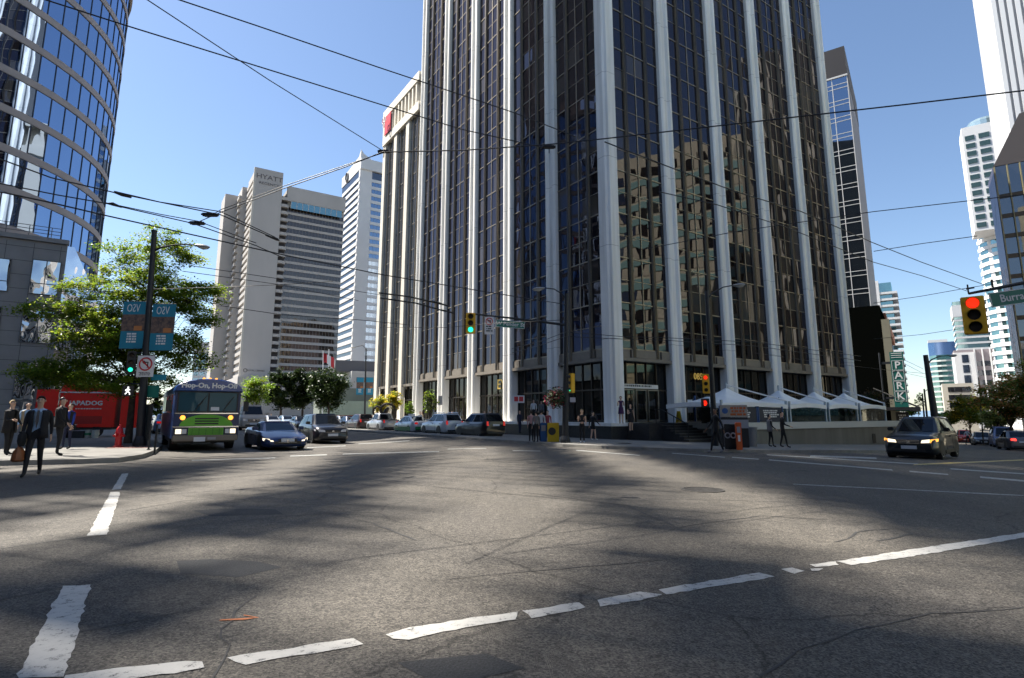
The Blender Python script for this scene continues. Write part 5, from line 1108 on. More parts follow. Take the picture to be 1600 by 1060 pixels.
# ================================================================ vehicles
TYRE = mat('tyre_rubber', (.018, .018, .018), .85); RIM = mat('alloy_rim', (.5, .5, .5), .3, .8); TRIM = mat('black_trim', (.015, .015, .016), .5); CHROME = mat('chrome', (.6, .6, .6), .12, 1.0)
CARGL = glass('car_glass', (.5, .6, .7), .04, .01, (.008, .009, .01), 0, .5, 0); HL = mat('headlight', (.6, .6, .62), .1, spec=.8); HLON = mat('headlight_on', (.8, .75, .6), .2, emit=(1, .85, .6), estr=.6)
TLR = mat('tail_light', (.45, .01, .01), .2, emit=(1, .02, .01), estr=.15); TLON = mat('tail_light_on', (.6, .02, .02), .2, emit=(1, .03, .02), estr=2.0); AMB = mat('amber_light', (.7, .25, .02), .25, emit=(1, .35, .05), estr=.9); PLATE = mat('number_plate', (.6, .62, .66), .5)
def paint(name, col, metal=.2): return mat(name, col, .3, metal, .4, coat=.6)
def interp(tab, x):
    if x <= tab[0][0]: return tab[0][1]
    for (a, va), (b_, vb) in zip(tab, tab[1:]):
        if x <= b_: return va+(vb-va)*(x-a)/(b_-a)
    return tab[-1][1]
SPEC = {
 # d = metres from the nose.  top = body top line, cab = (belt front d, roof front d, roof rear d, belt rear d, roof z, belt z), wheels = d of axles
 'suv': dict(L=4.5, W=1.84, top=[(0, .62), (.05, .8), (.2, .93), (1.15, 1.06), (1.3, 1.08), (4.3, 1.14), (4.45, 1.1), (4.5, .95)], cab=(1.15, 2.05, 4.0, 4.45, 1.68, 1.08), ax=(.9, 3.55), r=.35, zb=.24),
 'sedan': dict(L=4.6, W=1.8, top=[(0, .5), (.05, .66), (.25, .76), (1.25, .93), (3.7, 1.0), (4.5, .98), (4.6, .8)], cab=(1.2, 2.0, 3.2, 4.0, 1.44, .95), ax=(.9, 3.65), r=.32, zb=.2),
 'hatch': dict(L=4.45, W=1.76, top=[(0, .5), (.05, .68), (.25, .8), (1.0, 1.0), (3.9, 1.06), (4.35, 1.0), (4.45, .8)], cab=(.85, 1.8, 3.2, 4.25, 1.5, .98), ax=(.88, 3.55), r=.32, zb=.2),
 'compact': dict(L=4.35, W=1.79, top=[(0, .55), (.05, .74), (.2, .85), (1.05, 1.0), (3.9, 1.06), (4.3, 1.0), (4.35, .85)], cab=(.95, 1.7, 3.7, 4.25, 1.56, .98), ax=(.85, 3.55), r=.33, zb=.2),
 'sports': dict(L=4.42, W=1.81, top=[(0, .42), (.06, .5), (.4, .6), (1.0, .74), (1.4, .8), (3.0, .86), (4.0, .9), (4.38, .88), (4.42, .7)], cab=(1.1, 1.95, 2.6, 3.7, 1.17, .78), ax=(.95, 3.5), r=.31, zb=.16),
 'van': dict(L=5.0, W=1.95, top=[(0, .6), (.05, .85), (.2, 1.0), (.9, 1.2), (4.95, 1.25), (5.0, 1.0)], cab=(.7, 1.5, 4.8, 4.98, 1.95, 1.18), ax=(.95, 3.9), r=.35, zb=.25),
}
def make_car(kind, name, label, cat, pm, loc, az, group=None, lights_on=False, tail_on=False, pm2=None, plate_rear=True, roofcol=None, rails=False, taxi=False, detail=True, scale=1.0):
    s = SPEC[kind]; Lh = s['L']/2; W = s['W']/2; zb = s['zb']
    root = thing(name, label, cat, loc, math.pi/2-R_(az), group); root.scale = (scale,)*3
    X = lambda d: Lh-d
    def hw(d):       # plan half width
        e = min(d, s['L']-d); k = 1-max(0, (.5-e)/.5)**2*.2; return W*k
    ds = sorted(set([0, .03, .1, .25, .5, .8, 1.1, 1.4, 1.8, 2.3, 2.8, 3.3, 3.7, 4.0, s['L']-.35, s['L']-.15, s['L']-.05, s['L']]))
    ds = [d for d in ds if d <= s['L']]
    rings = []
    for d in ds:
        zt = interp(s['top'], d); w = hw(d); z0 = zb+(.08 if d < .1 or d > s['L']-.1 else 0); h = zt-z0
        half = [(w*.9, z0), (w*.985, z0+.07), (w, z0+h*.35), (w*.985, z0+h*.62), (w*.95, z0+h*.86), (w*.86, zt-.02), (w*.6, zt+.015), (0, zt+.03)]
        ring_ = [V((X(d), y, z)) for y, z in half]+[V((X(d), -y, z)) for y, z in half[-2::-1]]
        rings.append(ring_)
    b = MB(); b.loft(rings); body_ = b.build('body', pm, root, smooth=True)
    c0, r0, r1, c1, zr, zbelt = s['cab']
    wb = W*.9; wr = W*.7
    def cring(f, t):       # f: 0 belt .. 1 roof
        fx = c0+(r0-c0)*f; rx = c1+(r1-c1)*f; w = wb+(wr-wb)*f; z = zbelt-.06+(zr-zbelt+.02)*f; cr = .18*(1-f)+.22*f
        return [V((X(fx), w*.86, z)), V((X(fx+cr), w, z)), V((X(rx-cr*.7), w, z)), V((X(rx), w*.88, z)), V((X(rx), -w*.88, z)), V((X(rx-cr*.7), -w, z)), V((X(fx+cr), -w, z)), V((X(fx), -w*.86, z))]
    b = MB(); top = cring(.965, 0); zt_ = zr
    lid = [p*.5+q*.5 for p, q in zip(top, top)]; lid = [V((p.x*.97+X((r0+r1)/2)*.03, p.y*.88, zt_)) for p in top]
    b.loft([cring(0, 0), cring(.5, 0), top, lid]); b.build('cabin', roofcol or pm, root, smooth=True)
    # windows set a few mm proud of the cabin
    def lerp(a, b_, t): return a*(1-t)+b_*t
    A = cring(.12, 0); Bq = cring(.9, 0)
    def win(name_, i, j, t0=.06, t1=.94, lo=A, hi=Bq, off=.008, splits=None, sub=None):
        a, b_, c, d_ = lo[i], lo[j], hi[j], hi[i]; n = (b_-a).cross(d_-a).normalized(); cen = V((X((c0+c1)/2), 0, (zbelt+zr)/2))
        if n.dot((a+c)/2-cen) < 0: n = -n
        out = []
        for (u, v) in (splits or [(t0, t1)]):
            q = MB(); q.quad(lerp(a, b_, u)+n*off, lerp(a, b_, v)+n*off, lerp(d_, c, v)+n*off, lerp(d_, c, u)+n*off); out.append(q.build(name_, CARGL, root))
        return out
    win('windshield', 7, 0); win('rear_window', 3, 4)
    for i, j in ((1, 2), (6, 5)): win('side_window', i, j, splits=[(.04, .42), (.46, .8), (.83, .96)] if kind in ('suv', 'van', 'hatch', 'compact') else [(.05, .5), (.54, .93)])
    # wheels
    r = s['r']
    for d in s['ax']:
        for sd in (1, -1):
            y = (W-.115)*sd
            b = MB(); b.lathe([(r*.62, -.11), (r*.93, -.115), (r, -.09), (r, .09), (r*.93, .115), (r*.62, .11)], (0, 0, 0), 22, axis='y'); wl = b.build('wheel', TYRE, root, smooth=True); wl.location = (X(d), y, r)
            b = MB(); b.lathe([(r*.62, .09*sd), (r*.58, .07*sd), (0, .06*sd)], (0, 0, 0), 20, axis='y'); b.build('rim_dish', TRIM, wl, smooth=True)
            b = MB()
            for k in range(5):
                a = 2*math.pi*k/5; u = V((math.cos(a), 0, math.sin(a))); t = V((-math.sin(a), 0, math.cos(a)))
                b.add([u*r*.1+t*r*.1+V((0, .115*sd, 0)), u*r*.6+t*r*.07+V((0, .1*sd, 0)), u*r*.6-t*r*.07+V((0, .1*sd, 0)), u*r*.1-t*r*.1+V((0, .115*sd, 0))], [(0, 1, 2, 3)])
            b.tube([V((math.cos(a)*r*.6, .1*sd, math.sin(a)*r*.6)) for a in [2*math.pi*k/20 for k in range(21)]], r*.045, 5); b.build('rim', RIM, wl)
            b = MB(); nn = 14; R2 = r+.06; pts = [V((X(d)+math.cos(math.pi*k/nn)*R2, (W+.003)*sd, max(zb, r+math.sin(math.pi*k/nn)*R2))) for k in range(nn+1)]; pts = [V((pts[0].x, pts[0].y, zb))]+pts+[V((pts[-1].x, pts[-1].y, zb))]
            b.add(pts, [tuple(range(len(pts)))]); b.build('wheel_arch', TRIM, root)
    # front
    zt0 = interp(s['top'], .1); zl = zt0-.12
    hs_ = .45 if kind == 'sports' else 1.0
    hm = HLON if lights_on else HL
    def patch(name_, m, pts, par=root):
        q = MB(); q.add([V(p) for p in pts], [tuple(range(len(pts)))]); q.add([V(p)-V((.02 if pts[0][0] > 0 else -.02, 0, 0)) for p in pts], [tuple(range(len(pts)))[::-1]]); return q.build(name_, m, par)
    xf = X(0)+.012; wf = hw(0)
    for sd in (1, -1):
        patch('headlight', hm, [(xf, wf*(.93-.38*hs_)*sd, zl-.05*hs_), (xf, wf*.93*sd, zl-.03*hs_), (xf-.02, wf*.95*sd, zl+.1*hs_), (xf-.01, wf*(.93-.33*hs_)*sd, zl+.06*hs_)])
        b = MB(); b.add([V((xf-.03, (wf*.96)*sd, zl-.04)), V((X(.35), (hw(.35)+.006)*sd, zl+.02)), V((X(.4), (hw(.4)+.004)*sd, zl+.12)), V((xf-.03, wf*.965*sd, zl+.09))], [(0, 1, 2, 3)]); b.build('side_lamp', AMB if lights_on == 'amber' else hm, root)
    patch('grille', TRIM, [(xf, -wf*.5, zl-.1), (xf, wf*.5, zl-.1), (xf, wf*.52, zl+.07), (xf, -wf*.52, zl+.07)])
    if detail:
        g_ = MB()
        for k in range(3 if kind in ('suv', 'van') else 1): g_.box(xf+.002, xf+.014, -wf*.5, wf*.5, zl-.07+k*.055, zl-.05+k*.055)
        g_.lathe([(.06, 0), (.06, .012), (0, .014)], (xf+.015, 0, zl-.01), 12, axis='x'); g_.build('grille_bar', CHROME, root)
    patch('lower_intake', TRIM, [(xf, -wf*.75, zb+.1), (xf, wf*.75, zb+.1), (xf, wf*.7, zb+.22), (xf, -wf*.7, zb+.22)])
    b = MB(); b.box(xf+.002, xf+.02, -.26, .26, zb+.2, zb+.33); b.build('number_plate', PLATE, root)
    # rear
    xr = X(s['L'])-.012; wr_ = hw(s['L']); tm = TLON if tail_on else TLR; zrr = interp(s['top'], s['L']-.1)
    for sd in (1, -1):
        if kind in ('suv', 'van', 'compact'):
            patch('tail_light', tm, [(xr, wr_*.78*sd, zrr-.28), (xr, wr_*1.0*sd, zrr-.28), (xr+.03, wr_*1.0*sd, zrr+.02), (xr+.03, wr_*.82*sd, zrr+.02)])
        else: patch('tail_light', tm, [(xr, wr_*.55*sd, zrr-.22), (xr, wr_*.99*sd, zrr-.2), (xr, wr_*.97*sd, zrr-.06), (xr, wr_*.6*sd, zrr-.06)])
    patch('rear_bumper', TRIM, [(xr, -wr_*.85, zb+.06), (xr, wr_*.85, zb+.06), (xr, wr_*.85, zb+.2), (xr, -wr_*.85, zb+.2)])
    b = MB(); b.box(xr-.02, xr-.002, -.26, .26, zrr-.36 if kind != 'suv' else zrr-.3, zrr-.23 if kind != 'suv' else zrr-.17); b.build('number_plate', PLATE, root)
    for sd in (1, -1):
        b = MB(); b.box(X(c0+.62), X(c0+.45), (W*.93)*sd, (W+.16)*sd, zbelt+.02, zbelt+.17); b.build('mirror', pm, root, bevel=.03)
        b = MB(); b.box(X(s['ax'][1]-.5), X(s['ax'][0]+.5), (W-.02)*sd, (W+.012)*sd, zb+.02, zb+.14); b.build('sill', TRIM if kind == 'suv' else (pm2 or pm), root)
        b = MB()
        for dd in (c0+.55, (c0+c1)/2+.1): b.box(X(dd)-.004, X(dd)+.004, (W*.995)*sd, (W+.002)*sd, zb+.16, zbelt-.1)
        for dd in (c0+1.35, (c0+c1)/2+.95): b.box(X(dd)-.08, X(dd)+.08, (W*.985)*sd, (W+.025)*sd, zbelt-.2, zbelt-.16)
        b.build('door_seam', TRIM, root)
        if rails: b = MB(); b.tube([V((X(r0+.1), wr*.95*sd, zr+.03)), V((X(r0+.3), wr*.95*sd, zr+.07)), V((X(r1-.3), wr*.95*sd, zr+.07)), V((X(r1-.1), wr*.95*sd, zr+.03))], .02, 6); b.build('roof_rail', CHROME, root)
    b = MB(); b.box(-Lh+.3, Lh-.3, -W*.8, W*.8, .14, zb+.02); b.build('underbody', TRIM, root)
    if pm2:
        for sd in (1, -1):
            q = MB(); q.box(X(s['L']-.5), X(.45), (W-.03)*sd, (W+.006)*sd, zb+.05, zb+.38); q.build('lower_stripe', pm2, root)
        q = MB(); q.box(xr-.006, xr+.1, -wr_*.9, wr_*.9, zb+.15, zb+.4); q.build('lower_stripe', pm2, root)
    if taxi: b = MB(); b.box(-.1, .1, -.3, .3, zr+.01, zr+.16); b.build('roof_sign', SIGNW, root, bevel=.02)
    return root
AZ_IN = math.degrees(math.atan2(-L.x, -L.y)); AZ_UP = math.degrees(math.atan2(L.x, L.y))
# ---- hop-on hop-off bus
BUSB = mat('bus_blue', (.003, .05, .22), .3, coat=.5); BUSD = mat('bus_navy', (.005, .022, .09), .4, coat=.15); BUSG = mat('bus_green', (.13, .42, .03), .4); BUSK = mat('bus_dark_side', (.02, .022, .04), .4)
Yb = 23.0; g = D(323, Yb); bus = thing('tour_bus', 'dark blue and green tour bus with rounded roof facing the camera', 'bus', g+L*4.2, math.pi/2-R_(AZ_IN))
BW, BL = 1.2, 8.4; XF = BL/2
def barch(x, z0, z1, w, crown, n=10): return [V((x, -w, z0)), V((x, -w, z1))]+[V((x, -w*math.cos(math.pi*k/n), z1+crown*math.sin(math.pi*k/n))) for k in range(1, n)]+[V((x, w, z1)), V((x, w, z0))]
b = MB(); b.loft([barch(-XF, .5, 2.45, BW, .35), barch(XF-.15, .5, 2.45, BW, .35), barch(XF, .52, 2.4, BW*.97, .3)]); b.build('body', BUSD, bus, smooth=True)
b = MB(); b.loft([barch(XF-.3, 2.32, 2.4, BW+.03, .45), barch(XF+.09, 2.34, 2.4, BW+.02, .44), barch(XF+.12, 2.36, 2.4, BW-.0, .41)]); b.build('roof_cap', BUSB, bus, smooth=True)
text('bus_lettering', 'Hop-On, Hop-Off', .27, SIGNW, bus, V((XF+.13, 0, 2.56)), (R_(90), 0, R_(90)), .003, bold=.012)
b = MB(); b.box(XF-.01, XF+.03, -1.08, 1.08, 1.5, 2.33, 0); fr_ = b.build('windshield_frame', TRIM, bus, bevel=.01)
BGLS = glass('bus_glass', (.45, .6, .65), .03, .01, (.03, .075, .1), .1, 1.5, .05)
for y0, y1 in ((-1.03, -.03), (.03, 1.03)):
    b = MB(); b.quad(V((XF+.034, y0, 1.55)), V((XF+.034, y1, 1.55)), V((XF+.034, y1, 2.29)), V((XF+.034, y0, 2.29))); b.build('windshield', BGLS, bus)
for y in (-.5, .5):
    b = MB(); b.tube([V((XF+.05, y, 1.5)), V((XF+.06, y+.3, 1.95))], .014, 5); b.tube([V((XF+.06, y+.12, 1.75)), V((XF+.062, y+.42, 2.15))], .012, 5); b.build('wiper', INK, bus)
b = MB(); b.box(XF+.036, XF+.04, .1, .4, 1.58, 1.72); b.build('dash_notice', PLATE, bus)
b = MB(); n = 16; pts = [V((XF+.02, -.95*math.cos(math.pi*k/n), .96+.47*math.sin(math.pi*k/n))) for k in range(n+1)]; b.add(pts, [tuple(range(n+1))]); b.build('green_arch', BUSG, bus)
b = MB()
for k in range(3): b.box(XF+.022, XF+.03, -.42, .42, 1.04+k*.1, 1.09+k*.1)
b.build('vent_slot', INK, bus)
b = MB(); b.box(XF-.02, XF+.05, -.62, .62, .62, .9); gr_ = b.build('grille', BUSG, bus, bevel=.01); b = MB()
for k in range(5): b.box(XF+.051, XF+.06, -.58, .58, .655+k*.045, .67+k*.045)
for k in range(5): b.box(XF+.0511, XF+.061, -.5+k*.24, -.48+k*.24, .64, .88)
b.build('grille_bar', mat('grille_dark_green', (.05, .2, .02), .5), gr_)
b = MB(); b.box(XF+.0, XF+.06, -1.16, 1.16, .92, .97); b.build('chrome_strip', CHROME, bus); b = MB(); b.box(XF, XF+.045, -1.12, 1.12, 1.45, 1.49); b.build('chrome_strip', CHROME, bus)
for sd in (1, -1):
    b = MB(); b.box(XF-.02, XF+.045, .66*sd, 1.1*sd, .66, .88); hs = b.build('lamp_housing', TRIM, bus)
    b = MB(); b.box(XF+.046, XF+.056, (.86 if sd < 0 else .86)*sd, 1.06*sd, .68, .86); b.build('headlight', HLON, hs); b = MB(); b.box(XF+.046, XF+.052, .68*sd, .84*sd, .68, .86); b.build('headlight', HL, hs)
    b = MB(); b.lathe([(.095, 0), (.09, .03), (0, .04)], (XF+.02, .85*sd, 1.3), 14, axis='x'); b.build('turn_lamp', AMB, bus)
    b = MB(); b.tube([V((XF-.05, 1.17*sd, 2.2)), V((XF+.15, 1.35*sd, 2.15)), V((XF+.15, 1.38*sd, 1.9))], .02, 6); b.box(XF+.1, XF+.2, 1.28*sd, 1.46*sd, 1.55, 1.95); b.build('mirror', TRIM, bus)
for k, y in enumerate((-.22, 0, .22)):
    b = MB(); b.lathe([(.05, 0), (.05, .05), (0, .07)], (XF-.05, y, 2.82), 8); b.build('marker_lamp', AMB, bus)
b = MB(); b.box(XF-.1, XF+.14, -1.15, 1.15, .4, .62); b.build('bumper', mat('bumper_grey', (.16, .15, .14), .35, .5), bus, bevel=.03)
b = MB(); b.box(XF+.142, XF+.155, -.42, -.02, .38, .55); b.build('number_plate', PLATE, bus); b = MB(); b.box(XF+.142, XF+.152, .06, .35, .44, .54); b.build('label', GREYP, bus)
for sd in (1, -1):
    for k in range(6):
        x1 = XF-.5-k*1.2; b = MB(); b.quad(V((x1, (BW+.006)*sd, 1.5)), V((x1-1.0, (BW+.006)*sd, 1.5)), V((x1-1.0, (BW+.006)*sd, 2.25)), V((x1, (BW+.006)*sd, 2.25))); b.build('side_window', BGLS, bus)
    for x in (XF-1.3, -XF+1.9):
        b = MB(); b.lathe([(.28, -.14), (.46, -.14), (.48, 0), (.46, .14), (.28, .14), (.2, .08*sd), (0, .08*sd)], (0, 0, 0), 20, axis='y'); wl = b.build('wheel', TYRE, bus, smooth=True); wl.location = (x, (BW-.17)*sd, .48)
b = MB(); b.box(-XF+.2, XF-.3, -1.1, 1.1, .3, .5); b.build('underbody', TRIM, bus)
# ---- moving cars on the left street
make_car('sports', 'sports_car', 'low dark blue sports car with small lit lamps beside the tour bus', 'car', paint('midnight_blue', (.012, .03, .11)), D(440, 24.6)+L*1.2, AZ_IN-2, lights_on=True)
make_car('compact', 'hatchback_car', 'black compact car waiting to the right of the low sports car', 'car', paint('car_black', (.006, .007, .012)), D(514, 31.0)+L*1.2, AZ_IN+1, lights_on=False)
# ---- parked row on the tower side
def onL(px, out):
    a, _ = ray(px, 660); o = C0+NL*out; return (o.x-a*o.y)/(a*L.y-L.x)
def parked(kind, px, out, name, label, cat, pm, az=AZ_UP, **k):
    u = onL(px, out); p = C0+L*u+NL*out; p.z = gz(p.x, p.y); return make_car(kind, name, label, cat, pm, p, az, group='cars parked along the tower kerb' if out > 5 else None, **k)
OUT = 7.2
parked('suv', 749, OUT, 'parked_suv', 'black sport utility car, nearest of the row parked along the tower', 'car', paint('suv_black', (.008, .008, .01)))
parked('suv', 690, OUT, 'parked_suv', 'white sport utility car parked between the black one and the green taxi', 'car', paint('car_white', (.6, .62, .64)), rails=True)
parked('hatch', 643, OUT, 'parked_taxi', 'white taxi hatchback with green lower doors in the parked row', 'taxi', paint('taxi_white', (.55, .58, .6)), pm2=paint('taxi_green', (.02, .2, .06)), taxi=True)
# pickup
u = onL(597, OUT); p = C0+L*u+NL*OUT; p.z = gz(p.x, p.y)
pk_ = make_car('suv', 'parked_pickup', 'silver pickup truck with open bed parked beyond the green and white taxi', 'pickup truck', paint('silver_paint', (.4, .41, .43), .5), p, AZ_UP, group='cars parked along the tower kerb')
for ch in list(pk_.children):
    if ch.name.split('.')[0] in ('cabin', 'rear_window', 'side_window', 'windshield'): ch.scale.x = .62; ch.location.x = .28; ch.scale.z = 1.04
b = MB(); b.box(-2.3, -.75, -.84, .84, 1.1, 1.16); b.build('bed_liner', TRIM, pk_)
for px, k, lb, col in ((562, 'suv', 'dark red brown sport utility car parked just left of the silver pickup', (.03, .012, .012)), (545, 'sedan', 'dark blue saloon at the far end of the parked row', (.01, .02, .06)), (533, 'hatch', 'grey hatchback, farthest car of the parked row', (.2, .2, .21))):
    parked(k, px, OUT, 'parked_car', lb, 'car', paint('far_paint_%d' % px, col))
# oncoming and distant traffic up the left street
far = [(470, 62, 'sedan', 'dark saloon in the middle distance behind the black compact car', (.03, .03, .035)), (447, 75, 'hatch', 'pale blue grey car in the distance between the bus and the dark trees', (.25, .3, .36)),
       (432, 88, 'sedan', 'dark car in the distance just right of the beige van', (.02, .02, .03)), (424, 70, 'hatch', 'silver car in the distance above the low sports car', (.35, .36, .38)), (486, 84, 'suv', 'black sport utility car in the distance under the third dark tree', (.012, .012, .016)), (505, 98, 'sedan', 'white saloon far up the left street under the flags', (.5, .5, .5)), (460, 108, 'suv', 'small dark car farthest up the left street', (.03, .03, .03)),
       (259, 46, 'hatch', 'light blue car seen in the gap left of the tour bus', (.08, .16, .3)), (252, 72, 'suv', 'white car far behind the light blue one left of the bus', (.5, .5, .52)), (262, 95, 'sedan', 'silver car in the far gap left of the tour bus', (.35, .35, .36))]
for px, Yc, k, lb, col in far: make_car(k, 'distant_car', lb, 'car', paint('distant_%d' % px, col), D(px, Yc), AZ_IN if px > 420 else AZ_UP, detail=False)
make_car('van', 'camper_van', 'beige camper van right behind the tour bus', 'van', mat('camper_beige', (.4, .35, .29), .5), D(393, 60), AZ_IN+6, scale=1.3)
# ---- SUV at the right and the traffic beyond
make_car('suv', 'turning_suv', 'dark sport utility car with lit amber lamps crossing at the right', 'car', paint('dark_green_black', (.008, .014, .02), .4), D(1438, 24.4), 227, lights_on='amber')
Ys = (1582, 44)
make_car('sedan', 'braking_car', 'grey saloon with glowing brake lights at the far right edge', 'car', paint('right_grey', (.1, .1, .11)), D(1583, 44), 30, tail_on=True, detail=False)
make_car('van', 'blue_van', 'pale blue grey van under the right street trees', 'van', paint('van_blue', (.12, .15, .3)), D(1564, 56), 215, detail=False)
make_car('van', 'red_van', 'red van far down the right street', 'van', paint('van_red', (.6, .06, .04)), D(1504, 92), 215, detail=False)
make_car('sedan', 'dark_car', 'dark car between the red van and the pale blue van', 'car', paint('dcar', (.01, .01, .015)), D(1531, 64), 215, detail=False)
make_car('sedan', 'silver_car', 'silver car right of the red van far down the right street', 'car', paint('scar', (.3, .32, .35)), D(1520, 98), 215, detail=False)
# ================================================================ people
SK = mat('skin', (.6, .38, .27), .55); SK2 = mat('skin_dark', (.16, .08, .05), .55); HBRN = mat('hair_brown', (.04, .022, .012), .6); HBLK = mat('hair_black', (.01, .008, .008), .5); HBLD = mat('hair_blonde', (.5, .38, .2), .6); HGRY = mat('hair_grey', (.35, .33, .3), .6)
CL = {k: mat('cloth_'+k, c, .85) for k, c in dict(black=(.008, .008, .01), suit=(.012, .012, .016), white=(.6, .6, .6), blue=(.02, .05, .3), navy=(.015, .02, .05), beige=(.33, .26, .17), grey=(.15, .15, .16), purple=(.06, .02, .08), red=(.3, .05, .06), yellow=(.5, .42, .05), lightblue=(.3, .45, .65), shoe=(.01, .01, .01), khaki=(.3, .26, .18), pink=(.45, .25, .25)).items()}
def person(label, loc, az, h=1.75, stride=0.0, arms=((.1, .1), (.1, .1)), top='black', legs='black', sleeves=None, shoes='shoe', hair=HBRN, hairlen='short', skin=SK, skirt=None, lean=0.0, fem=False, bare_legs=False, face=False, bare_arms=False, jacket=None, bare_mid=False, name='person', legsA=None, fingers=False, back=False):
    """facing local +Y; stride = how far the front foot is ahead; arms = (swing angle, elbow bend) left / right"""
    root = thing(name, label, 'person', loc, -R_(az)); k = h/1.75; root.scale = (k,)*3
    verts = []; edges = []; rad = []; tags = []
    def v(p, r, t, par=None):
        verts.append(V(p)); rad.append(r); tags.append(t)
        if par is not None: edges.append((par, len(verts)-1))
        return len(verts)-1
    sh = .165 if fem else .19; hp = .085
    pel = v((0, 0, .95), (.15 if not fem else .15, .1), 'legs'); wa = v((0, lean*.1, 1.1), (.125 if not fem else .11, .095), 'top', pel); ch = v((0, lean*.2, 1.3), (.155 if not fem else .135, .11), 'top', wa); ns = v((0, lean*.25, 1.43), (.11, .075), 'top', ch); nk = v((0, lean*.3, 1.5), (.046, .05), 'head', ns)
    h1 = v((0, lean*.3+.015, 1.585), (.066, .078), 'head', nk); h2 = v((0, lean*.3+.01, 1.66), (.076, .09), 'head', h1); h3 = v((0, lean*.3, 1.72), (.055, .066), 'head', h2)
    hands = []
    for sd, (sw, bend) in zip((1, -1), arms):
        s0 = v((sh*.55*sd, lean*.22, 1.42), (.07, .065), 'top', ns); s1 = v((sh*sd, lean*.22, 1.395), (.06, .058), 'top', s0)
        d = V((.12*sd, math.sin(sw), -math.cos(sw))).normalized(); e = v(verts[s1]+d*.285, (.043, .043), 'arm', s1)
        a2 = sw+bend; d2 = V((-.02*sd if bend > .6 else .05*sd, math.sin(a2), -math.cos(a2))).normalized(); w_ = v(verts[e]+d2*.25, (.029, .027), 'arm', e); hd = v(verts[w_]+d2*.06, (.032, .02), 'hand', w_)
        fr_ = V((0, 1, 0)); side = V((1, 0, 0))
        if fingers:
            ax = d2.cross(V((1, 0, 0))).normalized()
            for fi, (o_, ln) in enumerate(((-.03, .065), (-.01, .075), (.01, .07), (.029, .055))):
                f1 = v(verts[hd]+ax*o_+d2*.035, (.0095, .0095), 'hand', hd); cur = (d2*.8+V((-sd*.6, 0, 0))).normalized(); f2 = v(verts[f1]+d2*ln*.45, (.009, .009), 'hand', f1); v(verts[f2]+cur*ln*.5, (.008, .008), 'hand', f2)
            t1 = v(verts[w_]+ax*-.035+d2*.03, (.011, .011), 'hand', w_); v(verts[t1]+(d2+ax*-.7).normalized()*.05, (.009, .009), 'hand', t1)
        else: v(verts[hd]+d2*.1, (.02, .012), 'hand', hd)
        hands.append((verts[hd]+d2*.05, d2))
    la = legsA or ((stride, 0.0), (-stride, .0))
    for sd, (st, kb) in zip((1, -1), la):
        hj = v((hp*sd, 0, .88), (.088 if not fem else .085, .09), 'legs', pel); fy = st*.42; 
        kneeY = fy*.5+.03+kb*.22; kn = v((hp*sd*1.02, kneeY, .49+kb*.04), (.056, .06), 'shin0', hj)
        fz = .085+max(0, -st)*.07+kb*.22; an = v((hp*sd*1.05, fy-kb*.16, fz), (.036, .04), 'shin', kn); cf = None
        pitch = max(0, -st)*.5+kb*.5; v((hp*sd*1.15, fy-kb*.16+.06, fz-.045-pitch*.02), (.04, .036), 'shoe', an); v((hp*sd*1.25, fy-kb*.16+.16, max(.03, fz-.055-pitch*.09)), (.036, .022), 'shoe', len(verts)-1)
    me = bpy.data.meshes.new('body_raw'); me.from_pydata([tuple(p) for p in verts], edges, [])
    o = bpy.data.objects.new('raw', me); COL.objects.link(o)
    md = o.modifiers.new('skin', 'SKIN'); md.use_smooth_shade = True; md.branch_smoothing = .3
    for i, sv in enumerate(me.skin_vertices[0].data): sv.radius = rad[i]; sv.use_root = (i == 0)
    ss = o.modifiers.new('sub', 'SUBSURF'); ss.levels = 1; ss.render_levels = 1
    dg = bpy.context.evaluated_depsgraph_get(); m2 = bpy.data.meshes.new_from_object(o.evaluated_get(dg)); bpy.data.objects.remove(o); bpy.data.meshes.remove(me)
    m2.name = 'body'; m2.materials.clear()
    mt = [CL[top], CL[legs], skin, CL[shoes]]
    for m_ in mt: m2.materials.append(m_)
    segs = [(verts[a], verts[b_], tags[b_]) for a, b_ in edges]
    for pl in m2.polygons:
        c = pl.center; best = 9; t = 'top'
        for a, b_, tg in segs:
            ab = b_-a; q = max(0, min(1, (c-a).dot(ab)/max(1e-9, ab.length_squared))); dd = (c-(a+ab*q)).length
            if tg == 'head' and q < .35 and c.z < 1.49: dd += .05
            if dd < best: best = dd; t = tg
        if t == 'top' and c.z < 1.0: t = 'legs'
        if bare_mid and 1.02 < c.z < 1.12 and t in ('top', 'legs'): t = 'head'
        mi = {'top': 0, 'arm': 2 if bare_arms else 0, 'hand': 2, 'head': 2, 'legs': 1, 'shin0': 1, 'shin': 2 if bare_legs else 1, 'shoe': 3}[t]
        if bare_legs and t in ('shin0', 'legs') and c.z < .66: mi = 2
        pl.material_index = mi; pl.use_smooth = True
    bo_ = bpy.data.objects.new('body', m2); COL.objects.link(bo_); bo_.parent = root
    hc = verts[h2]
    # hair: a cap that leaves the face free
    b = MB(); nn, mm = 14, 8; pts = []
    R0 = V((.08, .092, .088)); ctr = hc+V((0, -.016, .022))
    low = {'short': -.25, 'long': -.9, 'bob': -.6, 'bald': .9}[hairlen]
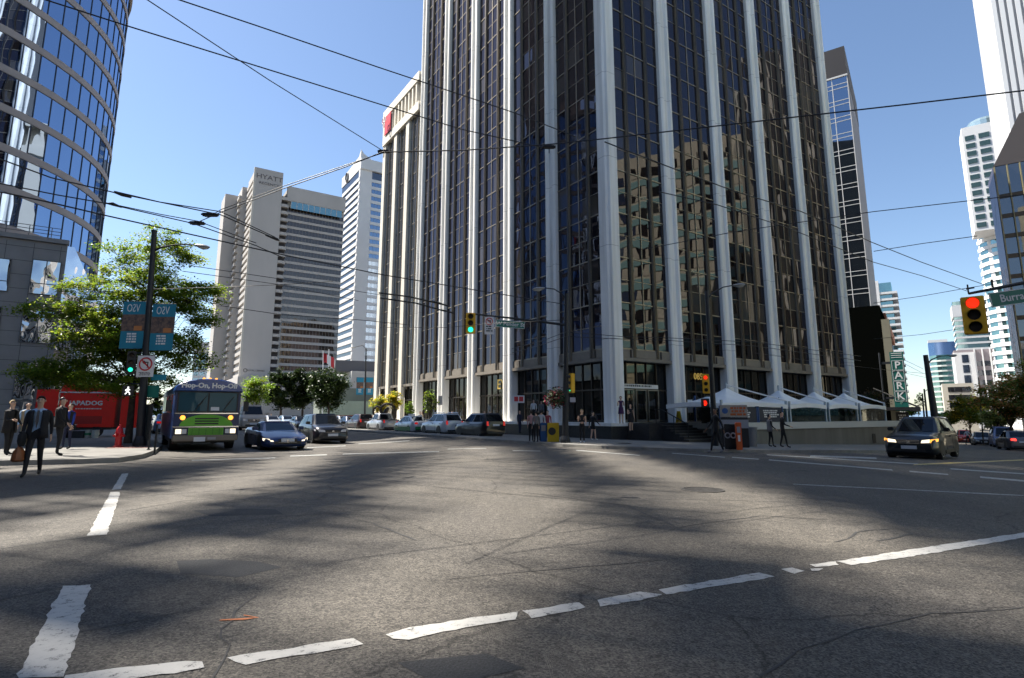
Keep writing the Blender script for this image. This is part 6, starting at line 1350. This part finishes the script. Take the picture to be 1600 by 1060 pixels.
    if hairlen != 'bald':
        rings = []
        for i in range(mm+1):
            rg = []
            for j in range(nn):
                a = 2*math.pi*j/nn; back_ = -math.sin(a); lo = .95 if math.sin(a) > .2 else low*(.5+.5*max(0, back_)) ; el = math.pi/2*(1-i/mm)+i/mm*lo
                rr = 1.0+(.12 if hairlen != 'short' and el < 0 else 0); z = math.sin(el)
                if hairlen == 'long' and el < -.2: z = z*1.7
                rg.append(ctr+V((math.cos(a)*R0.x*max(.25, math.cos(el))*rr, math.sin(a)*R0.y*max(.25, math.cos(el))*rr, z*R0.z)))
            rings.append(rg)
        b.loft(rings, cap=False); top_ = ctr+V((0, 0, R0.z)); b.add([top_]+rings[0], [(0, 1+j, 1+(j+1) % nn) for j in range(nn)]); b.build('hair', hair, root, smooth=True)
    if face:
        b = MB(); b.loft([[hc+V((x*.6, .082+y, z)) for x, z in ((-.02, -.03), (.02, -.03), (.012, .02), (-.012, .02))] for y in (0, .0)][:1]+[[hc+V((0, .118, -.022)), hc+V((.008, .112, -.026)), hc+V((.003, .1, .0)), hc+V((-.006, .1, .0))]]); b.build('nose', skin, root, smooth=True)
        for sd in (1, -1):
            b = MB(); b.lathe([(0, -.012), (.011, 0), (0, .012)], hc+V((.03*sd, .084, .012)), 8); b.build('eye', mat('eye_dark', (.02, .015, .01), .3), root, smooth=True)
            b = MB(); b.box(.012*sd, .05*sd, .083, .092, .03, .038, O=hc); b.build('eyebrow', hair, root)
            b = MB(); b.lathe([(0, -.03), (.014, -.015), (.016, .01), (0, .028)], hc+V((.078*sd, -.005, -.005)), 8); b.build('ear', skin, root, smooth=True)
        b = MB(); b.box(-.024, .024, .082, .09, -.05, -.043, O=hc); b.build('mouth', mat('lip', (.3, .1, .09), .5), root)
    if skirt:
        cl, zt, z0, wd = skirt; b = MB(); b.loft([[V((math.cos(a)*w_, math.sin(a)*w_*.72, z)) for a in [2*math.pi*j/16 for j in range(16)]] for z, w_ in ((zt, .15), ((zt+z0)/2, .17), (z0, wd))]); b.build('skirt', CL[cl], root, smooth=True)
    if jacket:
        cl, z0, open_ = jacket; b = MB(); n = 18; A0 = R_(90+open_); A1 = R_(450-open_); rings = []
        for z, w_, d_ in ((1.44, .12, .1), (1.4, .2, .125), (1.28, .19, .138), (1.1, .17, .13), (.95, .19, .135), (z0, .205, .145)):
            rings.append([V((math.cos(a)*w_, math.sin(a)*d_+lean*.2*(z-1), z)) for a in [A0+(A1-A0)*j/n for j in range(n+1)]])
        b.loft(rings, cap=False, closed=False); jk = b.build('jacket', CL[cl], root, smooth=True); sm = jk.modifiers.new('thickness', 'SOLIDIFY'); sm.thickness = .012; sm.offset = 1
    return root, hands, hc
def Gp(px, py, dz=0): return G(px, py, dz)
# main pedestrian in a suit, walking towards the camera
p = Gp(49, 744, 0); r_, hands, hc = person('man in dark suit and tie carrying brown bag, stepping off the left kerb', p, 152, 1.82, stride=.5, arms=((.15, .15), (-.4, .4)), top='lightblue', legs='suit', hair=HBRN, face=True, jacket=('suit', .82, 22), fingers=True)
b_ = r_.children[0]
for pl in b_.data.polygons:       # the sleeves of the jacket
    c = pl.center
    if pl.material_index == 0 and abs(c.x) > .13: pl.material_index = 1
b = MB(); b.add([V((-.02, .118, 1.44)), V((.02, .118, 1.44)), V((.03, .148, 1.2)), V((0, .142, 1.03)), V((-.03, .148, 1.2))], [(0, 1, 2, 3, 4)]); b.add([V((-.02, .112, 1.44)), V((.02, .112, 1.44)), V((.03, .14, 1.2)), V((0, .134, 1.03)), V((-.03, .14, 1.2))], [(4, 3, 2, 1, 0)]); b.build('tie', mat('tie_grey', (.1, .09, .09), .6), r_)
b = MB()
for sd in (1, -1): b.add([V((.02*sd, .105, 1.47)), V((.07*sd, .08, 1.49)), V((.075*sd, .11, 1.42)), V((.03*sd, .13, 1.4))], [(0, 1, 2, 3)])
b.build('collar', CL['lightblue'], r_)
k = 1.82/1.75; M = Matrix.Rotation(-R_(152), 4, 'Z'); hw_ = p+(M @ (hands[0][0]*k))
bg_ = thing('briefcase', 'brown leather bag held low by the man in the dark suit', 'bag', hw_-V((0, 0, .04)), -R_(152))
LEA = mat('tan_leather', (.22, .07, .02), .5, noise=.3, nscale=9)
b = MB(); b.loft([[V((math.cos(a)*wx, math.sin(a)*wy, z)) for a in [2*math.pi*j/12 for j in range(12)]] for z, wx, wy in ((-.42, .1, .16), (-.38, .13, .2), (-.2, .11, .18), (-.1, .04, .15))]); b.build('body', LEA, bg_, smooth=True)
b = MB(); b.tube([(0, -.12, -.14), (0, -.07, .0), (0, 0, .03), (0, .07, .0), (0, .12, -.14)], .012, 6); b.build('handle', LEA, bg_)
ct_ = thing('folded_coat', 'black coat draped over the arm above the brown bag', 'coat', hw_, -R_(152))
b = MB(); b.loft([[V((math.cos(a)*wx-.02, math.sin(a)*wy-.02, z)) for a in [2*math.pi*j/12 for j in range(12)]] for z, wx, wy in ((-.12, .05, .13), (.0, .08, .17), (.12, .08, .15), (.2, .05, .08))]); b.build('cloth', CL['black'], ct_, smooth=True); b = MB(); b.box(-.03, .03, -.12, .1, .19, .215); b.build('fold', CL['suit'], ct_)
person('man all in black standing with his back turned behind the suited man', Gp(88, 712, .14), 75, 1.8, stride=.12, arms=((.35, .5), (.2, .3)), top='black', hair=HBLK, face=True, jacket=('black', .85, 10), fingers=True)
person('woman in blue top and open black jacket before the red trailer', Gp(103, 702, .14), 185, 1.68, stride=.15, arms=((.5, 1.7), (.1, .2)), top='blue', legs='navy', hair=HBRN, hairlen='bob', fem=True, face=True, jacket=('black', .9, 35), fingers=True)
person('bald man in beige jacket behind the suited man', Gp(36, 700, .14), 140, 1.74, stride=.1, top='lightblue', legs='khaki', hairlen='bald', face=True, jacket=('beige', .85, 30), fingers=True)
person('blond woman in black with a yellow scarf at the left edge', Gp(9, 711, .14), 100, 1.72, stride=.15, arms=((.3, 1.2), (.2, .6)), top='black', legs='black', hair=HBLD, hairlen='bob', fem=True, face=True, jacket=('black', .7, 20), fingers=True)
# by the tower
K = .13
person('blond woman in black crop top and trousers on the corner pavement', Gp(910, 692, K), 185, 1.68, arms=((.1, 1.9), (.1, .9)), top='black', legs='black', hair=HBLD, hairlen='long', fem=True, bare_arms=True, bare_mid=True, shoes='white')
person('person in black shorts walking just right of the blond woman', Gp(927, 688, K), 60, 1.72, stride=.25, arms=((.4, .5), (-.3, .2)), top='black', legs='black', bare_legs=True, hair=HBLK, shoes='white')
person('woman in purple dress with folded arms at the head of the stairs', Z(C0+Rr*onR(978, 3.1)+NR*2.7, .99), 190, 1.72, arms=((.4, 1.9), (.4, 1.9)), top='purple', legs='purple', bare_legs=True, bare_arms=True, fem=True, hairlen='long', skirt=('purple', 1.05, .62, .2), shoes='beige')
u = onR(992, 4.3); person('woman in black dress stepping down the stairs', Z(C0+Rr*u+NR*3.95, .5), 170, 1.7, stride=.15, arms=((.2, 1.6), (.1, .2)), top='black', legs='black', bare_legs=True, bare_arms=True, fem=True, hairlen='bob', skirt=('black', 1.05, .6, .2))
def onp(px, out, z): 
    uu = onL(px, out); return Z(C0+L*uu+NL*out, z)
person('man in white shirt standing above the low wall near the corner pier', onp(834, .2, 1.0), 180, 1.78, top='white', legs='black', arms=((.1, .2), (.1, .9)))
person('person in grey shirt behind the wall, right of the white shirt', onp(846, -.3, 1.0), 200, 1.7, top='grey', legs='black', hair=HBRN)
person('woman in white blouse waiting on the pavement left of the boxes', Gp(846, 689.5, K), 20, 1.68, top='white', legs='navy', hair=HBLK, hairlen='long', fem=True)
person('dark haired woman in pale cardigan, leftmost of the waiting group', Gp(830, 690, K), 10, 1.64, top='pink', legs='black', hair=HBRN, hairlen='long', fem=True)
person('dark haired woman in black trousers in the middle of the waiting group', Gp(838, 691, K), -20, 1.62, top='grey', legs='black', hair=HBLK, hairlen='long', fem=True)
person('person in reddish shirt half hidden behind the yellow box', Gp(856, 687, K), 200, 1.66, top='red', legs='navy', hair=HBRN)
person('man in black striding past the litter bins at the right corner', Gp(1121, 708, 0), 265, 1.8, stride=.5, arms=((.4, .3), (-.5, .3)), top='black', legs='black', hair=HBLK, skin=SK2, shoes='grey')
person('woman in dark clothes with grey bag walking along the stone wall', Gp(1205, 698.5, K), 100, 1.68, stride=.2, arms=((.2, .6), (.1, .2)), top='black', legs='black', hair=HBLK, hairlen='long', fem=True, jacket=('grey', .8, 40))
person('man in black with white papers walking right along the stone wall', Gp(1225, 699.5, K), 110, 1.8, stride=.35, arms=((.3, .9), (-.2, .2)), top='black', legs='black', hair=HBLK)
person('distant pedestrian in white crossing the right street', D(1509, 62), 90, 1.75, stride=.5, top='white', legs='black', arms=((.5, .2), (-.5, .2)))
for px, out, lb, tp in ((659, 3.6, 'person in beige on the pavement behind the white parked car', 'beige'), (656, 4.2, 'person in white behind the gap of the parked taxi', 'white'), (765, 3.4, 'person in white shirt seen over the black parked car', 'white'), (757, 3.9, 'red haired person seen over the black parked car', 'red'), (706, 2.4, 'person in khaki between two piers behind the white parked car', 'khaki'), (812, 3.0, 'person in dark clothes by the wall left of the waiting group', 'navy')):
    person(lb, onp(px, out, .14), random.uniform(120, 240), 1.74, stride=.15, top=tp, legs='navy')
for px, Yp, lb, tp in ((423, 78, 'pedestrian in red far up the left street near the camper', 'red'), (535, 96, 'pedestrian in white in front of the orange hoarding, left one', 'white'), (541, 99, 'pedestrian in blue in front of the orange hoarding, right one', 'blue')):
    person(lb, D(px, Yp), 150, 1.75, stride=.2, top=tp, legs='navy')
# ================================================================ trees
def leafmat(name, c1, c2, tr=.65):
    if name in MATS: return MATS[name]
    m = bpy.data.materials.new(name); m.use_nodes = True; MATS[name] = m; n, l = nodes(m); n.remove(n['Principled BSDF']); out = n['Material Output']
    tc = n.new('ShaderNodeTexCoord'); t = n.new('ShaderNodeTexNoise'); t.inputs['Scale'].default_value = 1.3; t.inputs['Detail'].default_value = 5; l.new(tc.outputs['Object'], t.inputs[0])
    r = n.new('ShaderNodeValToRGB'); r.color_ramp.elements[0].position = .35; r.color_ramp.elements[1].position = .65; r.color_ramp.elements[0].color = c1+(1,); r.color_ramp.elements[1].color = c2+(1,); l.new(t.outputs['Fac'], r.inputs[0])
    d = n.new('ShaderNodeBsdfDiffuse'); tl = n.new('ShaderNodeBsdfTranslucent'); g = n.new('ShaderNodeBsdfAnisotropic'); g.inputs['Roughness'].default_value = .35; g.inputs[0].default_value = (.5, .5, .5, 1)
    l.new(r.outputs[0], d.inputs[0]); l.new(r.outputs[0], tl.inputs[0])
    mx = n.new('ShaderNodeMixShader'); mx.inputs[0].default_value = tr; l.new(d.outputs[0], mx.inputs[1]); l.new(tl.outputs[0], mx.inputs[2])
    m2 = n.new('ShaderNodeMixShader'); m2.inputs[0].default_value = .06; l.new(mx.outputs[0], m2.inputs[1]); l.new(g.outputs[0], m2.inputs[2]); l.new(m2.outputs[0], out.inputs[0])
    return m
BARK = mat('bark', (.07, .055, .045), .9, noise=.35, nscale=6, bump=.4, bscale=20)
LGRN = [leafmat('leaf_lime', (.14, .25, .02), (.24, .36, .03)), leafmat('leaf_green', (.1, .18, .015), (.17, .25, .02)), leafmat('leaf_yellow', (.25, .32, .03), (.33, .36, .04))]
LDRK = [leafmat('leaf_dark', (.018, .035, .012), (.035, .06, .018), .25), leafmat('leaf_dark_green', (.03, .055, .012), (.055, .085, .02), .25)]
LYEL = [leafmat('leaf_gold', (.5, .38, .02), (.6, .5, .05)), leafmat('leaf_olive', (.12, .14, .02), (.22, .22, .03))]
LORG = [leafmat('leaf_olive', (.3, .34, .05), (.42, .42, .07)), leafmat('leaf_rust', (.65, .3, .1), (.75, .42, .18)), leafmat('leaf_green', (.06, .12, .015), (.12, .17, .02)), leafmat('leaf_pale', (.35, .4, .12), (.5, .5, .2))]
def tree(name, label, base, ells, n_leaf, leaf, mats, trunk_r=.16, fork=None, seed=1, twig=90, flat=.45, clus=.42, group=None, cat='tree', bias=None):
    """ells = list of (centre, rx, ry, rz, weight): lobes of the crown; leaves sit in flattened clusters at the ends of limbs"""
    rnd = random.Random(seed); t_ = thing(name, label, cat, (0, 0, 0), 0, group); base = V(base)
    tot = sum(e[4] for e in ells); fork = fork or base+(sum((e[0] for e in ells), V((0, 0, 0)))/len(ells)-base)*.4; fork.x = base.x*.7+fork.x*.3; fork.y = base.y*.7+fork.y*.3
    b = MB(); b.tube([base-V((0, 0, .1)), base+(fork-base)*.3+V((rnd.uniform(-.05, .05), 0, 0)), fork], [trunk_r*1.25, trunk_r, trunk_r*.8], 10)
    pts = []
    for c, rx, ry, rz, wt in ells:
        k = max(1, int(twig*wt/tot)); m0 = fork*.35+c*.65+V((rnd.uniform(-.1, .1)*rx, 0, 0)); lr = trunk_r*.5*min(1, (wt/tot)**.5*2)
        b.tube([fork, fork*.6+c*.4+V((0, 0, rz*.15)), m0, c], [lr, lr*.7, lr*.5, lr*.3], 6)
        for _ in range(k):
            while True:
                u = V((rnd.uniform(-1, 1), rnd.uniform(-1, 1), rnd.uniform(-1, 1)))
                if .25 < u.length < 1: break
            p = c+V((u.x*rx, u.y*ry, u.z*rz)); pts.append((p, c))
            q = c+(p-c)*rnd.uniform(0, .3); b.tube([q, (p+q)/2+V((0, 0, (p-q).length*.12)), p], [lr*.28+.006, lr*.16+.005, .004], 4, cap=False)
    b.build('trunk', BARK, t_, smooth=True)
    lb = MB(); per = max(1, int(n_leaf/len(pts)))
    for p, c in pts:
        s = clus*rnd.uniform(.6, 1.35); dirn = (p-c); dirn.z *= .3; dirn = dirn.normalized() if dirn.length > 0 else V((1, 0, 0))
        w0 = rnd.random()
        for _ in range(int(per*rnd.uniform(.5, 1.5))):
            o_ = V((rnd.gauss(0, .5), rnd.gauss(0, .5), rnd.gauss(0, .5)*flat))*s + dirn*rnd.gauss(0, .35)*s
            q = p+o_; a = V((rnd.uniform(-1, 1), rnd.uniform(-1, 1), rnd.uniform(-.5, .5))).normalized(); up = V((rnd.uniform(-.6, .6), rnd.uniform(-.6, .6), 1)).normalized(); d2 = a.cross(up).normalized(); k = leaf*rnd.uniform(.6, 1.25)
            mi = int(len(mats)*min(.999, max(0, w0*.6+rnd.random()*.4)))
            lb.add([q-a*k*.5, q+d2*k*.33+V((0, 0, k*.08)), q+a*k*.5, q-d2*k*.33+V((0, 0, k*.08))], [(0, 1, 2, 3)], mi)
    lb.build('crown', mats, t_)
    return t_
def E(px, py, rx, ry, Y, w=1, dep=1.0, dy=0):
    c = P(px, py, Y+dy); k = Y/FPX*1.0; return (c, rx*k, max(rx, ry)*k*dep, ry*k, w)
# the maple on the left corner
Yt = 26.3
g = G(207, 690, .14); g = V((P(205, 640, Yt).x, Yt, .26))
tree('maple_tree', 'leafy lime green maple over the left corner and the red trailer', g,
     [E(175, 525, 80, 50, Yt, 5), E(95, 585, 68, 22, Yt, 2.2, .8), E(240, 460, 70, 38, Yt, 2.4), E(298, 470, 42, 26, Yt, 1.1), E(245, 388, 46, 34, Yt, .8), E(225, 425, 60, 26, Yt, .9), E(185, 400, 26, 32, Yt, .35), E(110, 490, 72, 16, Yt, 1.4), E(290, 550, 44, 38, Yt, 1.6), E(200, 598, 85, 20, Yt, 1.8), E(60, 582, 24, 10, Yt, .4), E(325, 448, 24, 9, Yt, .3), E(320, 505, 20, 22, Yt, .5), E(205, 560, 60, 40, Yt, 2, 1, 1), E(150, 455, 45, 22, Yt, 1), E(285, 405, 30, 10, Yt, .3)],
     80000, .125, LGRN+[LGRN[0]], .15, fork=V((g.x, g.y, 2.6)), seed=5, twig=900, flat=.45, clus=.42)
def simple(name, label, px, py, rx, ry, Y, mats, n=2500, leaf=.3, seed=1, yb=None, group=None, flat=.6, lob=7, tr=.15, fill=.62):
    rnd = random.Random(seed); gx = D(px, Y); base = V((gx.x, Y, gz(gx.x, Y)+.1)); es = [E(px, py, rx*.62, ry*.62, Y, 4)]
    for k in range(lob):
        a = 2*math.pi*k/lob+rnd.uniform(-.4, .4); es.append(E(px+math.cos(a)*rx*fill, py-math.sin(a)*ry*fill, rx*rnd.uniform(.28, .45), ry*rnd.uniform(.28, .42), Y, 1, 1, rnd.uniform(-.5, .5)*rx*Y/FPX))
    k = rx*Y/FPX
    return tree(name, label, base, es, n, leaf, mats, tr, seed=seed, twig=int(60+rx*1.5), flat=flat, clus=k*.28, group=group)
simple('street_tree', 'bright yellow green tree just right of the tour bus', 400, 612, 23, 24, 88, [LGRN[2], LGRN[0], LGRN[0]], 4500, .32, 2)
for i, (px, py, rx, ry, Y, lb) in enumerate(((438, 610, 21, 34, 112, 'dark conical street tree, left of the three before the hotel'), (472, 607, 23, 34, 116, 'dark rounded street tree, middle of the three before the hotel'), (513, 607, 31, 35, 108, 'dark broad street tree, right of the three before the hotel'))):
    simple('street_tree', lb, px, py, rx, ry, Y, LDRK, 11000, .46, 20+i, group='dark street trees before the hotel', lob=9, tr=.25)
simple('street_tree', 'small golden tree behind the bronze sculpture', 594, 632, 16, 16, 70, LYEL[:1]+[LGRN[2]], 1700, .26, 31)
simple('street_tree', 'golden tree between the sculpture and the first tower pier', 616, 626, 14, 16, 64, LYEL[:1]+[LGRN[2]], 1500, .24, 32)
simple('street_tree', 'slim green tree between the second and third tower piers', 672, 628, 12, 22, 56.5, [LGRN[0], LDRK[1], LGRN[2]], 1500, .17, 33)
simple('street_tree', 'small green tree left of the slim one at the tower piers', 640, 640, 9, 14, 62, [LGRN[1], LGRN[0]], 900, .18, 34)
simple('street_tree', 'dark green tree in the gap left of the tour bus', 246, 628, 14, 26, 52, [LDRK[1], LGRN[1]], 2400, .2, 35)
simple('street_tree', 'dark brownish tree in front of the black netted block', 1364, 628, 24, 18, 70, [leafmat('leaf_brown', (.05, .03, .012), (.08, .05, .02)), LDRK[0]], 2200, .25, 36)
simple('street_tree', 'dark round tree with golden top on the right street', 1514, 642, 30, 22, 84, [LDRK[1], LGRN[1], LYEL[1], LYEL[0]], 7500, .34, 37, lob=8)
simple('street_tree', 'green tree low beside the thick black pole', 1479, 655, 18, 12, 110, [LGRN[1], LGRN[0]], 2500, .35, 38)
simple('street_tree', 'broad orange and green maple at the right edge', 1578, 622, 44, 38, 52, LORG, 13000, .24, 39, lob=10, tr=.2)
simple('street_tree', 'pale green low maple left of the broad orange one', 1556, 655, 26, 14, 58, [LORG[0], LORG[3], LGRN[1]], 4000, .24, 40)
simple('street_tree', 'large maple continuing beyond the right frame edge', 1636, 600, 50, 48, 46, LORG, 9000, .24, 41, lob=9, tr=.22)
simple('street_tree', 'tall thin dark conifer far down the right street', 1436, 628, 5, 17, 210, LDRK, 900, .5, 42, lob=4)
simple('street_tree', 'small green bush tree above the far canopy on the right street', 1424, 643, 12, 7, 120, [LGRN[1], LGRN[0]], 1300, .35, 43)
# ================================================================ blocks added outside the frame for shade and reflections, then the mirrored buildings
HS = V((sdir.x, sdir.y, 0)).normalized(); PQ = V((-HS.y*-1, HS.x*-1, 0)) if False else V((HS.y, -HS.x, 0)); TD = -HS      # q axis, t axis
def qt(q, t, z=0): return PQ*q + TD*t + V((0, 0, z))
tc_ = CC.dot(TD); qc_ = CC.dot(PQ)
def qbox2(parent, name, q0, q1, t0, t1, z0, z1, m):
    b = MB(); b.box(q0, q1, t0, t1, z0, z1, 0, PQ, TD); o = b.build(name, m); o.parent = parent; o.matrix_parent_inverse = Matrix.Translation(parent.location).inverted(); return o
qbox2(ct, 'shade_block', 35.5, 46.6, -100, -80.5, 0, 150, MGREY)  # unseen tall block added to shade the corner bays of the main tower
DKW = mat('dark_cladding', (.05, .05, .055), .5)
sb = thing('shade_tower', 'unseen dark tower added beyond the left frame edge to shade the foreground', 'building')
b = MB(); b.box(-60, 2.5, -95, -62, 0, 120, 0, PQ, TD); b.build('wall', DKW, sb)  # added out of view to keep the near road in shade
# unseen perforated screen added to cut the sunlight into streaks on the road
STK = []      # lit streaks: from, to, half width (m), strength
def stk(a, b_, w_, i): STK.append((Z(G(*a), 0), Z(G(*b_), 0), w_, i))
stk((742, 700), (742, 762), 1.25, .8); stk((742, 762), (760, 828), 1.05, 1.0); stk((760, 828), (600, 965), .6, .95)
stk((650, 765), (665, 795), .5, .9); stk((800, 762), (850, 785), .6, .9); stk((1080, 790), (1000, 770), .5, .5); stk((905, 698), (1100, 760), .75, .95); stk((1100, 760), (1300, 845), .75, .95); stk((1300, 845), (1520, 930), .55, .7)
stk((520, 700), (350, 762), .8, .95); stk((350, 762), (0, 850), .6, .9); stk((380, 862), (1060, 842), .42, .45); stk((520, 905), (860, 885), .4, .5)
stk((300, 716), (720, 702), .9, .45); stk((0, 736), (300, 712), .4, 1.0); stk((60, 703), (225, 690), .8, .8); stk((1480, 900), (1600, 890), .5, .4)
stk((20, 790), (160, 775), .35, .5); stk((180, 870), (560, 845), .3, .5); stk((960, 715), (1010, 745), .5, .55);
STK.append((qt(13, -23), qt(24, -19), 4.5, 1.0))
for nm_, lb_, x0, x1, y0, y1, h_, c_ in (('office_block', 'unseen brown block added behind the viewpoint to darken reflections, left one', -62, -22, -62, -24, 34, (.5, .44, .36)), ('office_block', 'unseen pale block added behind the viewpoint to darken reflections, middle one', -14, 24, -66, -30, 26, (.6, .58, .54)), ('office_block', 'unseen dark block added behind the viewpoint to darken reflections, right one', 32, 74, -58, -18, 38, (.45, .44, .42))):  # added behind the camera to dim sky light and darken reflections
    ob_ = thing(nm_, lb_, 'building', ((x0+x1)/2, y1, 0)); b = MB(); b.box(-(x1-x0)/2, (x1-x0)/2, y0-y1, 0, 0, h_); b.build('wall', mat('off_%d' % x0, c_, .8, noise=.1, nscale=.3), ob_)
    for xx in range(int(x0)+2, int(x1)-2, 5):
        b = MB(); b.box(xx-(x0+x1)/2, xx-(x0+x1)/2+3.2, .0, .05, 3, h_-2); b.build('window', DGL, ob_)
nrs = random.Random(4)
from mathutils import noise as mn
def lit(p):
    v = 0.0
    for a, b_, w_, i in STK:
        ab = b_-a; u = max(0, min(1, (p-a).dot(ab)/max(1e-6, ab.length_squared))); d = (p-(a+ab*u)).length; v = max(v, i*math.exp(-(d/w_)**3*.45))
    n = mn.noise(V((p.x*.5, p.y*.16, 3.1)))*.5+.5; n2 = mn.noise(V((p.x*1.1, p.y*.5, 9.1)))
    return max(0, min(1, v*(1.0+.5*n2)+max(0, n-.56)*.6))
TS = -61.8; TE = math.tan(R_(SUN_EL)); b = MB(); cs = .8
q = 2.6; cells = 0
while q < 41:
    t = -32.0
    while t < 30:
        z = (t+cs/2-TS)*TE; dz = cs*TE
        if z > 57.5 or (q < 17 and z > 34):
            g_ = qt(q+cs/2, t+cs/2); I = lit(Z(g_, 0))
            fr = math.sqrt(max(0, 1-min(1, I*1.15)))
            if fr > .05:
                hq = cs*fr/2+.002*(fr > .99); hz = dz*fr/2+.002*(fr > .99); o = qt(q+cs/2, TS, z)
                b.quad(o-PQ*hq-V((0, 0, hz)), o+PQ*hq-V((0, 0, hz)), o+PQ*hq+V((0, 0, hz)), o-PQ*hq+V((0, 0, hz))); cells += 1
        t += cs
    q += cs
scr_ = b.build('streak_mask', MGREY); scr_.parent = ct; scr_.matrix_parent_inverse = Matrix.Translation(ct.location).inverted()
# buildings mirrored in the right face of the tower
OLD = mat('old_stone', (.7, .62, .42), .8, noise=.15, nscale=.3); TEALW = mat('teal_spandrel', (.3, .5, .42), .6)
oh = thing('stone_hotel', 'stone and green banded hotel beyond the right frame edge', 'building'); o = V((62, 50, 0)); U = V((.12, -1, 0)).normalized(); N = V((-1, -.12, 0)).normalized()
b = MB(); b.box(0, 46, -24, 0, -3, 47, 0, U, N, o); b.build('wall', OLD, oh)
r1 = MB(); r1.box(0, 46, -.02, .15, 1.5, 2.7, 0, U, N, o); r1 = r1.build('spandrel_band', TEALW, oh); repeat_up(r1, 12, 3.6)
r1 = ribbon('window', o, U, N, 46, 3.2, 5.0, 15, .5, [DGL, OLD], oh, out=.06); repeat_up(r1, 12, 3.6)
rb = thing('ribbed_office', 'dark office tower with pale vertical ribs beyond the right frame edge', 'building'); o = V((92, 84, 0)); 
b = MB(); b.box(0, 34, -24, 0, -4, 82, 0, U, N, o); b.build('wall', mat('black_cladding', (.015, .015, .013), .5), rb)
for k in range(9): b = MB(); b.box(1+k*3.9, 1.7+k*3.9, 0, .5, -4, 82, 0, U, N, o); b.build('rib', mat('pale_rib', (.6, .55, .42), .7), rb)
